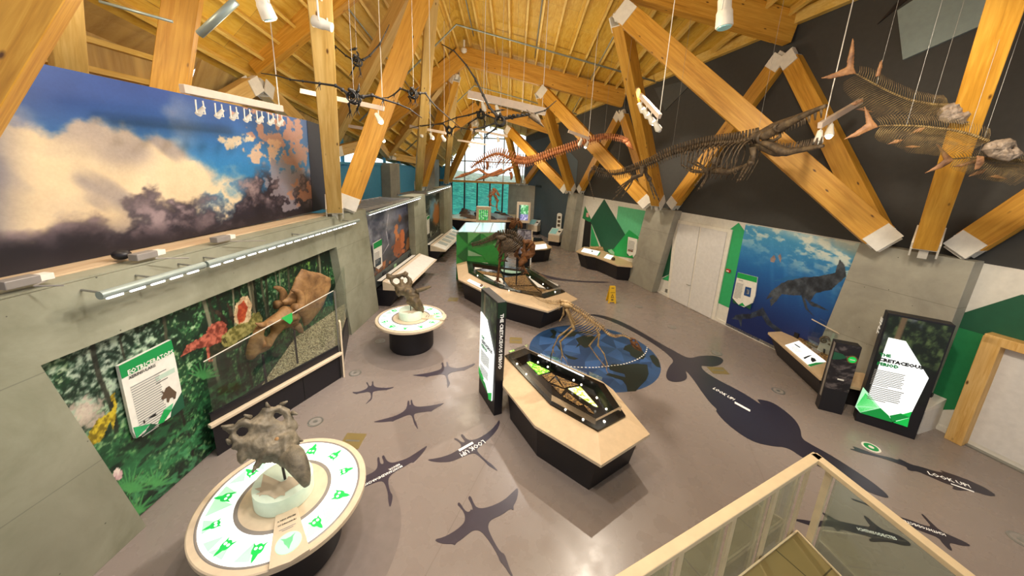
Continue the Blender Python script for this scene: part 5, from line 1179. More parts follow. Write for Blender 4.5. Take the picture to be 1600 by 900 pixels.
# third panel beyond the middle case
K3 = fl(827, 428); L3 = K3+V((-.62, .12, 0)); nn = V((.19, .98, 0)).normalized()*.14
def grey_scene(u, v):
    b = fbm(u*6, v*9, 2, 5, .6); C = mixc(np.broadcast_to(rgb('#5d5866'), u.shape+(3,)), np.broadcast_to(rgb('#a9a4ad'), u.shape+(3,)), sstep(.3, .7, b)); return blotch(C, sstep(.05, .02, np.abs(u-.4-.1*np.sin(v*9))), '#3a3438', .8)
t3 = thing('light_panel', 'third tall panel with grey storm print, behind the mounted frilled skeleton', 'light panel', K3, group='tall lit text panels')
MB().prism([K3, L3, L3+nn, K3+nn], [p+UP*2.0 for p in (K3, L3, L3+nn, K3+nn)]).build('cabinet', M['black'], t3)
MB().beam(K3+V((.02, 0, 0)), K3+V((.02, 0, 2.0)), .05, .08, V((0, 1, 0))).build('cream_edge', M['cream2'], t3)
fn_ = -nn.normalized()*.01
mural('storm_print', L3+fn_+UP*.9, K3+fn_+UP*.9, K3+fn_+UP*1.98, L3+fn_+UP*1.98, 40, 60, grey_scene, M['print_dim'], t3)
text('THE CRETACEOUS', K3+V((.0, -.01, 1.05)), K3+V((.0, -.01, .45)), V((1, 0, 0)), M['lettering'], t3, bold=.04, lift=.05)
# green cabinet with glass top
gz = 2.0; ga, gb, gcn, gd = [XY(fl(*q, gz)) for q in ((713.3, 363), (789, 363.5), (790.5, 348), (727, 347.5))]
cb = thing('green_cabinet', 'tall green faceted cabinet with glass top behind the middle case', 'cabinet', (ga+gb+gcn+gd)/4)
MB().prism([ga, gb, gcn, gd], [p+UP*(gz-.08) for p in (ga, gb, gcn, gd)]).build('body', M['g_cab1'], cb)
MB().prism([p+UP*(gz-.08) for p in (ga, gb, gcn, gd)], [p+UP*gz for p in (ga, gb, gcn, gd)]).build('top_frame', M['steel'], cb, bevel=.01)
ce = (ga+gb+gcn+gd)/4; MB().prism([p.lerp(ce, .06)+UP*(gz+.001) for p in (ga, gb, gcn, gd)], [p.lerp(ce, .06)+UP*(gz+.012) for p in (ga, gb, gcn, gd)]).build('glass_top', M['glow_t'], cb)  # teal reflection put into the glass top's colour and glow
for f in (.36, .68): MB().beam(ga.lerp(gb, f)+UP*(gz+.016), gd.lerp(gcn, f)+UP*(gz+.016), .05, .012).build('glazing_bar', M['steel'], cb)
Pg = Plane(ga+V((0, -.01, 0)), (gb-ga).cross(UP)); w3_ = lambda x, y, d=0: Pg.w(*Z([(x, y)], 690, 280, .13333)[0], d)
for pts, m in (([(178, 622), (305, 622), (305, 755)], 'g_cab2'), ([(178, 640), (300, 770), (178, 890)], 'g_cab1'), ([(308, 622), (455, 632), (310, 755)], 'g_cab3'), ([(455, 635), (460, 775), (310, 775)], 'g_cab2'), ([(455, 635), (560, 705), (462, 775)], 'g_cab1'), ([(460, 630), (740, 630), (570, 700)], 'g_cab3'), ([(305, 790), (180, 900), (300, 1000)], 'g_cab2'), ([(310, 830), (480, 900), (310, 900)], 'g_tint'), ([(600, 770), (730, 640), (735, 720), (640, 790)], 'g_cab3'), ([(310, 790), (600, 770), (560, 1000), (480, 900)], 'g_cab1')):
    MB().slab([w3_(*q, .01) for q in pts], (0, .008, 0)).build('painted_facet', M[m], cb)
# ================================================================== RIGHT SIDE EXHIBITS
def ocean(x, y, u, v):
    b = fbm(u*6, v*9, 2, 5, .6); c = fbm(u*13+v*5, v*26, 5, 4, .6)
    C = mixc(np.broadcast_to(rgb('#10235c'), x.shape+(3,)), np.broadcast_to(rgb('#1f64a8'), x.shape+(3,)), sstep(.1, .75, v))
    C = blotch(C, sstep(.6, .95, v+.15*(b-.5)), '#4c9cc6', .8)
    top = sstep(.62, .98, v+.25*(b-.5)-.12*(1-u)+.1*u)*sstep(.42, .6, c)
    C = blotch(C, top, '#e3e6d8', .9); C = blotch(C, sstep(.86, .98, v+.12*u-.1), '#d9ddcf', .8)
    for k in range(5): C = blotch(C, sstep(.03, .0, np.abs(u-.25-.12*k-.25*(1-v)))*sstep(.3, .8, v), '#4f9bd0', .25)
    nz = fbm(u*40, v*30, 9, 3, .6); sh = fbm(u*7+v*16, v*10, 14, 3)
    def fig(C, P, c1, c2): m = inpoly(x+2*(nz-.5), y+2*(nz-.5), P); return np.where(m[..., None], mixc(np.broadcast_to(rgb(c1), x.shape+(3,)), np.broadcast_to(rgb(c2), x.shape+(3,)), sstep(.2, .9, .5*nz+.5*sh)), C)
    C = fig(C, [(1196, 468), (1205, 455), (1222, 442), (1245, 434), (1280, 432), (1305, 426), (1312, 405), (1320, 414), (1322, 432), (1300, 452), (1275, 458), (1266, 470), (1282, 478), (1296, 486), (1268, 478), (1258, 466), (1262, 482), (1273, 496), (1258, 482), (1252, 462), (1222, 460), (1205, 480), (1203, 470), (1208, 464)], '#20242c', '#59616b')
    C = fig(C, [(1143, 498), (1150, 492), (1172, 490), (1186, 484), (1192, 480), (1196, 488), (1206, 505), (1222, 516), (1214, 519), (1198, 507), (1190, 493), (1172, 498), (1160, 499), (1158, 512), (1154, 500)], '#151c2c', '#4b586c')
    C = fig(C, [(1203, 404), (1209, 398), (1212, 404), (1210, 410), (1204, 409)], '#7d6a66', '#c9b3a8'); C = fig(C, [(1216, 400), (1219, 396), (1221, 404), (1219, 411)], '#7d6a66', '#c9b3a8')
    C = fig(C, [(1205, 440), (1230, 432), (1262, 432), (1236, 438)], '#1e5c93', '#2a6ea8')
    return C
om = thing('ocean_mural', 'tall blue ocean mural with a swimming sea reptile right of the white doors', 'mural', wR(6.4, 0, OFFR-.03))
OM = OFFR-.03
mural_px('printed_face', wR(7.67, .02, OM), wR(4.6, .02, OM), wR(4.6, 3.3, OM), wR(7.67, 3.3, OM), 240, 240, ocean, M['print'], om)
MB().slab([wR(7.67, .02, OM+.004), wR(4.6, .02, OM+.004), wR(4.6, 3.3, OM+.004), wR(7.67, 3.3, OM+.004)], nR*.02).build('backing_board', M['black'], om)
PR_ = Plane(wR(7, 1.5, OFFR-.07), -nR)
def wallsign(label, name, k, board, parts, texts, blocks, pl=PR_):
    t = thing(name, label, 'sign', pl.w(*board[0])); W = lambda pts, d: [pl.w(*q, d) for q in pts]
    MB().slab(W(board, 0), -pl.n*.03).build('board', M['label'], t)
    for pts, m, nm in parts: MB().slab(W(pts, .004), -pl.n*.004).build(nm, M[m] if isinstance(m, str) else m, t)
    for body, a, b, m in texts: text(body, pl.w(*a), pl.w(*b), UP, M[m], t, bold=.03, lift=.007)
    for a, b, h, rows in blocks:
        A, B = pl.w(*a), pl.w(*b); mb = MB(); para(mb, A, (B-A).normalized(), UP, (B-A).length, h, rows, n=pl.n, thick=.006); mb.build('print_block', M['line'], t)
    return t
zq = lambda pts: Z(pts, 1020, 320, 2/9)
wallsign('white and green sea reptile sign beside the ocean mural, right of the green panel', 'species_sign', 1, zq([(598, 475), (735, 510), (718, 640), (700, 690), (640, 720), (600, 700), (560, 655), (575, 590)]),
    [(zq([(598, 475), (735, 510), (730, 548), (592, 512)]), 'g_bright', 'green_header'), (zq([(652, 575), (693, 585), (685, 650), (640, 635)]), F('map print', '#1c4a86', .5), 'printed_picture'), (zq([(660, 590), (680, 600), (675, 630), (655, 625)]), 'label', 'printed_shape'), (zq([(560, 655), (600, 700), (565, 690)]), 'g_dark', 'printed_facet'), (zq([(600, 705), (630, 688), (650, 715)]), 'g_bright', 'printed_facet'), (zq([(650, 715), (695, 698), (685, 735)]), 'g_dark', 'printed_facet')],
    [('MARINE REPTILES', zq([(606, 500)])[0], zq([(715, 530)])[0], 'label')] if False else [], [(zq([(605, 522)])[0], zq([(662, 538)])[0], .05, 1), (zq([(590, 545)])[0], zq([(640, 558)])[0], .5, 12)])
p = onR(1138, 423, OFFR-.03); al = thing('fire_alarm', 'small red and white alarm box on the green wall panel', 'alarm', p)
MB().box(p, (.14, .04, .1), (yR, nR, UP)).build('case', M['red'], al, bevel=.004); MB().box(p-nR*.022-UP*.01, (.08, .01, .035), (yR, nR, UP)).build('face', M['label'], al)
p = onR(1041, 454, OFFR-.02); tag(MB().box(p, (.08, .03, .12), (yR, nR, UP)).build('wall_socket', M['steel']), 'little metal socket plate low on the wall left of the white doors', 'socket')
p = onR(918, 336, OFFR-.03); tag(MB().box(p, (.22, .03, .22), (yR, nR, UP)).build('exit_plate', F('pink plate', '#e8a9a0', .5)), 'small pink square plate high among the green wall triangles', 'sign plate')
# black opening left of the green triangles
MB().slab([onR(*q, OFFR-.008) for q in ((914, 343), (924, 347), (921, 390), (909, 388))], nR*.007).build('dark_opening', M['ink'], wr)
# ammonite desk
k3 = lambda pts: Z(pts, 1180, 450, .2778)
od = [fl(*q, .58) for q in k3([(72, 248), (365, 505), (412, 520), (525, 548), (620, 570), (640, 480), (545, 470), (420, 380), (270, 270), (183, 242)])]
am = thing('ammonite_desk', 'cream angled desk with caption panel and glass case holding an ammonite', 'display desk', fl(1262, 600))
ctr = sum(od, V())/len(od)
bb = [XY(p).lerp(XY(ctr), .16)+nR*.22 for p in od]
MB().prism(bb, [XY(p).lerp(XY(ctr), .06)+UP*.52 for p in od]).build('base', M['black'], am)
MB().prism([XY(p)+UP*.52 for p in od], od).build('deck', M['cream'], am, bevel=.005)
MB().slab([fl(*q, .585) for q in k3([(168, 322), (245, 298), (398, 415), (308, 442)])], (0, 0, .008)).build('caption_panel', M['glow'], am)
MB().slab([fl(*q, .596) for q in k3([(295, 432), (340, 420), (395, 418), (310, 442)])], (0, 0, .003)).build('caption_corner', M['g_bright'], am)
mb = MB()
for Q in ([(270, 392), (300, 380), (320, 378), (300, 388), (278, 400)], [(315, 390), (335, 396), (345, 410), (322, 418), (312, 405)]): mb = MB().slab([fl(*q, .597) for q in k3(Q)], (0, 0, .003)); mb.build('printed_ammonite', M['ink'], am)
mb = MB(); A, B = fl(*k3([(222, 315)])[0], .597), fl(*k3([(252, 335)])[0], .597); mb.beam(A, B, .04, .003).build('print_heading', M['ink'], am)
mb = MB(); [mb.beam(fl(*k3([(200+6*k, 335+5*k)])[0], .597), fl(*k3([(235+6*k, 330+6*k)])[0], .597), .008, .002) for k in range(6)]; mb.build('print_block', M['line'], am)
bk = [fl(*q, .58) for q in k3([(240, 285), (415, 425), (545, 470), (300, 270)])]
MB().prism([p-UP*.05 for p in bk], [p+UP*.05 for p in bk]).build('gravel_bed', M['bark'], am)
for a, b, hh_ in (((188, 246), (252, 246), .14), ((384, 190), (420, 188), .5), ((430, 240), (560, 268), .3)):
    A, B = fl(*k3([(a[0], a[1]+40)])[0], .58), fl(*k3([(b[0], b[1]+40)])[0], .58)
    MB().beam(A+UP*hh_/2+nR*.25, B+UP*hh_/2+nR*.25, .12, hh_).build('black_step', M['black'], am)
PA = Plane(fl(*k3([(345, 375)])[0], .60)+nR*.05, V((-.55, -.83, 0))); wa = lambda x, y, d=0: PA.w(*k3([(x, y)])[0], d)
MB().slab([wa(285, 325), wa(400, 400), wa(480, 275), wa(318, 175)], PA.n*.012).build('glass_pane', M['glass'], am)
MB().slab([wa(*q, -.22) for q in ((300, 318), (420, 400), (500, 262), (375, 182))], PA.n*.012).build('glass_pane', M['glass'], am)
MB().beam(wa(318, 175), wa(490, 266), .03, .02).build('glass_edge', M['cream2'], am)
aps = thing('ammonite', 'coiled dark ammonite fossil standing in the glass case of the angled desk', 'fossil', wa(390, 360))
c_ = PA.q(*k3([(392, 305)])[0]); rad = abs(PA.q(*k3([(340, 305)])[0])[0]-c_[0])
path = []; rs = []
for k in range(64):
    a = -.6+k*.28; r_ = rad*.86*math.exp(-.085*k*.62); path.append(PA.o+PA.x*(c_[0]+r_*math.cos(a))+PA.y*(c_[1]+r_*math.sin(a))-PA.n*.1); rs.append(r_*.36*(1+.1*math.sin(k*2.2)))
MB().tube(path, rs, 10).build('shell_whorl', M['bone_umber'], aps, smooth=True)
MB().tube([wa(392, 352, -.1), wa(392, 385, -.1)], .02, 8).build('stand', M['black'], aps)
# dark kiosk
KA, KB = fl(1278, 638.9), fl(1315.3, 648.6); kx = (KB-KA); kn = V((kx.y, -kx.x, 0)).normalized(); kn = kn if kn.dot(O-KA) > 0 else -kn; kh = 1.52
ks = thing('strata_kiosk', 'dark upright kiosk with rock strata print and green disc, left of the large light panel', 'kiosk', (KA+KB)/2)
MB().prism([KA, KB, KB-kn*.2, KA-kn*.2], [p+UP*kh for p in (KA, KB, KB-kn*.2, KA-kn*.2)]).build('body', M['black'], ks, bevel=.006)
def strata(u, v):
    w_ = v+.05*np.sin(u*4)+.03*fbm(u*5, v*5, 3); b = fbm(u*3, w_*16, 12, 4, .6)
    return mixc(np.broadcast_to(rgb('#191519'), u.shape+(3,)), np.broadcast_to(rgb('#5d5656'), u.shape+(3,)), sstep(.45, .75, b))
e = kn*.004; mural('strata_print', KA+e+UP*.52, KB+e+UP*.52, KB+e+UP*(kh-.01), KA+e+UP*(kh-.01), 40, 60, strata, M['print'], ks)
fx = lambda u, v, d=.008: KA+kx*u+UP*(kh*v)+kn*d
MB().slab([fx(.0, .87), fx(.35, .86), fx(.55, .82), (fx(.3, .78)), fx(0, .76)], kn*.003).build('green_band', M['g_dark'], ks)
mb = MB(); mb.slab([fx(.76, .81)+(kx.normalized()*math.cos(a)+UP*math.sin(a))*.085 for a in np.linspace(0, 2*PI, 28)[:-1]], kn*.006).build('disc_ring', M['fish_rib'], ks)
mb = MB(); mb.slab([fx(.76, .81, .015)+(kx.normalized()*math.cos(a)+UP*math.sin(a))*.062 for a in np.linspace(0, 2*PI, 28)[:-1]], kn*.004).build('green_disc', M['glow_g2'], ks)
MB().box(fx(.76, .81, .021), (.08, .002, .02), (kx.normalized(), kn, UP)).build('disc_print', M['label'], ks)
MB().box(fx(.55, .5, .006), (.1, .002, .03), (kx.normalized(), kn, UP)).build('small_print', M['label'], ks)
MB().slab([KA-kx.normalized()*.003+kn*-.02+UP*.3, KA-kx.normalized()*.003-kn*.1+UP*.3, KA-kx.normalized()*.003-kn*.1+UP*(kh-.02), KA-kx.normalized()*.003-kn*.02+UP*(kh-.02)], -kx.normalized()*.003).build('pale_edge', M['slate'], ks)  # paler grey strip down the left side of the black kiosk
# low white cabinet by the near door
A, B = wR(3.55, 0, OFFR-.62), wR(2.95, 0, OFFR-.62)
lc = thing('low_cabinet', 'low white cabinet with sloped lid between the large light panel and the timber door', 'cabinet', (A+B)/2)
MB().prism([A, B, B+nR*.6, A+nR*.6], [A+UP*.5, B+UP*.5, B+nR*.6+UP*.5, A+nR*.6+UP*.5]).build('body', M['white'], lc)
MB().prism([A+UP*.5-nR*.04, B+UP*.5-nR*.04, B+nR*.6+UP*.5, A+nR*.6+UP*.5], [A+UP*.54-nR*.04, B+UP*.54-nR*.04, B+nR*.6+UP*.66, A+nR*.6+UP*.66]).build('sloped_lid', M['ivory'], lc)
p = B.lerp(A, .3)+nR*.45+UP*.65; MB().box(p, (.09, .06, .12), (yR, nR, UP)).build('black_reader', M['black'], lc); MB().ball(p-nR*.035+UP*.03, .012).build('red_light', F('red led', '#ff2a1a', .3, emit=3), lc)
# fossil desk far right
k4 = lambda pts: Z(pts, 780, 330, 240/1543)
of = [fl(*q, .74) for q in k4([(772, 400), (850, 432), (960, 452), (1060, 490), (1190, 542), (1338, 555), (1345, 500), (1230, 462), (1100, 405), (960, 365), (850, 356)])]
fd = thing('fossil_desk', 'angled cream desk with fossils against the green wall triangles', 'display desk', fl(930, 425)); ctr = sum(of, V())/len(of)
MB().prism([XY(p).lerp(XY(ctr), .13)+nR*.15 for p in of], [XY(p).lerp(XY(ctr), .05)+UP*.68 for p in of]).build('base', M['black'], fd)
MB().prism([XY(p)+UP*.68 for p in of], of).build('deck', M['cream'], fd, bevel=.005)
for Q in ([(822, 405), (850, 370), (1012, 405), (985, 445)], [(1052, 468), (1085, 432), (1150, 450), (1115, 485)]):
    MB().slab([fl(*q, .745) for q in k4(Q)], (0, 0, .01)).build('caption_panel', M['glow'], fd)
MB().slab([fl(*q, .757) for q in k4([(985, 445), (1012, 405), (1014, 425), (990, 450)])], (0, 0, .003)).build('caption_corner', M['g_bright'], fd)
MB().slab([fl(*q, .757) for q in k4([(925, 398), (940, 395), (942, 408), (928, 410)])], (0, 0, .004)).build('printed_fossil', M['bone_umber'], fd)
rk = thing('rock_fossil', 'brown fossil slab lying on the far desk before the green triangles', 'fossil', fl(*k4([(1000, 385)])[0], .76))
PF = Plane(fl(*k4([(1000, 385)])[0], .78)+nR*.2, V((-.3, -.95, 0)))
soften(PF.put(relief(PF.poly(k4([(905, 345), (960, 350), (1040, 355), (1090, 375), (1100, 400), (1060, 415), (1000, 400), (940, 385), (910, 375)])), T=.12, w=.2, res=40, rough=.5)).build('slab', M['bone_gold'], rk))
PF2 = Plane(fl(*k4([(1150, 440)])[0], .76)+nR*.12, V((-.3, -.95, 0)))
fq = lambda pts: [PF2.w(*q) for q in k4(pts)]
gp = thing('glass_fossil_print', 'pale green fish print standing on the far desk', 'exhibit', fq([(1170, 450)])[0])
MB().slab(fq([(1090, 385), (1130, 380), (1190, 400), (1240, 400), (1240, 470), (1180, 450), (1110, 425)]), -PF2.n*.02).build('green_plate', M['g_bright'], gp)
MB().slab([p+PF2.n*.006 for p in fq([(1092, 398), (1125, 380), (1160, 415), (1190, 450), (1140, 440)])], PF2.n*.01).build('pale_fish', M['g_tint'], gp)
MB().slab([p+PF2.n*.006 for p in fq([(1190, 380), (1215, 375), (1242, 410), (1220, 420)])], PF2.n*.01).build('pale_fin', M['g_tint'], gp)
tag(MB().ball(fl(*k4([(1145, 480)])[0], .8), (.09, .07, .1)).build('stone', M['bone_umber'], smooth=True), 'small dark stone on the far fossil desk beside its second caption', 'stone')
PW = Plane(onR(*k4([(1330, 350)])[0], OFFR-.35), -nR)
wallsign('white sign with fossil picture above the far fossil desk', 'species_sign', 1, k4([(1295, 258), (1385, 282), (1370, 430), (1345, 465), (1290, 445), (1282, 420)]),
    [(k4([(1295, 378), (1345, 388), (1340, 412), (1292, 402)]), 'bone_rust', 'printed_picture'), (k4([(1282, 420), (1310, 450), (1288, 445)]), 'g_dark', 'printed_facet'), (k4([(1310, 452), (1340, 440), (1345, 465)]), 'g_bright', 'printed_facet')], [], [(k4([(1303, 290)])[0], k4([(1365, 305)])[0], .5, 8)], PW)
# caution board
ca, cb_ = fl(947, 471.5), fl(961.5, 472); cx_ = (cb_-ca).normalized(); cn = V((cx_.y, -cx_.x, 0)); cn = cn if cn.dot(O-ca) > 0 else -cn
cs_ = thing('caution_sign', 'yellow folding wet floor sign standing before the white doors', 'caution sign', (ca+cb_)/2)
W_ = .30; m0 = (ca+cb_)/2
for sgn, nm in ((1, 'front_panel'), (-1, 'rear_panel')):
    b = m0+cn*(.14*sgn); tp = m0+cn*(.02*sgn)+UP*.62
    q = [b-cx_*W_/2, b-cx_*W_*.28, b-cx_*W_*.28+(tp-b)*.08, b+cx_*W_*.28+(tp-b)*.08, b+cx_*W_*.28, b+cx_*W_/2, tp+cx_*W_*.33, tp-cx_*W_*.33]
    MB().slab(q, cn*.02).build(nm, M['yellow'], cs_, bevel=.004)
b = m0+cn*.165; tp = m0+cn*.045+UP*.62; fxx = lambda u, v: b.lerp(tp, v)+cx_*(u*W_)
upc = (tp-b).normalized()
text('CAUTION', fxx(-.26, .62), fxx(.26, .62), upc, M['ink'], cs_, bold=.04, lift=.006)
MB().slab([fxx(0, .56), fxx(-.2, .34), fxx(.2, .34)], cn*.004).build('warning_triangle', M['ink'], cs_)
MB().slab([fxx(0, .5)+cn*.005, fxx(-.12, .37)+cn*.005, fxx(.12, .37)+cn*.005], cn*.002).build('warning_inner', M['yellow'], cs_)
MB().box(fxx(0, .22)+cn*.004, (.08, .004, .04), (cx_, cn, upc)).build('small_print', M['ink'], cs_); MB().box(fxx(0, .9)+cn*.004, (.1, .004, .02), (cx_, cn, upc)).build('handle_slot', M['ink'], cs_)
# ================================================================== FAR END
k5 = lambda pts: Z(pts, 690, 280, 2/15)
def kiosk(c, label, tall):
    t = thing('info_kiosk', label, 'kiosk', c, group='grey kiosks by the slate wall'); x = V((.87, -.5, 0)); y = V((.5, .87, 0)); 
    MB().box(c+UP*.22, (.66, .46, .44), (x, y, UP)).build('base', M['black'], t)
    MB().box(c+UP*.47-y*.02, (.76, .52, .42), (x, y, UP)).build('body', M['cream2'], t, bevel=.01)
    q = lambda a, b, z: c+x*a+y*b+UP*z
    MB().prism([q(-.38, -.28, .68), q(.38, -.28, .68), q(.38, .26, .68), q(-.38, .26, .68)], [q(-.38, -.28, .74), q(.38, -.28, .74), q(.38, .26, 1.05), q(-.38, .26, 1.05)]).build('sloped_top', M['ivory'], t)
    MB().slab([q(-.34, -.24, .765), q(.1, -.24, .765), q(.1, .22, 1.03), q(-.34, .22, 1.03)], (0, -.005, .006)).build('screen', M['glow_t'], t)
    MB().box(q(.25, 0, .91), (.14, .16, .05), (x, y, UP)).build('model_block', M['ink'], t)
    if tall:
        MB().slab([q(-.1, .24, 1.0), q(.22, .24, 1.0), q(.22, .24, 1.95), q(.12, .24, 2.02), q(-.02, .24, 2.02), q(-.1, .24, 1.95)], y*.05).build('upright_sign', M['label'], t)
        for z in (1.25, 1.5, 1.75): MB().box(q(.06, .235, z), (.18, .006, .16), (x, y, UP)).build('printed_skull', M['bone_umber'], t)
    return t
kiosk(fl(867, 383), 'grey sloped kiosk with tall upright sign, right of the far door frame', True)
kiosk(fl(834, 366), 'grey sloped kiosk left of the far door frame', False)
A, B = onR(845.5, 345, OFFR-.1), onR(848.5, 345.5, OFFR-.1)
tag(MB().box(fl(846, 366)+V((-.1, .3, 1.35)), (.4, .04, 1.1), (yR, nR, UP)).build('wall_poster', M['label'], bevel=.01), 'narrow pale poster beside the far timber door frame', 'poster')
def woods(u, v):
    b = fbm(u*6, v*9, 3, 5, .6); C = mixc(np.broadcast_to(rgb('#2fae3a'), u.shape+(3,)), np.broadcast_to(rgb('#c8f5c0'), u.shape+(3,)), sstep(.4, .75, b))
    for k in range(5): C = blotch(C, sstep(.05, .03, np.abs(u-.15-.2*k-.04*v)), '#2c4a5e', .8)
    return C
def brook(u, v):
    b = fbm(u*6, v*8, 5, 5, .6); C = mixc(np.broadcast_to(rgb('#3f8f55'), u.shape+(3,)), np.broadcast_to(rgb('#c5f2cf'), u.shape+(3,)), sstep(.4, .7, b)); C = blotch(C, sstep(.45, .35, v), '#6b66a8', .9)
    C = blotch(C, sstep(.45, .35, v)*sstep(.5, .65, fbm(u*14, v*14, 9)), '#d5d3ee', .9); return blotch(C, sstep(.22, .14, u), '#22323c', .9)
def screen(c, label, wdt, z0, z1, fn, rz=0):
    t = thing('framed_screen', label, 'screen', c, rz, 'framed screens near the end window'); x = V((math.cos(rz), math.sin(rz), 0)); n = V((x.y, -x.x, 0))
    MB().box(c+UP*(z0+z1)/2+n*-.09, (wdt, .16, z1-z0), (x, -n, UP)).build('frame', M['cream2'], t, bevel=.02)
    a, b = c-x*(wdt/2-.16)+n*.0, c+x*(wdt/2-.16)+n*.0
    mural('picture', a+UP*(z0+.2)+n*.001, b+UP*(z0+.2)+n*.001, b+UP*(z1-.2)+n*.001, a+UP*(z1-.2)+n*.001, 40, 50, fn, M['print_lit'], t)
    MB().box(c+UP*z0/2-n*.1, (wdt*.5, .12, z0), (x, -n, UP)).build('leg_panel', M['black'], t)
Yb = 24.5; a, b = at(806.5, 345, Yb), at(828, 347, Yb)
screen(XY((a+b)/2), 'framed screen showing a stream in a forest, before the end pier', (b-a).length, at(817, 348.5, Yb).z, at(817, 315.8, Yb).z, brook, -.1)
Yb = 21.0; a, b = at(744, 335, Yb), at(767, 335, Yb)
screen(XY((a+b)/2), 'framed screen showing bright green woods, behind the green cabinet', (b-a).length, max(.2, at(755, 349, Yb).z), at(755, 322.7, Yb).z, woods, 0)
# small hexagon case by the third panel
os_ = [fl(*q, .74) for q in k4([(318, 385), (470, 378), (532, 362), (420, 285), (335, 262), (300, 300)])]
sc_ = thing('small_case', 'small cream topped case with white caption, right of the third light panel', 'display case', fl(838, 400)); ctr = sum(os_, V())/len(os_)
MB().prism([XY(p).lerp(XY(ctr), .2) for p in os_], [XY(p).lerp(XY(ctr), .06)+UP*.68 for p in os_]).build('base', M['black'], sc_)
MB().prism([XY(p)+UP*.68 for p in os_], os_).build('deck', M['cream'], sc_, bevel=.005)
MB().slab([fl(*q, .745) for q in k4([(365, 340), (470, 328), (482, 372), (362, 388)])], (0, 0, .01)).build('caption_panel', M['glow'], sc_)
MB().slab([fl(*q, .745) for q in k4([(340, 310), (440, 300), (420, 280), (345, 275)])], (0, 0, .06)).build('glass_bed', M['black2'], sc_)
# stepped plinth with rocks before the window
pl = thing('rock_plinth', 'dark stepped plinth with angular rock slabs before the end window', 'plinth', V((-1.9, 26.6, 0)))
MB().prism([V((-4.2, 25.6, 0)), V((-2.2, 24.8, 0)), V((-.4, 25.4, 0)), V((-.3, 27.8, 0)), V((-3.6, 28.2, 0))], [V((-4.9, 25.3, .85)), V((-2.2, 24.3, .85)), V((0, 25.2, .85)), V((.1, 28.2, .9)), V((-3.9, 28.6, .9))]).build('base', M['black'], pl)
MB().prism([V((-5.0, 25.2, .85)), V((-2.2, 24.2, .85)), V((.1, 25.1, .85)), V((.2, 28.2, .9)), V((-3.9, 28.6, .9))], [V((-5.0, 25.2, .95)), V((-2.2, 24.2, .95)), V((.1, 25.1, .95)), V((.2, 28.2, 1.0)), V((-3.9, 28.6, 1.0))]).build('deck', M['cream'], pl)
rn = random.Random(21)
RC = [F('rock grey', '#6f7074', .7), F('rock blue grey', '#7f959b', .6), F('rock brown', '#5b4a3a', .7), F('rock dark', '#26252a', .6)]
for k in range(16):
    c = V((-3.9+3.6*rn.random(), 25.0+3*rn.random(), 1.0)); a = rn.random()*3; x = V((math.cos(a), math.sin(a), .15*rn.random())); y = V((-math.sin(a), math.cos(a), .2*rn.random()))
    L = .5+.6*rn.random(); w_ = .2+.25*rn.random(); z = .12+.22*rn.random()
    tag(MB().prism([c+x*L-UP*.02, c+y*w_-UP*.02, c-x*L-UP*.02, c-y*w_-UP*.02], [c+x*L*.8+UP*z, c+y*w_*.7+UP*(z+.05), c-x*L*.75+UP*z*.6, c-y*w_*.8+UP*z]).build('rock_slab', RC[k % 4]), 'angular rock slab lying on the stepped plinth before the end window', 'rock', 'rock slabs on the far plinth')
# ================================================================== STAIR LANDING
ZL, ZR = 1.08, 1.95
RCN = fl(1275, 715, ZR); ra = (fl(985, 902, ZR)-RCN); rb = (fl(1512, 902, ZR)-RCN); ra.z = rb.z = 0; ra.normalize(); rb.normalize()
cin = (ra+rb).normalized()
cor = XY(RCN)
t = NT('landing tile'); br = t.n('ShaderNodeTexBrick', offset=.5, i_Scale=1.0, i_Mortar_Size=.006, i_Brick_Width=.9, i_Row_Height=.36)
br.inputs['Color1'].default_value = lin('#8a7a4e'); br.inputs['Color2'].default_value = lin('#807148'); br.inputs['Mortar'].default_value = lin('#4c442c')
t.l(t.co((1, 1, 1), (0, 0, -math.atan2(ra.y, ra.x))), br.inputs['Vector']); t.l(br.outputs[0], t.b.inputs['Base Color']); t.b.inputs['Roughness'].default_value = .5; M['tile'] = t.m
ins = cor+cin*.05
sl = thing('stair_landing', 'tiled stair landing with pale metal edge at the lower right', 'landing', cor)
far = 5.5
MB().prism([p+UP*(ZL-.25) for p in (ins, ins+ra*far, ins+ra*far+rb*far, ins+rb*far)], [p+UP*ZL for p in (ins, ins+ra*far, ins+ra*far+rb*far, ins+rb*far)]).build('tile_deck', M['tile'], sl)
MB().prism([ins+cin*.3, ins+ra*far, ins+ra*far+rb*far, ins+rb*far], [p+UP*(ZL-.25) for p in (ins+cin*.3, ins+ra*far, ins+ra*far+rb*far, ins+rb*far)]).build('under_wall', M['conc_r'], sl)
for d_ in (ra, rb):
    MB().beam(ins+UP*(ZL+.008), ins+d_*far+UP*(ZL+.004), .014, .012).build('edge_trim', M['rail'], sl)
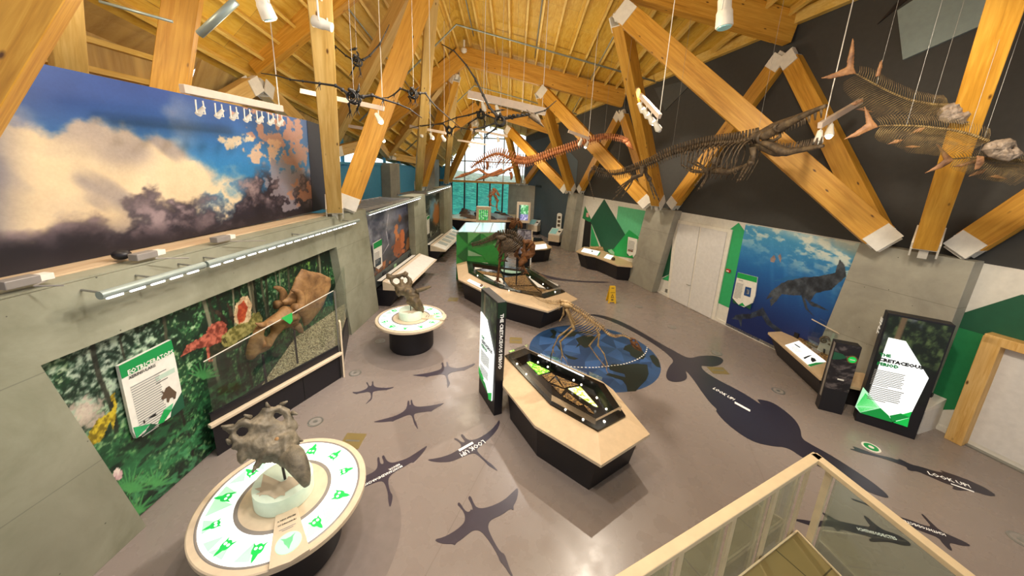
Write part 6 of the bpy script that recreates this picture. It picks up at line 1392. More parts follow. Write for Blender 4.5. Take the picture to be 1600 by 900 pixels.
# balustrade
ba = thing('glass_balustrade', 'cream steel handrail with glass panes and posts around the stair landing corner', 'balustrade', cor)
for d_ in (ra, rb):
    MB().beam(cor+UP*ZR-d_*.03, cor+d_*4.2+UP*ZR, .085, .05).build('handrail', M['rail'], ba, bevel=.006)
for d_, ds in ((ra, (.1, .66, 1.3, 1.95, 2.6)), (rb, (.14, 1.75))):
    sd = V((d_.y, -d_.x, 0))
    for q in ds: MB().beam(cor+d_*q+UP*(ZL-.25), cor+d_*q+UP*(ZR-.02), .06, .02, sd).build('post', M['rail'], ba)
    o_ = sd if sd.dot(cin) < 0 else -sd
    for a, b in zip((.03,)+ds, ds+(4.0,)):
        if b-a < .2: continue
        A, B = cor+d_*(a+.04)+o_*.025, cor+d_*(b-.03)+o_*.025
        MB().slab([A+UP*(ZL-.22), B+UP*(ZL-.22), B+UP*(ZR-.06), A+UP*(ZR-.06)], o_*.012).build('glass_pane', M['glass_rail'], ba)
# ================================================================== LAMPS
def lampcan(mb, p, d, r=.07, L=.2):
    d = V(d).normalized(); mb.tube([p-d*L*.6, p-d*L*.1, p+d*L*.3, p+d*L*.5], [r*.55, r*.75, r, r], 12)
def lampbar(a, b, label, heads, cabs, tgt=V((0, 0, -1)), yoke=False, sec=(.07, .1)):
    t = thing('lamp_bar', label, 'lamp bar', (a+b)/2, group='hanging track lamp bars')
    MB().beam(a, b, *sec).build('track', M['fixture'], t, bevel=.006)
    for f, ztop in cabs: p = a.lerp(b, f); MB().tube([p, V((p.x, p.y, ztop))], .008, 6).build('drop_rod', M['cable'], t)
    for f in heads:
        p = a.lerp(b, f)-UP*.1
        if yoke:
            dd = (b-a).normalized(); mb = MB(); mb.tube([p+dd*.05, p+dd*.06-UP*.16, p-dd*.06-UP*.16, p-dd*.05], .009, 5); mb.build('lamp_yoke', M['ivory'], t)
            mb = MB(); lampcan(mb, p-UP*.13, V((-.6, 0, -.6)), .035, .12); mb.build('lamp_head', M['ivory'], t, smooth=.7)
        else:
            q = p-UP*.12; mb = MB(); mb.tube([p+UP*.05, q], .012, 6); lampcan(mb, q, tgt); h = mb.build('lamp_head', M['ivory'], t, smooth=.7)
            d = V(tgt).normalized(); MB().ball(q+d*.11, (.05, .05, .05), nu=10, nv=6).build('lens', M['lamp'] if f == heads[len(heads)//2] else M['label'], h, smooth=True)
    return t
lampbar(onL(284, 138, -4.2), onL(440, 170, -4.2), 'beige lamp bar with hooked lamps along the top of the sky mural', (.12, .28, .42, .56, .7, .84, .96), ((.97, 9.0),), yoke=True)
lampbar(at(470, 142, 8.2), at(600, 170, 8.2), 'long beige lamp bar behind the first left strut', (.93,), ((.985, 10.4),), V((.5, -.2, -.7)))
lampbar(at(545, 197, 12), at(602, 206, 12), 'short beige lamp bar between the left struts', (.9,), ((.95, 10),), V((.5, 0, -.7)))
lampbar(at(640, 197, 14.5), at(697, 208, 14.5), 'beige lamp bar in front of the third left strut', (.3, .6, .92), ((.95, 9.8),), V((.5, 0, -.7)))
lampbar(at(731, 147, 10.5), at(853, 175, 10.5), 'broad beige lamp bar hanging below the ridge', (.2, .38, .9), ((.2, 10.2), (.95, 9.6)), V((.3, .2, -.8)), sec=(.1, .2))
lampbar(at(735, 202, 16.5), at(793, 213, 16.5), 'small lamp bar seen against the end window', (.3, .75), ((.4, 9), (.97, 9)), V((.3, .2, -.8)))
lampbar(at(715, 219, 22), at(760, 226, 22), 'farthest lamp bar against the end window', (.4, .7), ((.5, 8.5),), V((.3, .2, -.8)))
lampbar(at(888, 205, 13.5), at(921, 217, 13.5), 'short lamp bar above the long necked skeleton', (.6, .9), ((.95, 9),), V((-.3, .1, -.8)))
lampbar(at(1001, 149, 8.6), at(1031, 182, 7.6), 'lamp bar with four lit spotlights left of the long jawed skeleton', (.1, .36, .63, .92), ((.98, 9.3),), V((.55, .2, -.6)))
lampbar(at(1281, 196, 6.4), at(1345, 158, 7.2), 'angled lamp bar with two spotlights beside the tail of the fish', (.05, .3), ((.1, 9.2),), V((-.2, -.3, -.9)))
def bigspot(p, d, label, top, k=1.0):
    t = thing('big_spotlight', label, 'spotlight', p, group='large spotlights in the roof'); d = V(d).normalized()*k
    MB().tube([p-d*.22, p-d*.2, p-d*.05, p+d*.0, p+d*.05, p+d*.2, p+d*.22], [.05*k, .1*k, .1*k, .12*k, .12*k, .13*k, .12*k], 20).build('housing', M['ivory'], t, smooth=.6)
    MB().tube([p+d*.215, p+d*.235], [.105*k, .1*k], 20).build('lens', M['glow_t'], t, smooth=.6)
    s_ = frame(d)[0]; MB().tube([p+s_*.15, p+s_*.16+UP*.3, p-s_*.16+UP*.3, p-s_*.15], .014, 6).build('yoke', M['ivory'], t)
    MB().tube([p+UP*.3, V((p.x, p.y, top))], .018, 6).build('stem', M['ivory'], t); return t
bigspot(at(505, 38, 5.6), (-.9, -.1, .25), 'white spotlight bracketed to the first left strut', 8.9, .62)
bigspot(at(412, 8, 5.2), (.2, .3, -.9), 'white round spotlight at the top left of the roof', 8.6, .75)
bigspot(at(1132, 20, 6.4), (.1, -.1, -1), 'large white spotlight under the nearest right beam', 9.3)
p = at(725, 79, 16.2); tt = thing('ridge_detector', 'small white detector hanging at the ridge end above the third beam', 'detector', p)
MB().tube([p+UP*.12, p+UP*.06, p-UP*.04, p-UP*.1], [.06, .12, .12, .05], 14).build('body', M['ivory'], tt, smooth=.6); MB().tube([p+UP*.1, p+UP*.4], .04, 8).build('stem', M['ivory'], tt)
for k, (q, Y, lab) in enumerate((((930, 100), 12.5, 'thin white drop cable above the long necked skeleton'), ((818, 130), 14, 'thin white drop cable left of the second inner strut'), ((672, 150), 9, 'thin white cable before the left slope'))):
    a = at(*q, Y); tag(MB().tube([a-UP*1.0, V((a.x, a.y, ridge(Y).z-.25*abs(a.x+2.5)-.2))], .007, 6).build('drop_cable', M['cable']), lab, 'cable', 'white drop cables')
# ================================================================== SKELETONS
def vertebrae(mb, path, n, r0, r1, up0=0, up1=0, dn0=0, dn1=0, upv=UP, flat=1.0, lean=0, seg=6, mid=None, side=0):
    sp = spl(path, n)
    for k, p in enumerate(sp):
        f = k/(n-1); d = (sp[min(k+1, n-1)]-sp[max(k-1, 0)]).normalized(); g = (1-f)*r0+f*r1 if mid is None else np.interp(f, [0, .5, 1], [r0, mid, r1])
        L = (sp[min(k+1, n-1)]-sp[max(k-1, 0)]).length/2; sd, u, _ = frame(d, upv)
        mb.ball(p, (g, L*.52, g), (sd, d, u), seg, 5)
        hu = (1-f)*up0+f*up1; hd = (1-f)*dn0+f*dn1
        if hu: mb.tube([p+u*g*.6, p+u*(g+hu*.6)-d*lean*hu*.5, p+u*(g+hu)-d*lean*hu], [g*.42, g*.34, g*.26], 4)
        if hd: mb.tube([p-u*g*.6, p-u*(g+hd)-d*lean*hd], [g*.3, g*.12], 4)
        if side:
            for s_ in (-1, 1): mb.tube([p, p+sd*(s_*(g+side))], [g*.4, g*.15], 4)
    return sp
def ribcage(mb, path, n, L0, Lm, L1, wid, r, upv=UP, sweep=.25, a0=.5):
    sp = spl(path, n)
    for k, p in enumerate(sp):
        f = k/(n-1); d = (sp[min(k+1, n-1)]-sp[max(k-1, 0)]).normalized(); sd, u, _ = frame(d, upv); L = np.interp(f, [0, .45, 1], [L0, Lm, L1]); w = wid*(L/Lm)
        for s_ in (-1, 1):
            mb.tube(spl([p, p+sd*(s_*w*.7)-u*L*.12-d*L*sweep*.1, p+sd*(s_*w)-u*L*.5-d*L*sweep*.5, p+sd*(s_*w*.55)-u*L-d*L*sweep], 7), [r, r*.9, r*.5], 4)
def limb(t, mat, name, pts, rs, toes=(), toe_r=None):
    mb = MB(); 
    for i in range(len(pts)-1):
        a, b = pts[i], pts[i+1]; r = rs[i]; m1 = a.lerp(b, .12); m2 = a.lerp(b, .5); m3 = a.lerp(b, .88)
        mb.tube([a, m1, m2, m3, b], [r*1.35, r*1.15, r*.72, r*1.05, r*1.25], 7); mb.ball(b, r*1.25, nu=7, nv=5)
    for q in toes:
        mb.tube(q, [toe_r or rs[-1]*.6, (toe_r or rs[-1]*.6)*.8, (toe_r or rs[-1]*.6)*.3], 5)
        for p in q[:-1]: mb.ball(p, (toe_r or rs[-1]*.6)*1.1, nu=6, nv=4)
    return mb.build(name, mat, t, smooth=True)
def hang(t, p, z=None):
    z = z or ((9.9-.145*(p.y-16.65))-(.215*(p.x+2.5) if p.x > -2.5 else .93*(-2.5-p.x)))
    MB().tube([p, V((p.x, p.y, z-.1))], .0025, 4).build('hanging_wire', M['wire'], t)
# ---- flying reptiles hanging under the roof
def pterosaur(label, k, Y, wingL, wingR, body, neck, head, legs, s=1.0, hd=None):
    x0, y0, kk = k; W = lambda q, dz=0: at(*Z([q], x0, y0, kk)[0], Y+dz)
    t = thing('pterosaur_skeleton', label, 'skeleton', W(body), group='small flying reptile skeletons under the roof'); m = M['bone_dark']
    for w_, dz in ((wingL, .12), (wingR, .12)):
        P = [W(q, dz*(i/len(w_))**1.5*2) for i, q in enumerate(w_)]; n = len(P); mb = MB()
        rs = np.linspace(.021*s, .006*s, n); mb.tube(P, list(rs), 6)
        for i in range(0, n-1): mb.ball(P[i], rs[i]*1.55, nu=7, nv=5)
        j = max(1, n//2)
        for q in range(3): mb.tube([P[j], P[j]+V((.03*q-.03, -.05, -.09*s))], [.006, .002], 4)
        mb.build('wing_bones', m, t, smooth=True)
    b = W(body); mb = MB(); r = .075*s
    for a in range(5):
        c = b+V((0, (a-2)*r*.55, 0)); rr = r*(1-.12*abs(a-2))
        mb.tube([c+V((rr*math.cos(q), 0, rr*math.sin(q))) for q in np.linspace(-2.2, 5.4, 13)], .009*s, 4, False)
    mb.tube([b+V((0, -r*1.6, r)), b+V((0, 0, r*1.05)), b+V((0, r*1.6, r*.9))], .022*s, 6); mb.box(b+V((0, 0, -r*.8)), (r*.9, r*1.6, .015))
    mb.build('ribcage', m, t, smooth=True)
    mb = MB(); vertebrae(mb, [W(q, -.03*i) for i, q in enumerate(neck)], 8, .02*s, .016*s); mb.build('neck', m, t, smooth=True)
    H = [W(q, -.06) for q in head]; d = (H[1]-H[0]); L = d.length; d.normalize(); sd, u, _ = frame(d, V((0, -1, 0)))
    hm_ = MB(); n = 7
    hm_.tube([H[0]-d*.02, H[0]+d*L*.15, H[0]+d*L*.35, H[0]+d*L*.7, H[1]], [L*.06, L*.17, L*.15, L*.08, L*.015], 8); hm_.tube([H[0]+d*L*.1+u*.02, H[0]-d*L*.25+u*L*.12], [L*.07, L*.02], 5)
    hm_.build('skull', hd or m, t, smooth=True)
    for lg in legs: P = [W(q, .05*i) for i, q in enumerate(lg)]; limb(t, m, 'hind_leg', P, [.013*s]*len(P), [[P[-1], P[-1]+V((a, -.02, -.05*s)), P[-1]+V((a*1.6, -.03, -.09*s))] for a in (-.025, 0, .025)], .006*s)
    hang(t, b)
Ka, Kb = (400, 30, .17778), (600, 60, .18892)
pterosaur('flying reptile skeleton with raised wings, highest on the left beside the first strut', Ka, 6.3, [(880, 362), (850, 355), (790, 320), (700, 240), (620, 170), (520, 65)], [(905, 362), (945, 355), (1000, 320), (1090, 215), (1140, 115), (1172, 45)], (890, 375), [(892, 350), (900, 310), (885, 285)], [(880, 258), (812, 275)], [[(880, 395), (858, 430), (840, 470)], [(903, 395), (912, 440), (920, 478)]], .95)
pterosaur('flying reptile skeleton with widest level wings, in front of the first left strut', Ka, 4.7, [(850, 672), (805, 655), (760, 620), (700, 585), (560, 565), (410, 545), (300, 530), (180, 495), (45, 475)], [(880, 672), (940, 682), (1020, 668), (1120, 705), (1250, 745), (1350, 790), (1460, 870)], (862, 692), [(872, 660), (890, 640), (898, 622)], [(900, 632), (908, 560)], [[(840, 710), (815, 745), (828, 810)], [(888, 710), (906, 748), (890, 790)]], 1.0)
pterosaur('flying reptile skeleton with drooping right wing between the two left struts', Ka, 6.0, [(1370, 655), (1340, 635), (1270, 610), (1215, 660), (1160, 690), (1050, 695)], [(1400, 648), (1440, 650), (1490, 650), (1530, 710), (1590, 775), (1700, 870), (1790, 950)], (1385, 660), [(1395, 640), (1408, 625)], [(1408, 620), (1436, 590)], [[(1360, 670), (1342, 680), (1360, 715)], [(1400, 675), (1400, 720)]], .95)
pterosaur('smallest flying reptile skeleton, lowest and nearest the left window gap', Kb, 9.0, [(520, 750), (515, 740), (490, 708), (410, 712), (300, 722), (205, 748)], [(560, 755), (590, 730), (640, 740), (725, 758)], (540, 762), [(560, 750), (580, 740)], [(580, 735), (605, 728)], [[(535, 772), (525, 790)], [(548, 772), (560, 788)]], 1.1)
pterosaur('large flying reptile skeleton with pale beak and one wing soaring up to the ridge', Kb, 7.6, [(935, 660), (930, 635), (870, 570), (820, 470), (755, 335), (680, 220), (580, 105), (478, 48)], [(985, 665), (1060, 655), (1200, 632), (1330, 597), (1425, 515)], (960, 685), [(975, 665), (1050, 640), (1130, 632), (1205, 625)], [(1208, 622), (1325, 735)], [[(940, 705), (920, 750), (850, 795)], [(920, 700), (840, 730), (745, 752)]], 1.5, M['bone_umber'])
pterosaur('flying reptile skeleton with flat crest and level wings, just behind the large one', Kb, 9.6, [(785, 628), (770, 612), (700, 635), (600, 655), (480, 700), (300, 730)], [(820, 625), (860, 640), (935, 668), (1000, 690)], (802, 632), [(850, 620), (930, 600), (965, 595)], [(965, 592), (1010, 590)], [[(795, 645), (760, 665), (700, 705)], [(810, 645), (835, 690)]], 1.4, M['bone_umber'])
# ---- long necked swimmer
K6 = (700, 190, .1875); Yp = lambda x: 16.6-3.2*(x/1540); P6 = lambda q, d=0: at(*Z([q], *K6)[0], Yp(q[0])+d)
ps = thing('long_necked_skeleton', 'orange long necked sea reptile skeleton hanging before the end window', 'skeleton', P6((600, 330)))
mb = MB(); back = [(195, 385), (240, 345), (300, 308), (370, 275), (430, 268), (500, 295), (570, 330)]; neckp = [(570, 330), (650, 340), (760, 310), (880, 265), (1000, 225), (1120, 178), (1240, 143), (1340, 130), (1440, 143), (1492, 165)]
vertebrae(mb, [P6(q) for q in back], 26, .045, .09, .1, .24, .08, .05); mb.build('back_vertebrae', M['bone_orange'], ps, smooth=True)
mb = MB(); vertebrae(mb, [P6(q) for q in neckp], 58, .115, .05, .14, .06, .1, .05, mid=.1); mb.build('neck_vertebrae', M['bone_orange'], ps, smooth=True)
mb = MB(); ribcage(mb, [P6(q) for q in back[1:]], 17, .35, .62, .3, .42, .022); mb.build('ribcage', M['bone_orange'], ps, smooth=True)
mb = MB()
for dd in (-.3, .3):
    mb.tube(spl([P6(q, dd) for q in ((255, 395), (300, 425), (360, 450), (440, 430), (500, 395), (545, 380))], 14), [.05, .06, .05], 6)
for x_, y_ in ((280, 405), (330, 435), (390, 445), (450, 420), (500, 400)): mb.tube([P6((x_, y_), -.35), P6((x_+20, y_+8), 0), P6((x_+15, y_), .35)], .035, 5)
mb.build('belly_plates', M['bone_orange'], ps, smooth=True)
for dd, pts in ((-.45, ((250, 395), (190, 425), (120, 450), (60, 472))), (-.3, ((450, 400), (380, 430), (300, 465), (235, 490))), (.4, ((520, 420), (530, 450), (528, 485))), (.2, ((330, 330), (330, 370), (325, 410)))):
    mb = MB(); P = [P6(q, dd) for q in pts]; mb.tube(P, [.07, .06, .085, .02], 6)
    for i in range(3): off = V((.03*(i-1), .12*(i-1), .02*i)); mb.tube([P[-2]+off, P[-1]+off*1.4], [.035, .01], 4)
    mb.build('paddle', M['bone_orange'], ps, smooth=True)
mb = MB(); a = P6((1485, 162)); 
for q1, q2 in (((1500, 195), (1545, 235)), ((1510, 175), (1540, 222))): mb.tube([a, P6(q1), P6(q2)], [.07, .06, .015], 7)
mb.ball(a, (.12, .1, .07)); mb.build('skull', M['bone_orange'], ps, smooth=True)
for q in ((430, 265), (1120, 178), (1300, 132)): hang(ps, P6(q))
# ---- long jawed swimmer along the right wall
K7 = (900, 160, .26667); Ym = lambda x: 10.7-4.5*(x/1450); P7 = lambda q, d=0: at(*Z([q], *K7)[0], Ym(q[0])+d)
ms = thing('long_jawed_skeleton', 'dark sea reptile skeleton with open toothed jaws hanging along the right wall', 'skeleton', P7((800, 250)))
mb = MB(); vertebrae(mb, [P7(q) for q in ((98, 385), (160, 412), (230, 420), (300, 405), (370, 380), (450, 350), (540, 305), (640, 275), (740, 252), (840, 240), (940, 232), (1062, 212))], 76, .035, .075, .06, .14, .14, .02, mid=.065); mb.build('vertebral_column', M['bone_umber'], ms, smooth=True)
mb = MB(); vertebrae(mb, [P7(q) for q in ((98, 385), (76, 430), (84, 490), (106, 568))], 26, .03, .008, .03, .0, .03, 0); mb.build('tail_tip', M['bone_umber'], ms, smooth=True)
mb = MB(); ribcage(mb, [P7(q) for q in ((650, 272), (740, 252), (840, 240), (940, 232), (1040, 216))], 15, .4, .75, .8, .34, .017); mb.build('ribcage', M['bone_umber'], ms, smooth=True)
def jaw(pts, rs, teeth, dirv, nm, flatk=1):
    P = [P7(q) for q in pts]; mb = MB()
    for s_ in (-1, 1):
        side = [p+V((0, 1, 0))*(s_*.14*(1-i/(len(P)-1))+s_*.012) for i, p in enumerate(P)]; mb.tube(spl(side, 14), list(np.interp(np.linspace(0, 1, 14), np.linspace(0, 1, len(rs)), rs)), 8)
    sp = spl(P, 20)
    if teeth:
        for k in range(5, 19):
            for s_ in (-1, 1): b = sp[k]+V((0, s_*.1*(1-k/19), 0))+dirv*rs[-2]*.5; mb.tube([b, b+dirv*.14], [.022, .004], 5)
    return mb.build(nm, M['bone_umber'], ms, smooth=True)
sku = jaw(((1062, 205), (1120, 178), (1190, 140), (1260, 108), (1340, 72), (1462, 20)), [.10, .09, .10, .07, .05, .03], True, V((.25, 0, -1)).normalized(), 'skull')
jaw(((1065, 238), (1130, 262), (1200, 290), (1260, 285), (1350, 272), (1445, 255)), [.06, .08, .09, .06, .045, .03], True, V((.05, 0, 1)), 'lower_jaw')
mb = MB(); c = P7((1185, 148), -.1); sd = V((0, -1, 0)); mb.tube([c+V((.07*math.cos(a), 0, .06*math.sin(a))) for a in np.linspace(0, 2*PI, 15)], .025, 6); mb.build('eye_ring', M['bone_umber'], sku, smooth=True)
mb = MB(); c = P7((1085, 208), -.1); mb.tube([c+V((.07*math.cos(a), 0, .09*math.sin(a))) for a in np.linspace(0, 2*PI, 15)], .03, 6); mb.tube([P7((1100, 215)), P7((1160, 225)), P7((1195, 200)), P7((1190, 170))], .03, 6); mb.build('jaw_joint', M['bone_umber'], ms, smooth=True)
def flipper(nm, root, rays, d=0):
    mb = MB(); R_ = [P7(q, d) for q in root]; mb.tube(R_, [.07, .045, .06], 7); mb.ball(R_[-1], .07, nu=7, nv=5)
    for ry in rays:
        P = spl([R_[-1]]+[P7(q, d) for q in ry], 9); mb.tube(P, [.03, .022, .008], 5)
        for p in P[1:-1]: mb.ball(p, .026, nu=6, nv=4)
    mb.build(nm, M['bone_umber'], ms, smooth=True)
flipper('front_flipper', ((1035, 262), (1040, 320), (1025, 352)), [((985, 385), (940, 470)), ((1000, 395), (955, 465)), ((960, 385), (920, 420))], -.25)
flipper('front_flipper', ((830, 345), (815, 372), (770, 405)), [((700, 400), (610, 362)), ((690, 408), (640, 390)), ((720, 375), (655, 345)), ((740, 372), (690, 340)), ((745, 430), (690, 495)), ((760, 440), (710, 520)), ((770, 430), (730, 505))], -.2)
mb = MB(); mb.tube([P7(q, -.2) for q in ((1035, 352), (980, 380), (900, 408), (840, 400), (800, 405))], [.05, .05, .07, .08, .06], 7); mb.ball(P7((825, 345), -.25), (.12, .05, .1)); mb.build('shoulder_girdle', M['bone_umber'], ms, smooth=True)
flipper('hind_flipper', ((390, 375), (385, 425), (335, 440)), [((290, 470), (240, 505)), ((280, 490), (225, 535)), ((275, 510), (210, 575)), ((320, 480), (265, 560))], -.15)
flipper('hind_flipper', ((400, 375), (410, 420), (430, 450)), [((450, 490), (470, 545)), ((455, 500), (490, 580)), ((440, 500), (462, 570))], .3)
for q in ((240, 420), (560, 300), (1060, 208)): hang(ms, P7(q), 8.2)
# ---- hanging fish
def fish(label, Yf, spine, tail, skull, fins, ribd, ribn, blade, up_l=.14):
    P8 = Plane((5, Yf, 6), (-.42, -.9, 0)); q8 = lambda pts: P8.poly(Z(pts, 1280, 40, .27778)); w8 = lambda q, d=0: P8.w(*Z([q], 1280, 40, .27778)[0], d)
    t = thing('fish_skeleton', label, 'skeleton', w8(spine[len(spine)//2]), group='big fish skeletons on wires')
    sp = spl([w8(q) for q in spine], ribn); mb = MB()
    vertebrae(mb, sp, ribn, .012, .022, seg=6); mb.build('vertebral_column', M['fish_rib'], t, smooth=True)
    ru, rd = MB(), MB(); n = ribn
    for k in range(2, n):
        f = k/(n-1); p = sp[k]; d = (sp[min(k+1, n-1)]-sp[k-1]).normalized(); u = P8.n.cross(d); u = u if u.z > 0 else -u
        L = np.interp(f, [0, .12, .5, .85, 1], ribd)
        for s_ in (-1, 1):
            o = P8.n*(s_*.06*min(1, f*2)); rd.tube([p, p-u*L*.5-d*L*.28+o, p-u*L-d*L*.42+o*.6], [.0034, .003, .0015], 4)
        Lu = up_l*np.interp(f, [0, .15, 1], [.6, 1, .9]); ru.tube([p, p+u*Lu*.6-d*Lu*.3, p+u*Lu-d*Lu*.7], [.0034, .003, .0015], 4)
    rd.build('belly_ribs', M['fish_rib'], t, smooth=True); ru.build('back_spines', M['fish_rib'], t, smooth=True)
    soften(P8.put(relief(q8(tail), T=.022, w=.06, res=60, rough=.3)).build('tail_fin', M['fish_fin'], t), 2)
    for pts in fins: soften(P8.put(relief(q8(pts), T=.014, w=.04, res=36, rough=.4)).build('fin', M['fish_fin'], t), 2)
    if skull:
        out, eye, gill = skull
        soften(P8.put(relief(q8(out), [q8(ell(*eye, 8, 7))], T=.075, w=.08, res=70, rough=.45, seed=4)).build('skull', M['fish_skull'], t), 2)
        for g in gill: soften(P8.put(relief(q8(g), T=.03, w=.05, res=36, rough=.4, seed=9)).build('gill_plate', M['fish_skull'], t), 2)
    for k in (n//4, int(n*.8)): hang(t, sp[k], 8.4)
fish('uppermost hanging fish skeleton with tall forked tail, in front of the wide timber', 5.7, [(205, 270), (300, 322), (400, 375), (520, 420), (640, 442), (725, 445)],
     [(210, 278), (196, 235), (200, 160), (196, 85), (185, 58), (176, 115), (157, 190), (150, 235), (90, 263), (0, 297), (60, 302), (150, 282), (195, 272)],
     ([(660, 500), (672, 470), (715, 442), (760, 432), (792, 428), (802, 458), (832, 474), (864, 494), (836, 518), (826, 535), (850, 544), (802, 556), (760, 549), (712, 552), (672, 535)], (812, 480), [ell(738, 500, 50, 42)]),
     [[(315, 290), (322, 255), (340, 205), (356, 188), (356, 235), (342, 285)], [(190, 470), (240, 462), (320, 490), (260, 485)], [(170, 440), (240, 410), (250, 425), (200, 452)]], [.12, .24, .36, .3, .2], 46, None)
fish('middle hanging fish skeleton whose pale skull nears the right edge', 5.05, [(335, 566), (430, 562), (560, 566), (660, 576), (760, 590), (860, 615), (950, 650)],
     [(335, 572), (305, 535), (278, 485), (250, 448), (255, 500), (262, 553), (200, 600), (128, 645), (210, 626), (280, 592)],
     ([(912, 700), (938, 662), (1000, 642), (1070, 632), (1105, 648), (1112, 682), (1152, 722), (1118, 742), (1090, 752), (1060, 766), (1010, 757), (950, 738)], (1085, 690), [ell(1000, 700, 52, 46)]),
     [[(378, 670), (430, 640), (482, 640), (440, 662)], [(474, 682), (520, 672), (578, 680), (520, 690)], [(515, 606), (560, 575), (605, 570), (570, 600)], [(870, 812), (885, 730), (930, 735), (930, 770), (900, 808)]], [.1, .2, .34, .34, .22], 46, None)
fish('lowest hanging fish skeleton cut off by the right edge', 5.25, [(750, 750), (870, 742), (960, 748), (1080, 755), (1180, 768), (1280, 800)],
     [(760, 756), (730, 728), (690, 688), (648, 652), (682, 708), (698, 755), (642, 798), (586, 834), (680, 806), (740, 772)], None,
     [[(740, 795), (800, 775), (880, 752), (880, 772), (800, 796)], [(834, 852), (880, 820), (952, 802), (920, 832)], [(945, 850), (1000, 838), (1070, 866), (1000, 860)]], [.08, .16, .26, .3, .3], 42, None, .09)
# ---- running skeleton on the diamond case
PR8 = Plane(fl(905, 590, .8), (-.15, -1, 0)); w9 = lambda q, d=0: PR8.w(*Z([q], 820, 440, .17778)[0], d)
rs_ = thing('running_skeleton', 'slender ochre running dinosaur skeleton leaning over the globe disc', 'skeleton', w9((345, 195)))
mg = M['bone_gold']
mb = MB(); vertebrae(mb, [w9(q) for q in ((75, 128), (150, 170), (230, 192), (320, 198))], 26, .008, .02, .03, .07, .09, .1, lean=.3); mb.build('tail_vertebrae', mg, rs_, smooth=True)
mb = MB(); vertebrae(mb, [w9(q) for q in ((320, 198), (430, 238), (520, 292), (600, 352), (680, 412))], 24, .028, .024, .05, .04, .02, .02, side=.03); mb.build('back_vertebrae', mg, rs_, smooth=True)
mb = MB(); vertebrae(mb, [w9(q) for q in ((680, 412), (740, 466), (800, 484), (860, 474), (925, 502))], 20, .026, .018, .02, .015, side=.02); mb.build('neck_vertebrae', mg, rs_, smooth=True)
mb = MB(); ribcage(mb, [w9(q) for q in ((440, 245), (520, 295), (600, 352), (670, 405))], 14, .16, .3, .28, .13, .006, sweep=.35); mb.build('ribcage', mg, rs_, smooth=True)
mb = MB()
for dd in (-.06, .06): mb.tube([w9((320, 185), dd), w9((370, 200), dd), w9((420, 215), dd)], [.03, .05, .02], 6); mb.tube([w9((365, 215), dd), w9((395, 290), dd)], [.025, .014], 6)
mb.build('pelvis', mg, rs_, smooth=True)
limb(rs_, mg, 'hind_leg', [w9((365, 225), -.08), w9((435, 400), -.12), w9((295, 510), -.12), w9((245, 610), -.12)], [.024, .018, .014], [[w9((245, 610), -.12), w9((250, 650), -.13), w9((262, 668), -.14)], [w9((245, 610), -.12), w9((238, 650), -.11), w9((236, 680), -.1)]], .009)
limb(rs_, mg, 'hind_leg', [w9((365, 225), .08), w9((430, 395), .1), w9((312, 505), .1), w9((330, 620), .1)], [.024, .018, .014], [[w9((330, 620), .1), w9((320, 660), .1), w9((325, 690), .1)], [w9((330, 620), .1), w9((360, 665), .1), w9((382, 708), .1)]], .009)
limb(rs_, mg, 'fore_limb', [w9((635, 440), -.1), w9((655, 485), -.12), w9((570, 590), -.12), w9((640, 690), -.12), w9((705, 770), -.12)], [.02, .014, .011, .009], [[w9((705, 770), -.12), w9((690, 778), -.13), w9((680, 770), -.14)], [w9((705, 770), -.12), w9((718, 782), -.12), w9((730, 785), -.12)]], .008)
limb(rs_, mg, 'fore_limb', [w9((650, 440), .1), w9((640, 540), .1), w9((692, 612), .1), w9((720, 700), .1), w9((712, 750), .1)], [.018, .013, .01, .008], [[w9((712, 750), .1), w9((722, 772), .1), w9((730, 782), .1)]], .007)
limb(rs_, mg, 'near_thigh_brace', [w9((345, 230), .0), w9((338, 290), .0), w9((308, 345), .0)], [.02, .012])
sk9 = relief(PR8.poly(Z([(918, 500), (935, 488), (965, 498), (1000, 540), (1028, 590), (1030, 612), (1010, 600), (975, 575), (945, 555), (925, 530)], 820, 440, .17778)), [PR8.poly(Z(ell(957, 518, 12, 9, .7), 820, 440, .17778)), PR8.poly(Z(ell(985, 552, 10, 6, .8), 820, 440, .17778))], T=.035, w=.05, res=44, rough=.3)
soften(PR8.put(sk9).build('skull', M['bone_rust'], rs_), 2)
mb = MB(); mb.tube([w9((935, 545)), w9((975, 590)), w9((1020, 612))], [.014, .012, .006], 5); mb.build('lower_jaw', M['bone_rust'], rs_, smooth=True)
p = w9((242, 640), -.12); q = fl(859, 580, .72); MB().tube([p, V((q.x, q.y, p.z-.12)), q], .01, 6).build('support_rod', M['black'], rs_)
# ---- frilled skeleton mounted on the middle case
PC = Plane(V((.25, 11.4, 1.4)), (-.1, -1, 0)); wc = lambda q, d=0: PC.w(*Z([q], 700, 350, .17778)[0], d)
fs = thing('frilled_skeleton', 'brown frilled dinosaur skeleton standing on the middle diamond case', 'skeleton', XY(wc((560, 250)))+UP*.72)
mu = M['bone_rust']; mk = M['bone_umber']
mb = MB(); vertebrae(mb, [wc(q) for q in ((212, 188), (290, 172), (380, 140), (450, 112))], 24, .03, .07, .06, .12, .08, .1, lean=.25); mb.build('tail_vertebrae', mk, fs, smooth=True)
mb = MB(); vertebrae(mb, [wc(q) for q in ((450, 112), (520, 100), (580, 120), (640, 170), (680, 215))], 20, .075, .08, .14, .12, side=.06); mb.build('back_vertebrae', mk, fs, smooth=True)
mb = MB(); ribcage(mb, [wc(q) for q in ((490, 110), (540, 112), (600, 135), (650, 180))], 14, .5, .85, .7, .38, .022); mb.build('ribcage', mk, fs, smooth=True)
mb = MB()
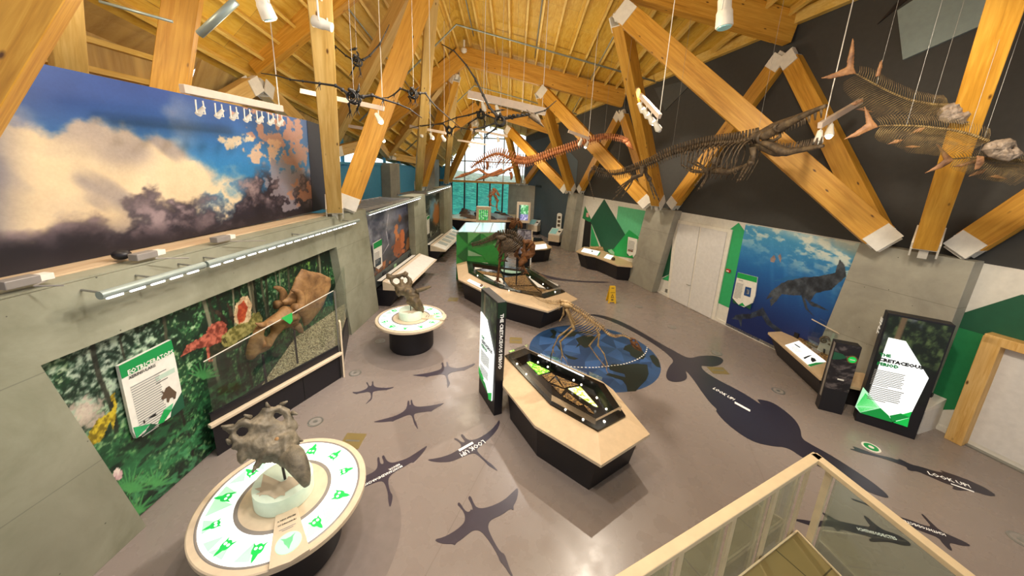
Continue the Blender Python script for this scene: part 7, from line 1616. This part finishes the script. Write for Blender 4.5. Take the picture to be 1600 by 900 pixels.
for dd in (-.2, .2): mb.tube([wc((430, 105), dd), wc((480, 112), dd), wc((520, 108), dd)], [.04, .09, .03], 7); mb.tube([wc((455, 125), dd), wc((425, 195), dd)], [.05, .025], 6)
mb.build('pelvis', mk, fs, smooth=True)
zt_ = .74
def foot(P): return V((P.x, P.y, zt_))
for dd, pts in ((-.28, ((460, 135), (440, 235), (452, 300), (430, 352))), (.28, ((500, 135), (505, 215), (520, 262), (505, 300)))):
    P = [wc(q, dd) for q in pts]; P[-1] = foot(P[-1]) if dd < 0 else P[-1]; limb(fs, mu if dd < 0 else mk, 'hind_leg', P, [.07, .055, .045], [[P[-1], P[-1]+V((a, -.1, -.0)), P[-1]+V((a*1.5, -.2, -.0))] for a in (-.08, 0, .08)], .03)
for dd, pts in ((-.3, ((620, 200), (590, 290), (640, 345), (645, 400))), (.28, ((660, 200), (690, 280), (660, 340), (690, 395)))):
    P = [wc(q, dd) for q in pts]; limb(fs, mu, 'fore_leg', P, [.065, .05, .04], [[P[-1], P[-1]+V((a, -.08, -.05)), P[-1]+V((a*1.5, -.16, -.06))] for a in (-.07, 0, .07)], .025)
fr = relief(PC.poly(Z([(662, 135), (672, 108), (690, 122), (712, 112), (740, 118), (775, 170), (770, 200), (772, 240), (745, 270), (700, 290), (640, 300), (648, 250), (668, 205)], 700, 350, .17778)), [PC.poly(Z([(690, 160), (716, 158), (720, 210), (700, 216)], 700, 350, .17778))], T=.1, w=.12, res=60, rough=.4, bend=.2)
soften(place(fr, PC.o+PC.n*.35, PC.x, PC.y, PC.n).build('frilled_skull', mu, fs), 2)
mb = MB(); mb.tube([wc((700, 200), .4), wc((735, 150), .5), wc((772, 125), .55)], [.05, .03, .01], 6); mb.tube([wc((690, 280), .4), wc((650, 310), .5), wc((640, 345), .5)], [.12, .1, .04], 8); mb.build('snout', mu, fs, smooth=True)
for q in ((560, 410), (650, 405)): P = fl(*Z([q], 700, 350, .17778)[0], .74); MB().lathe(P, [(.42 if q[0] < 600 else .25, 0), (.42 if q[0] < 600 else .25, .03)], 24).build('teal_base', F('verdigris base', '#8fb3a0', .5), fs)
for q in ((500, 260), (610, 300)): a = wc(q); MB().tube([a, V((a.x, a.y, .72))], .02, 6).build('support_rod', M['black'], fs)
# ---- second small skeleton beyond the panel
PD = Plane(V((.6, 19.5, 1.6)), (0, -1, 0)); wd = lambda q, d=0: PD.w(*Z([q], 690, 280, .13333)[0], d)
ss = thing('small_skeleton', 'small brown horned skeleton beyond the third light panel', 'skeleton', XY(wd((880, 520))))
mb = MB(); vertebrae(mb, [wd(q) for q in ((770, 470), (810, 482), (850, 490), (900, 500))], 14, .04, .07, .1, .14, .08, 0); mb.build('back_vertebrae', M['bone_rust'], ss, smooth=True)
mb = MB(); ribcage(mb, [wd(q) for q in ((820, 485), (850, 490), (885, 497))], 8, .4, .5, .4, .2, .02); mb.build('ribcage', M['bone_rust'], ss, smooth=True)
soften(PD.put(relief(PD.poly(Z([(895, 500), (920, 480), (950, 520), (952, 560), (930, 585), (915, 545)], 690, 280, .13333)), T=.1, w=.1, res=30, rough=.4)).build('skull', M['bone_rust'], ss), 2)
for q1, q2 in (((830, 500), (825, 570)), ((890, 510), (895, 580))): P = [wd(q1, .1), wd(((q1[0]+q2[0])/2+8, (q1[1]+q2[1])/2), .1), wd(q2, .1)]; limb(ss, M['bone_rust'], 'leg', P, [.04, .035])
a = wd((860, 500)); MB().tube([a, V((a.x, a.y, .02))], .02, 6).build('support_rod', M['black'], ss); MB().lathe(V((a.x, a.y, 0)), [(.35, 0), (.35, .5), (.3, .52)], 20).build('stand', M['black'], ss)
# ---- upright skeleton on the rock plinth
PE = Plane(V((-1.6, 26.2, 2)), (0, -1, 0)); we = lambda q, d=0: PE.w(*Z([q], 690, 280, .13333)[0], d)
us = thing('upright_skeleton', 'upright rust coloured two legged skeleton on the far plinth against the teal window', 'skeleton', XY(we((650, 360)))+UP*.95)
mb = MB(); vertebrae(mb, [we(q) for q in ((562, 215), (580, 165), (610, 130), (640, 150))], 14, .05, .07, .12, .1, .1, .05); mb.build('back_vertebrae', M['bone_orange'], us, smooth=True)
mb = MB(); ribcage(mb, [we(q) for q in ((590, 155), (615, 135), (640, 150))], 8, .5, .7, .5, .25, .03); mb.build('ribcage', M['bone_orange'], us, smooth=True)
soften(PE.put(relief(PE.poly(Z([(595, 110), (620, 100), (650, 130), (680, 170), (685, 205), (660, 195), (640, 165), (605, 140)], 690, 280, .13333)), [PE.poly(Z(ell(640, 150, 9, 7), 690, 280, .13333))], T=.15, w=.15, res=36, rough=.4)).build('skull', M['bone_orange'], us), 2)
for pts in (((575, 180), (570, 240), (575, 300)), ((630, 190), (655, 250), (645, 320), (652, 362))):
    P = [we(q, .05) for q in pts]; limb(us, M['bone_orange'], 'leg', P, [.09, .07, .06], [[P[-1], P[-1]+V((.2, -.2, -.05)), P[-1]+V((.35, -.3, -.06))]], .04)
# ================================================================== CAMERA, LIGHT
cam = bpy.data.cameras.new('camera'); co = bpy.data.objects.new('camera', cam); COL.objects.link(co)
Mx = Matrix((CAM_R, -CAM_D, -CAM_F)).transposed().to_4x4(); Mx.translation = O; co.matrix_world = Mx
cam.sensor_width = 36; cam.sensor_fit = 'HORIZONTAL'; cam.lens = FL/1600*36
cam.shift_x = 0; cam.shift_y = -(450-CY)/1600; cam.clip_start = .05; cam.clip_end = 300
scn.camera = co
w = bpy.data.worlds.new('sky'); scn.world = w; w.use_nodes = True
bg = w.node_tree.nodes['Background']; bg.inputs[0].default_value = (.93, .96, 1, 1); bg.inputs[1].default_value = 1.0
def spot(loc, tgt, power, col=(1, .86, .68), size=.15, ang=90, blend=.6):
    l = bpy.data.lights.new('track_spot', 'SPOT'); l.energy = power; l.color = col; l.shadow_soft_size = size; l.spot_size = math.radians(ang); l.spot_blend = blend
    o = bpy.data.objects.new('track_spot_light', l); COL.objects.link(o); o.location = loc
    o.rotation_euler = (V(tgt)-V(loc)).to_track_quat('-Z', 'Y').to_euler(); return o
def pt(loc, power, col=(1, .88, .7), size=.4):
    l = bpy.data.lights.new('roof_fill', 'POINT'); l.energy = power; l.color = col; l.shadow_soft_size = size
    o = bpy.data.objects.new('added_roof_fill', l); COL.objects.link(o); o.location = loc; return o
WARM = (1, .86, .62); NEU = (1, .93, .86)
nt = w.node_tree; tc = nt.nodes.new('ShaderNodeTexCoord'); sp_ = nt.nodes.new('ShaderNodeSeparateXYZ'); nt.links.new(tc.outputs['Generated'], sp_.inputs[0])
rm = nt.nodes.new('ShaderNodeMapRange'); rm.inputs[1].default_value = -.35; rm.inputs[2].default_value = .8; rm.inputs[3].default_value = .8; rm.inputs[4].default_value = 2.4
nt.links.new(sp_.outputs['Y'], rm.inputs[0]); nt.links.new(rm.outputs[0], bg.inputs[1])
# unseen point lamps added to brighten the timber roof
for p in ((-1.0, 5.6, 6.3), (-1.6, 13, 6.0), (-2.2, 20, 5.6), (1.2, 6.5, 6.6), (.6, 13.5, 6.2), (2.2, 2.6, 6.8), (.2, 20.5, 5.6), (-4.6, 3.6, 6.5), (-4.6, 7.4, 6.2)): pt(p, 165 if p[0] > -4 else 85, WARM)
# key lamps whose shadows fall on the floor around the diamond case
spot((2.88, 8.2, 7.35), (.9, 3.8, 0), 1100, (1, .88, .72), .05, 95)
spot((.7, 1.3, 7.5), (1.0, 6.2, 0), 420, (1, .88, .72), .06, 80)
for a, b, e in (((-1.0, 3.6, 7.2), (-2.2, 5.2, 0), 480), ((1.0, 12, 7.2), (0, 10.5, .8), 600), ((3.5, 11, 7.0), (2, 8, 0), 300),
                ((1.4, 5.4, 7.4), (-3.9, 7.5, 1.4), 520), ((.6, 4.2, 7.4), (-4.7, 4, 1.6), 430), ((1.6, 16, 6.4), (1.5, 18, 0), 500), ((-2.6, 15, 6.2), (-3.5, 13, 0), 650),
                ((3.0, 3.2, 6.6), (8.6, 8.6, 1.6), 520), ((3.2, 2.2, 6.6), (8.6, 5, 1.8), 480), ((2.6, 12.5, 6.6), (6.4, 13, 1.8), 480),
                ((1.2, 5, 7.2), (-5.3, 5.5, 4.6), 430), ((-2, 21, 6.0), (-2.5, 25, 0), 700)):
    spot(a, b, e, NEU if a[0] < 1.5 else (1, .87, .68))
spot((-2.4, 3.0, 8.0), (-2.5, 3.3, .8), 240, NEU, .12, 60)
spot((-1.2, 6.3, 7.8), (-2.5, 8.3, .8), 330, NEU, .08, 50)
scn.view_settings.view_transform = 'Standard'; scn.view_settings.look = 'None'; scn.view_settings.exposure = 0; scn.view_settings.gamma = 1
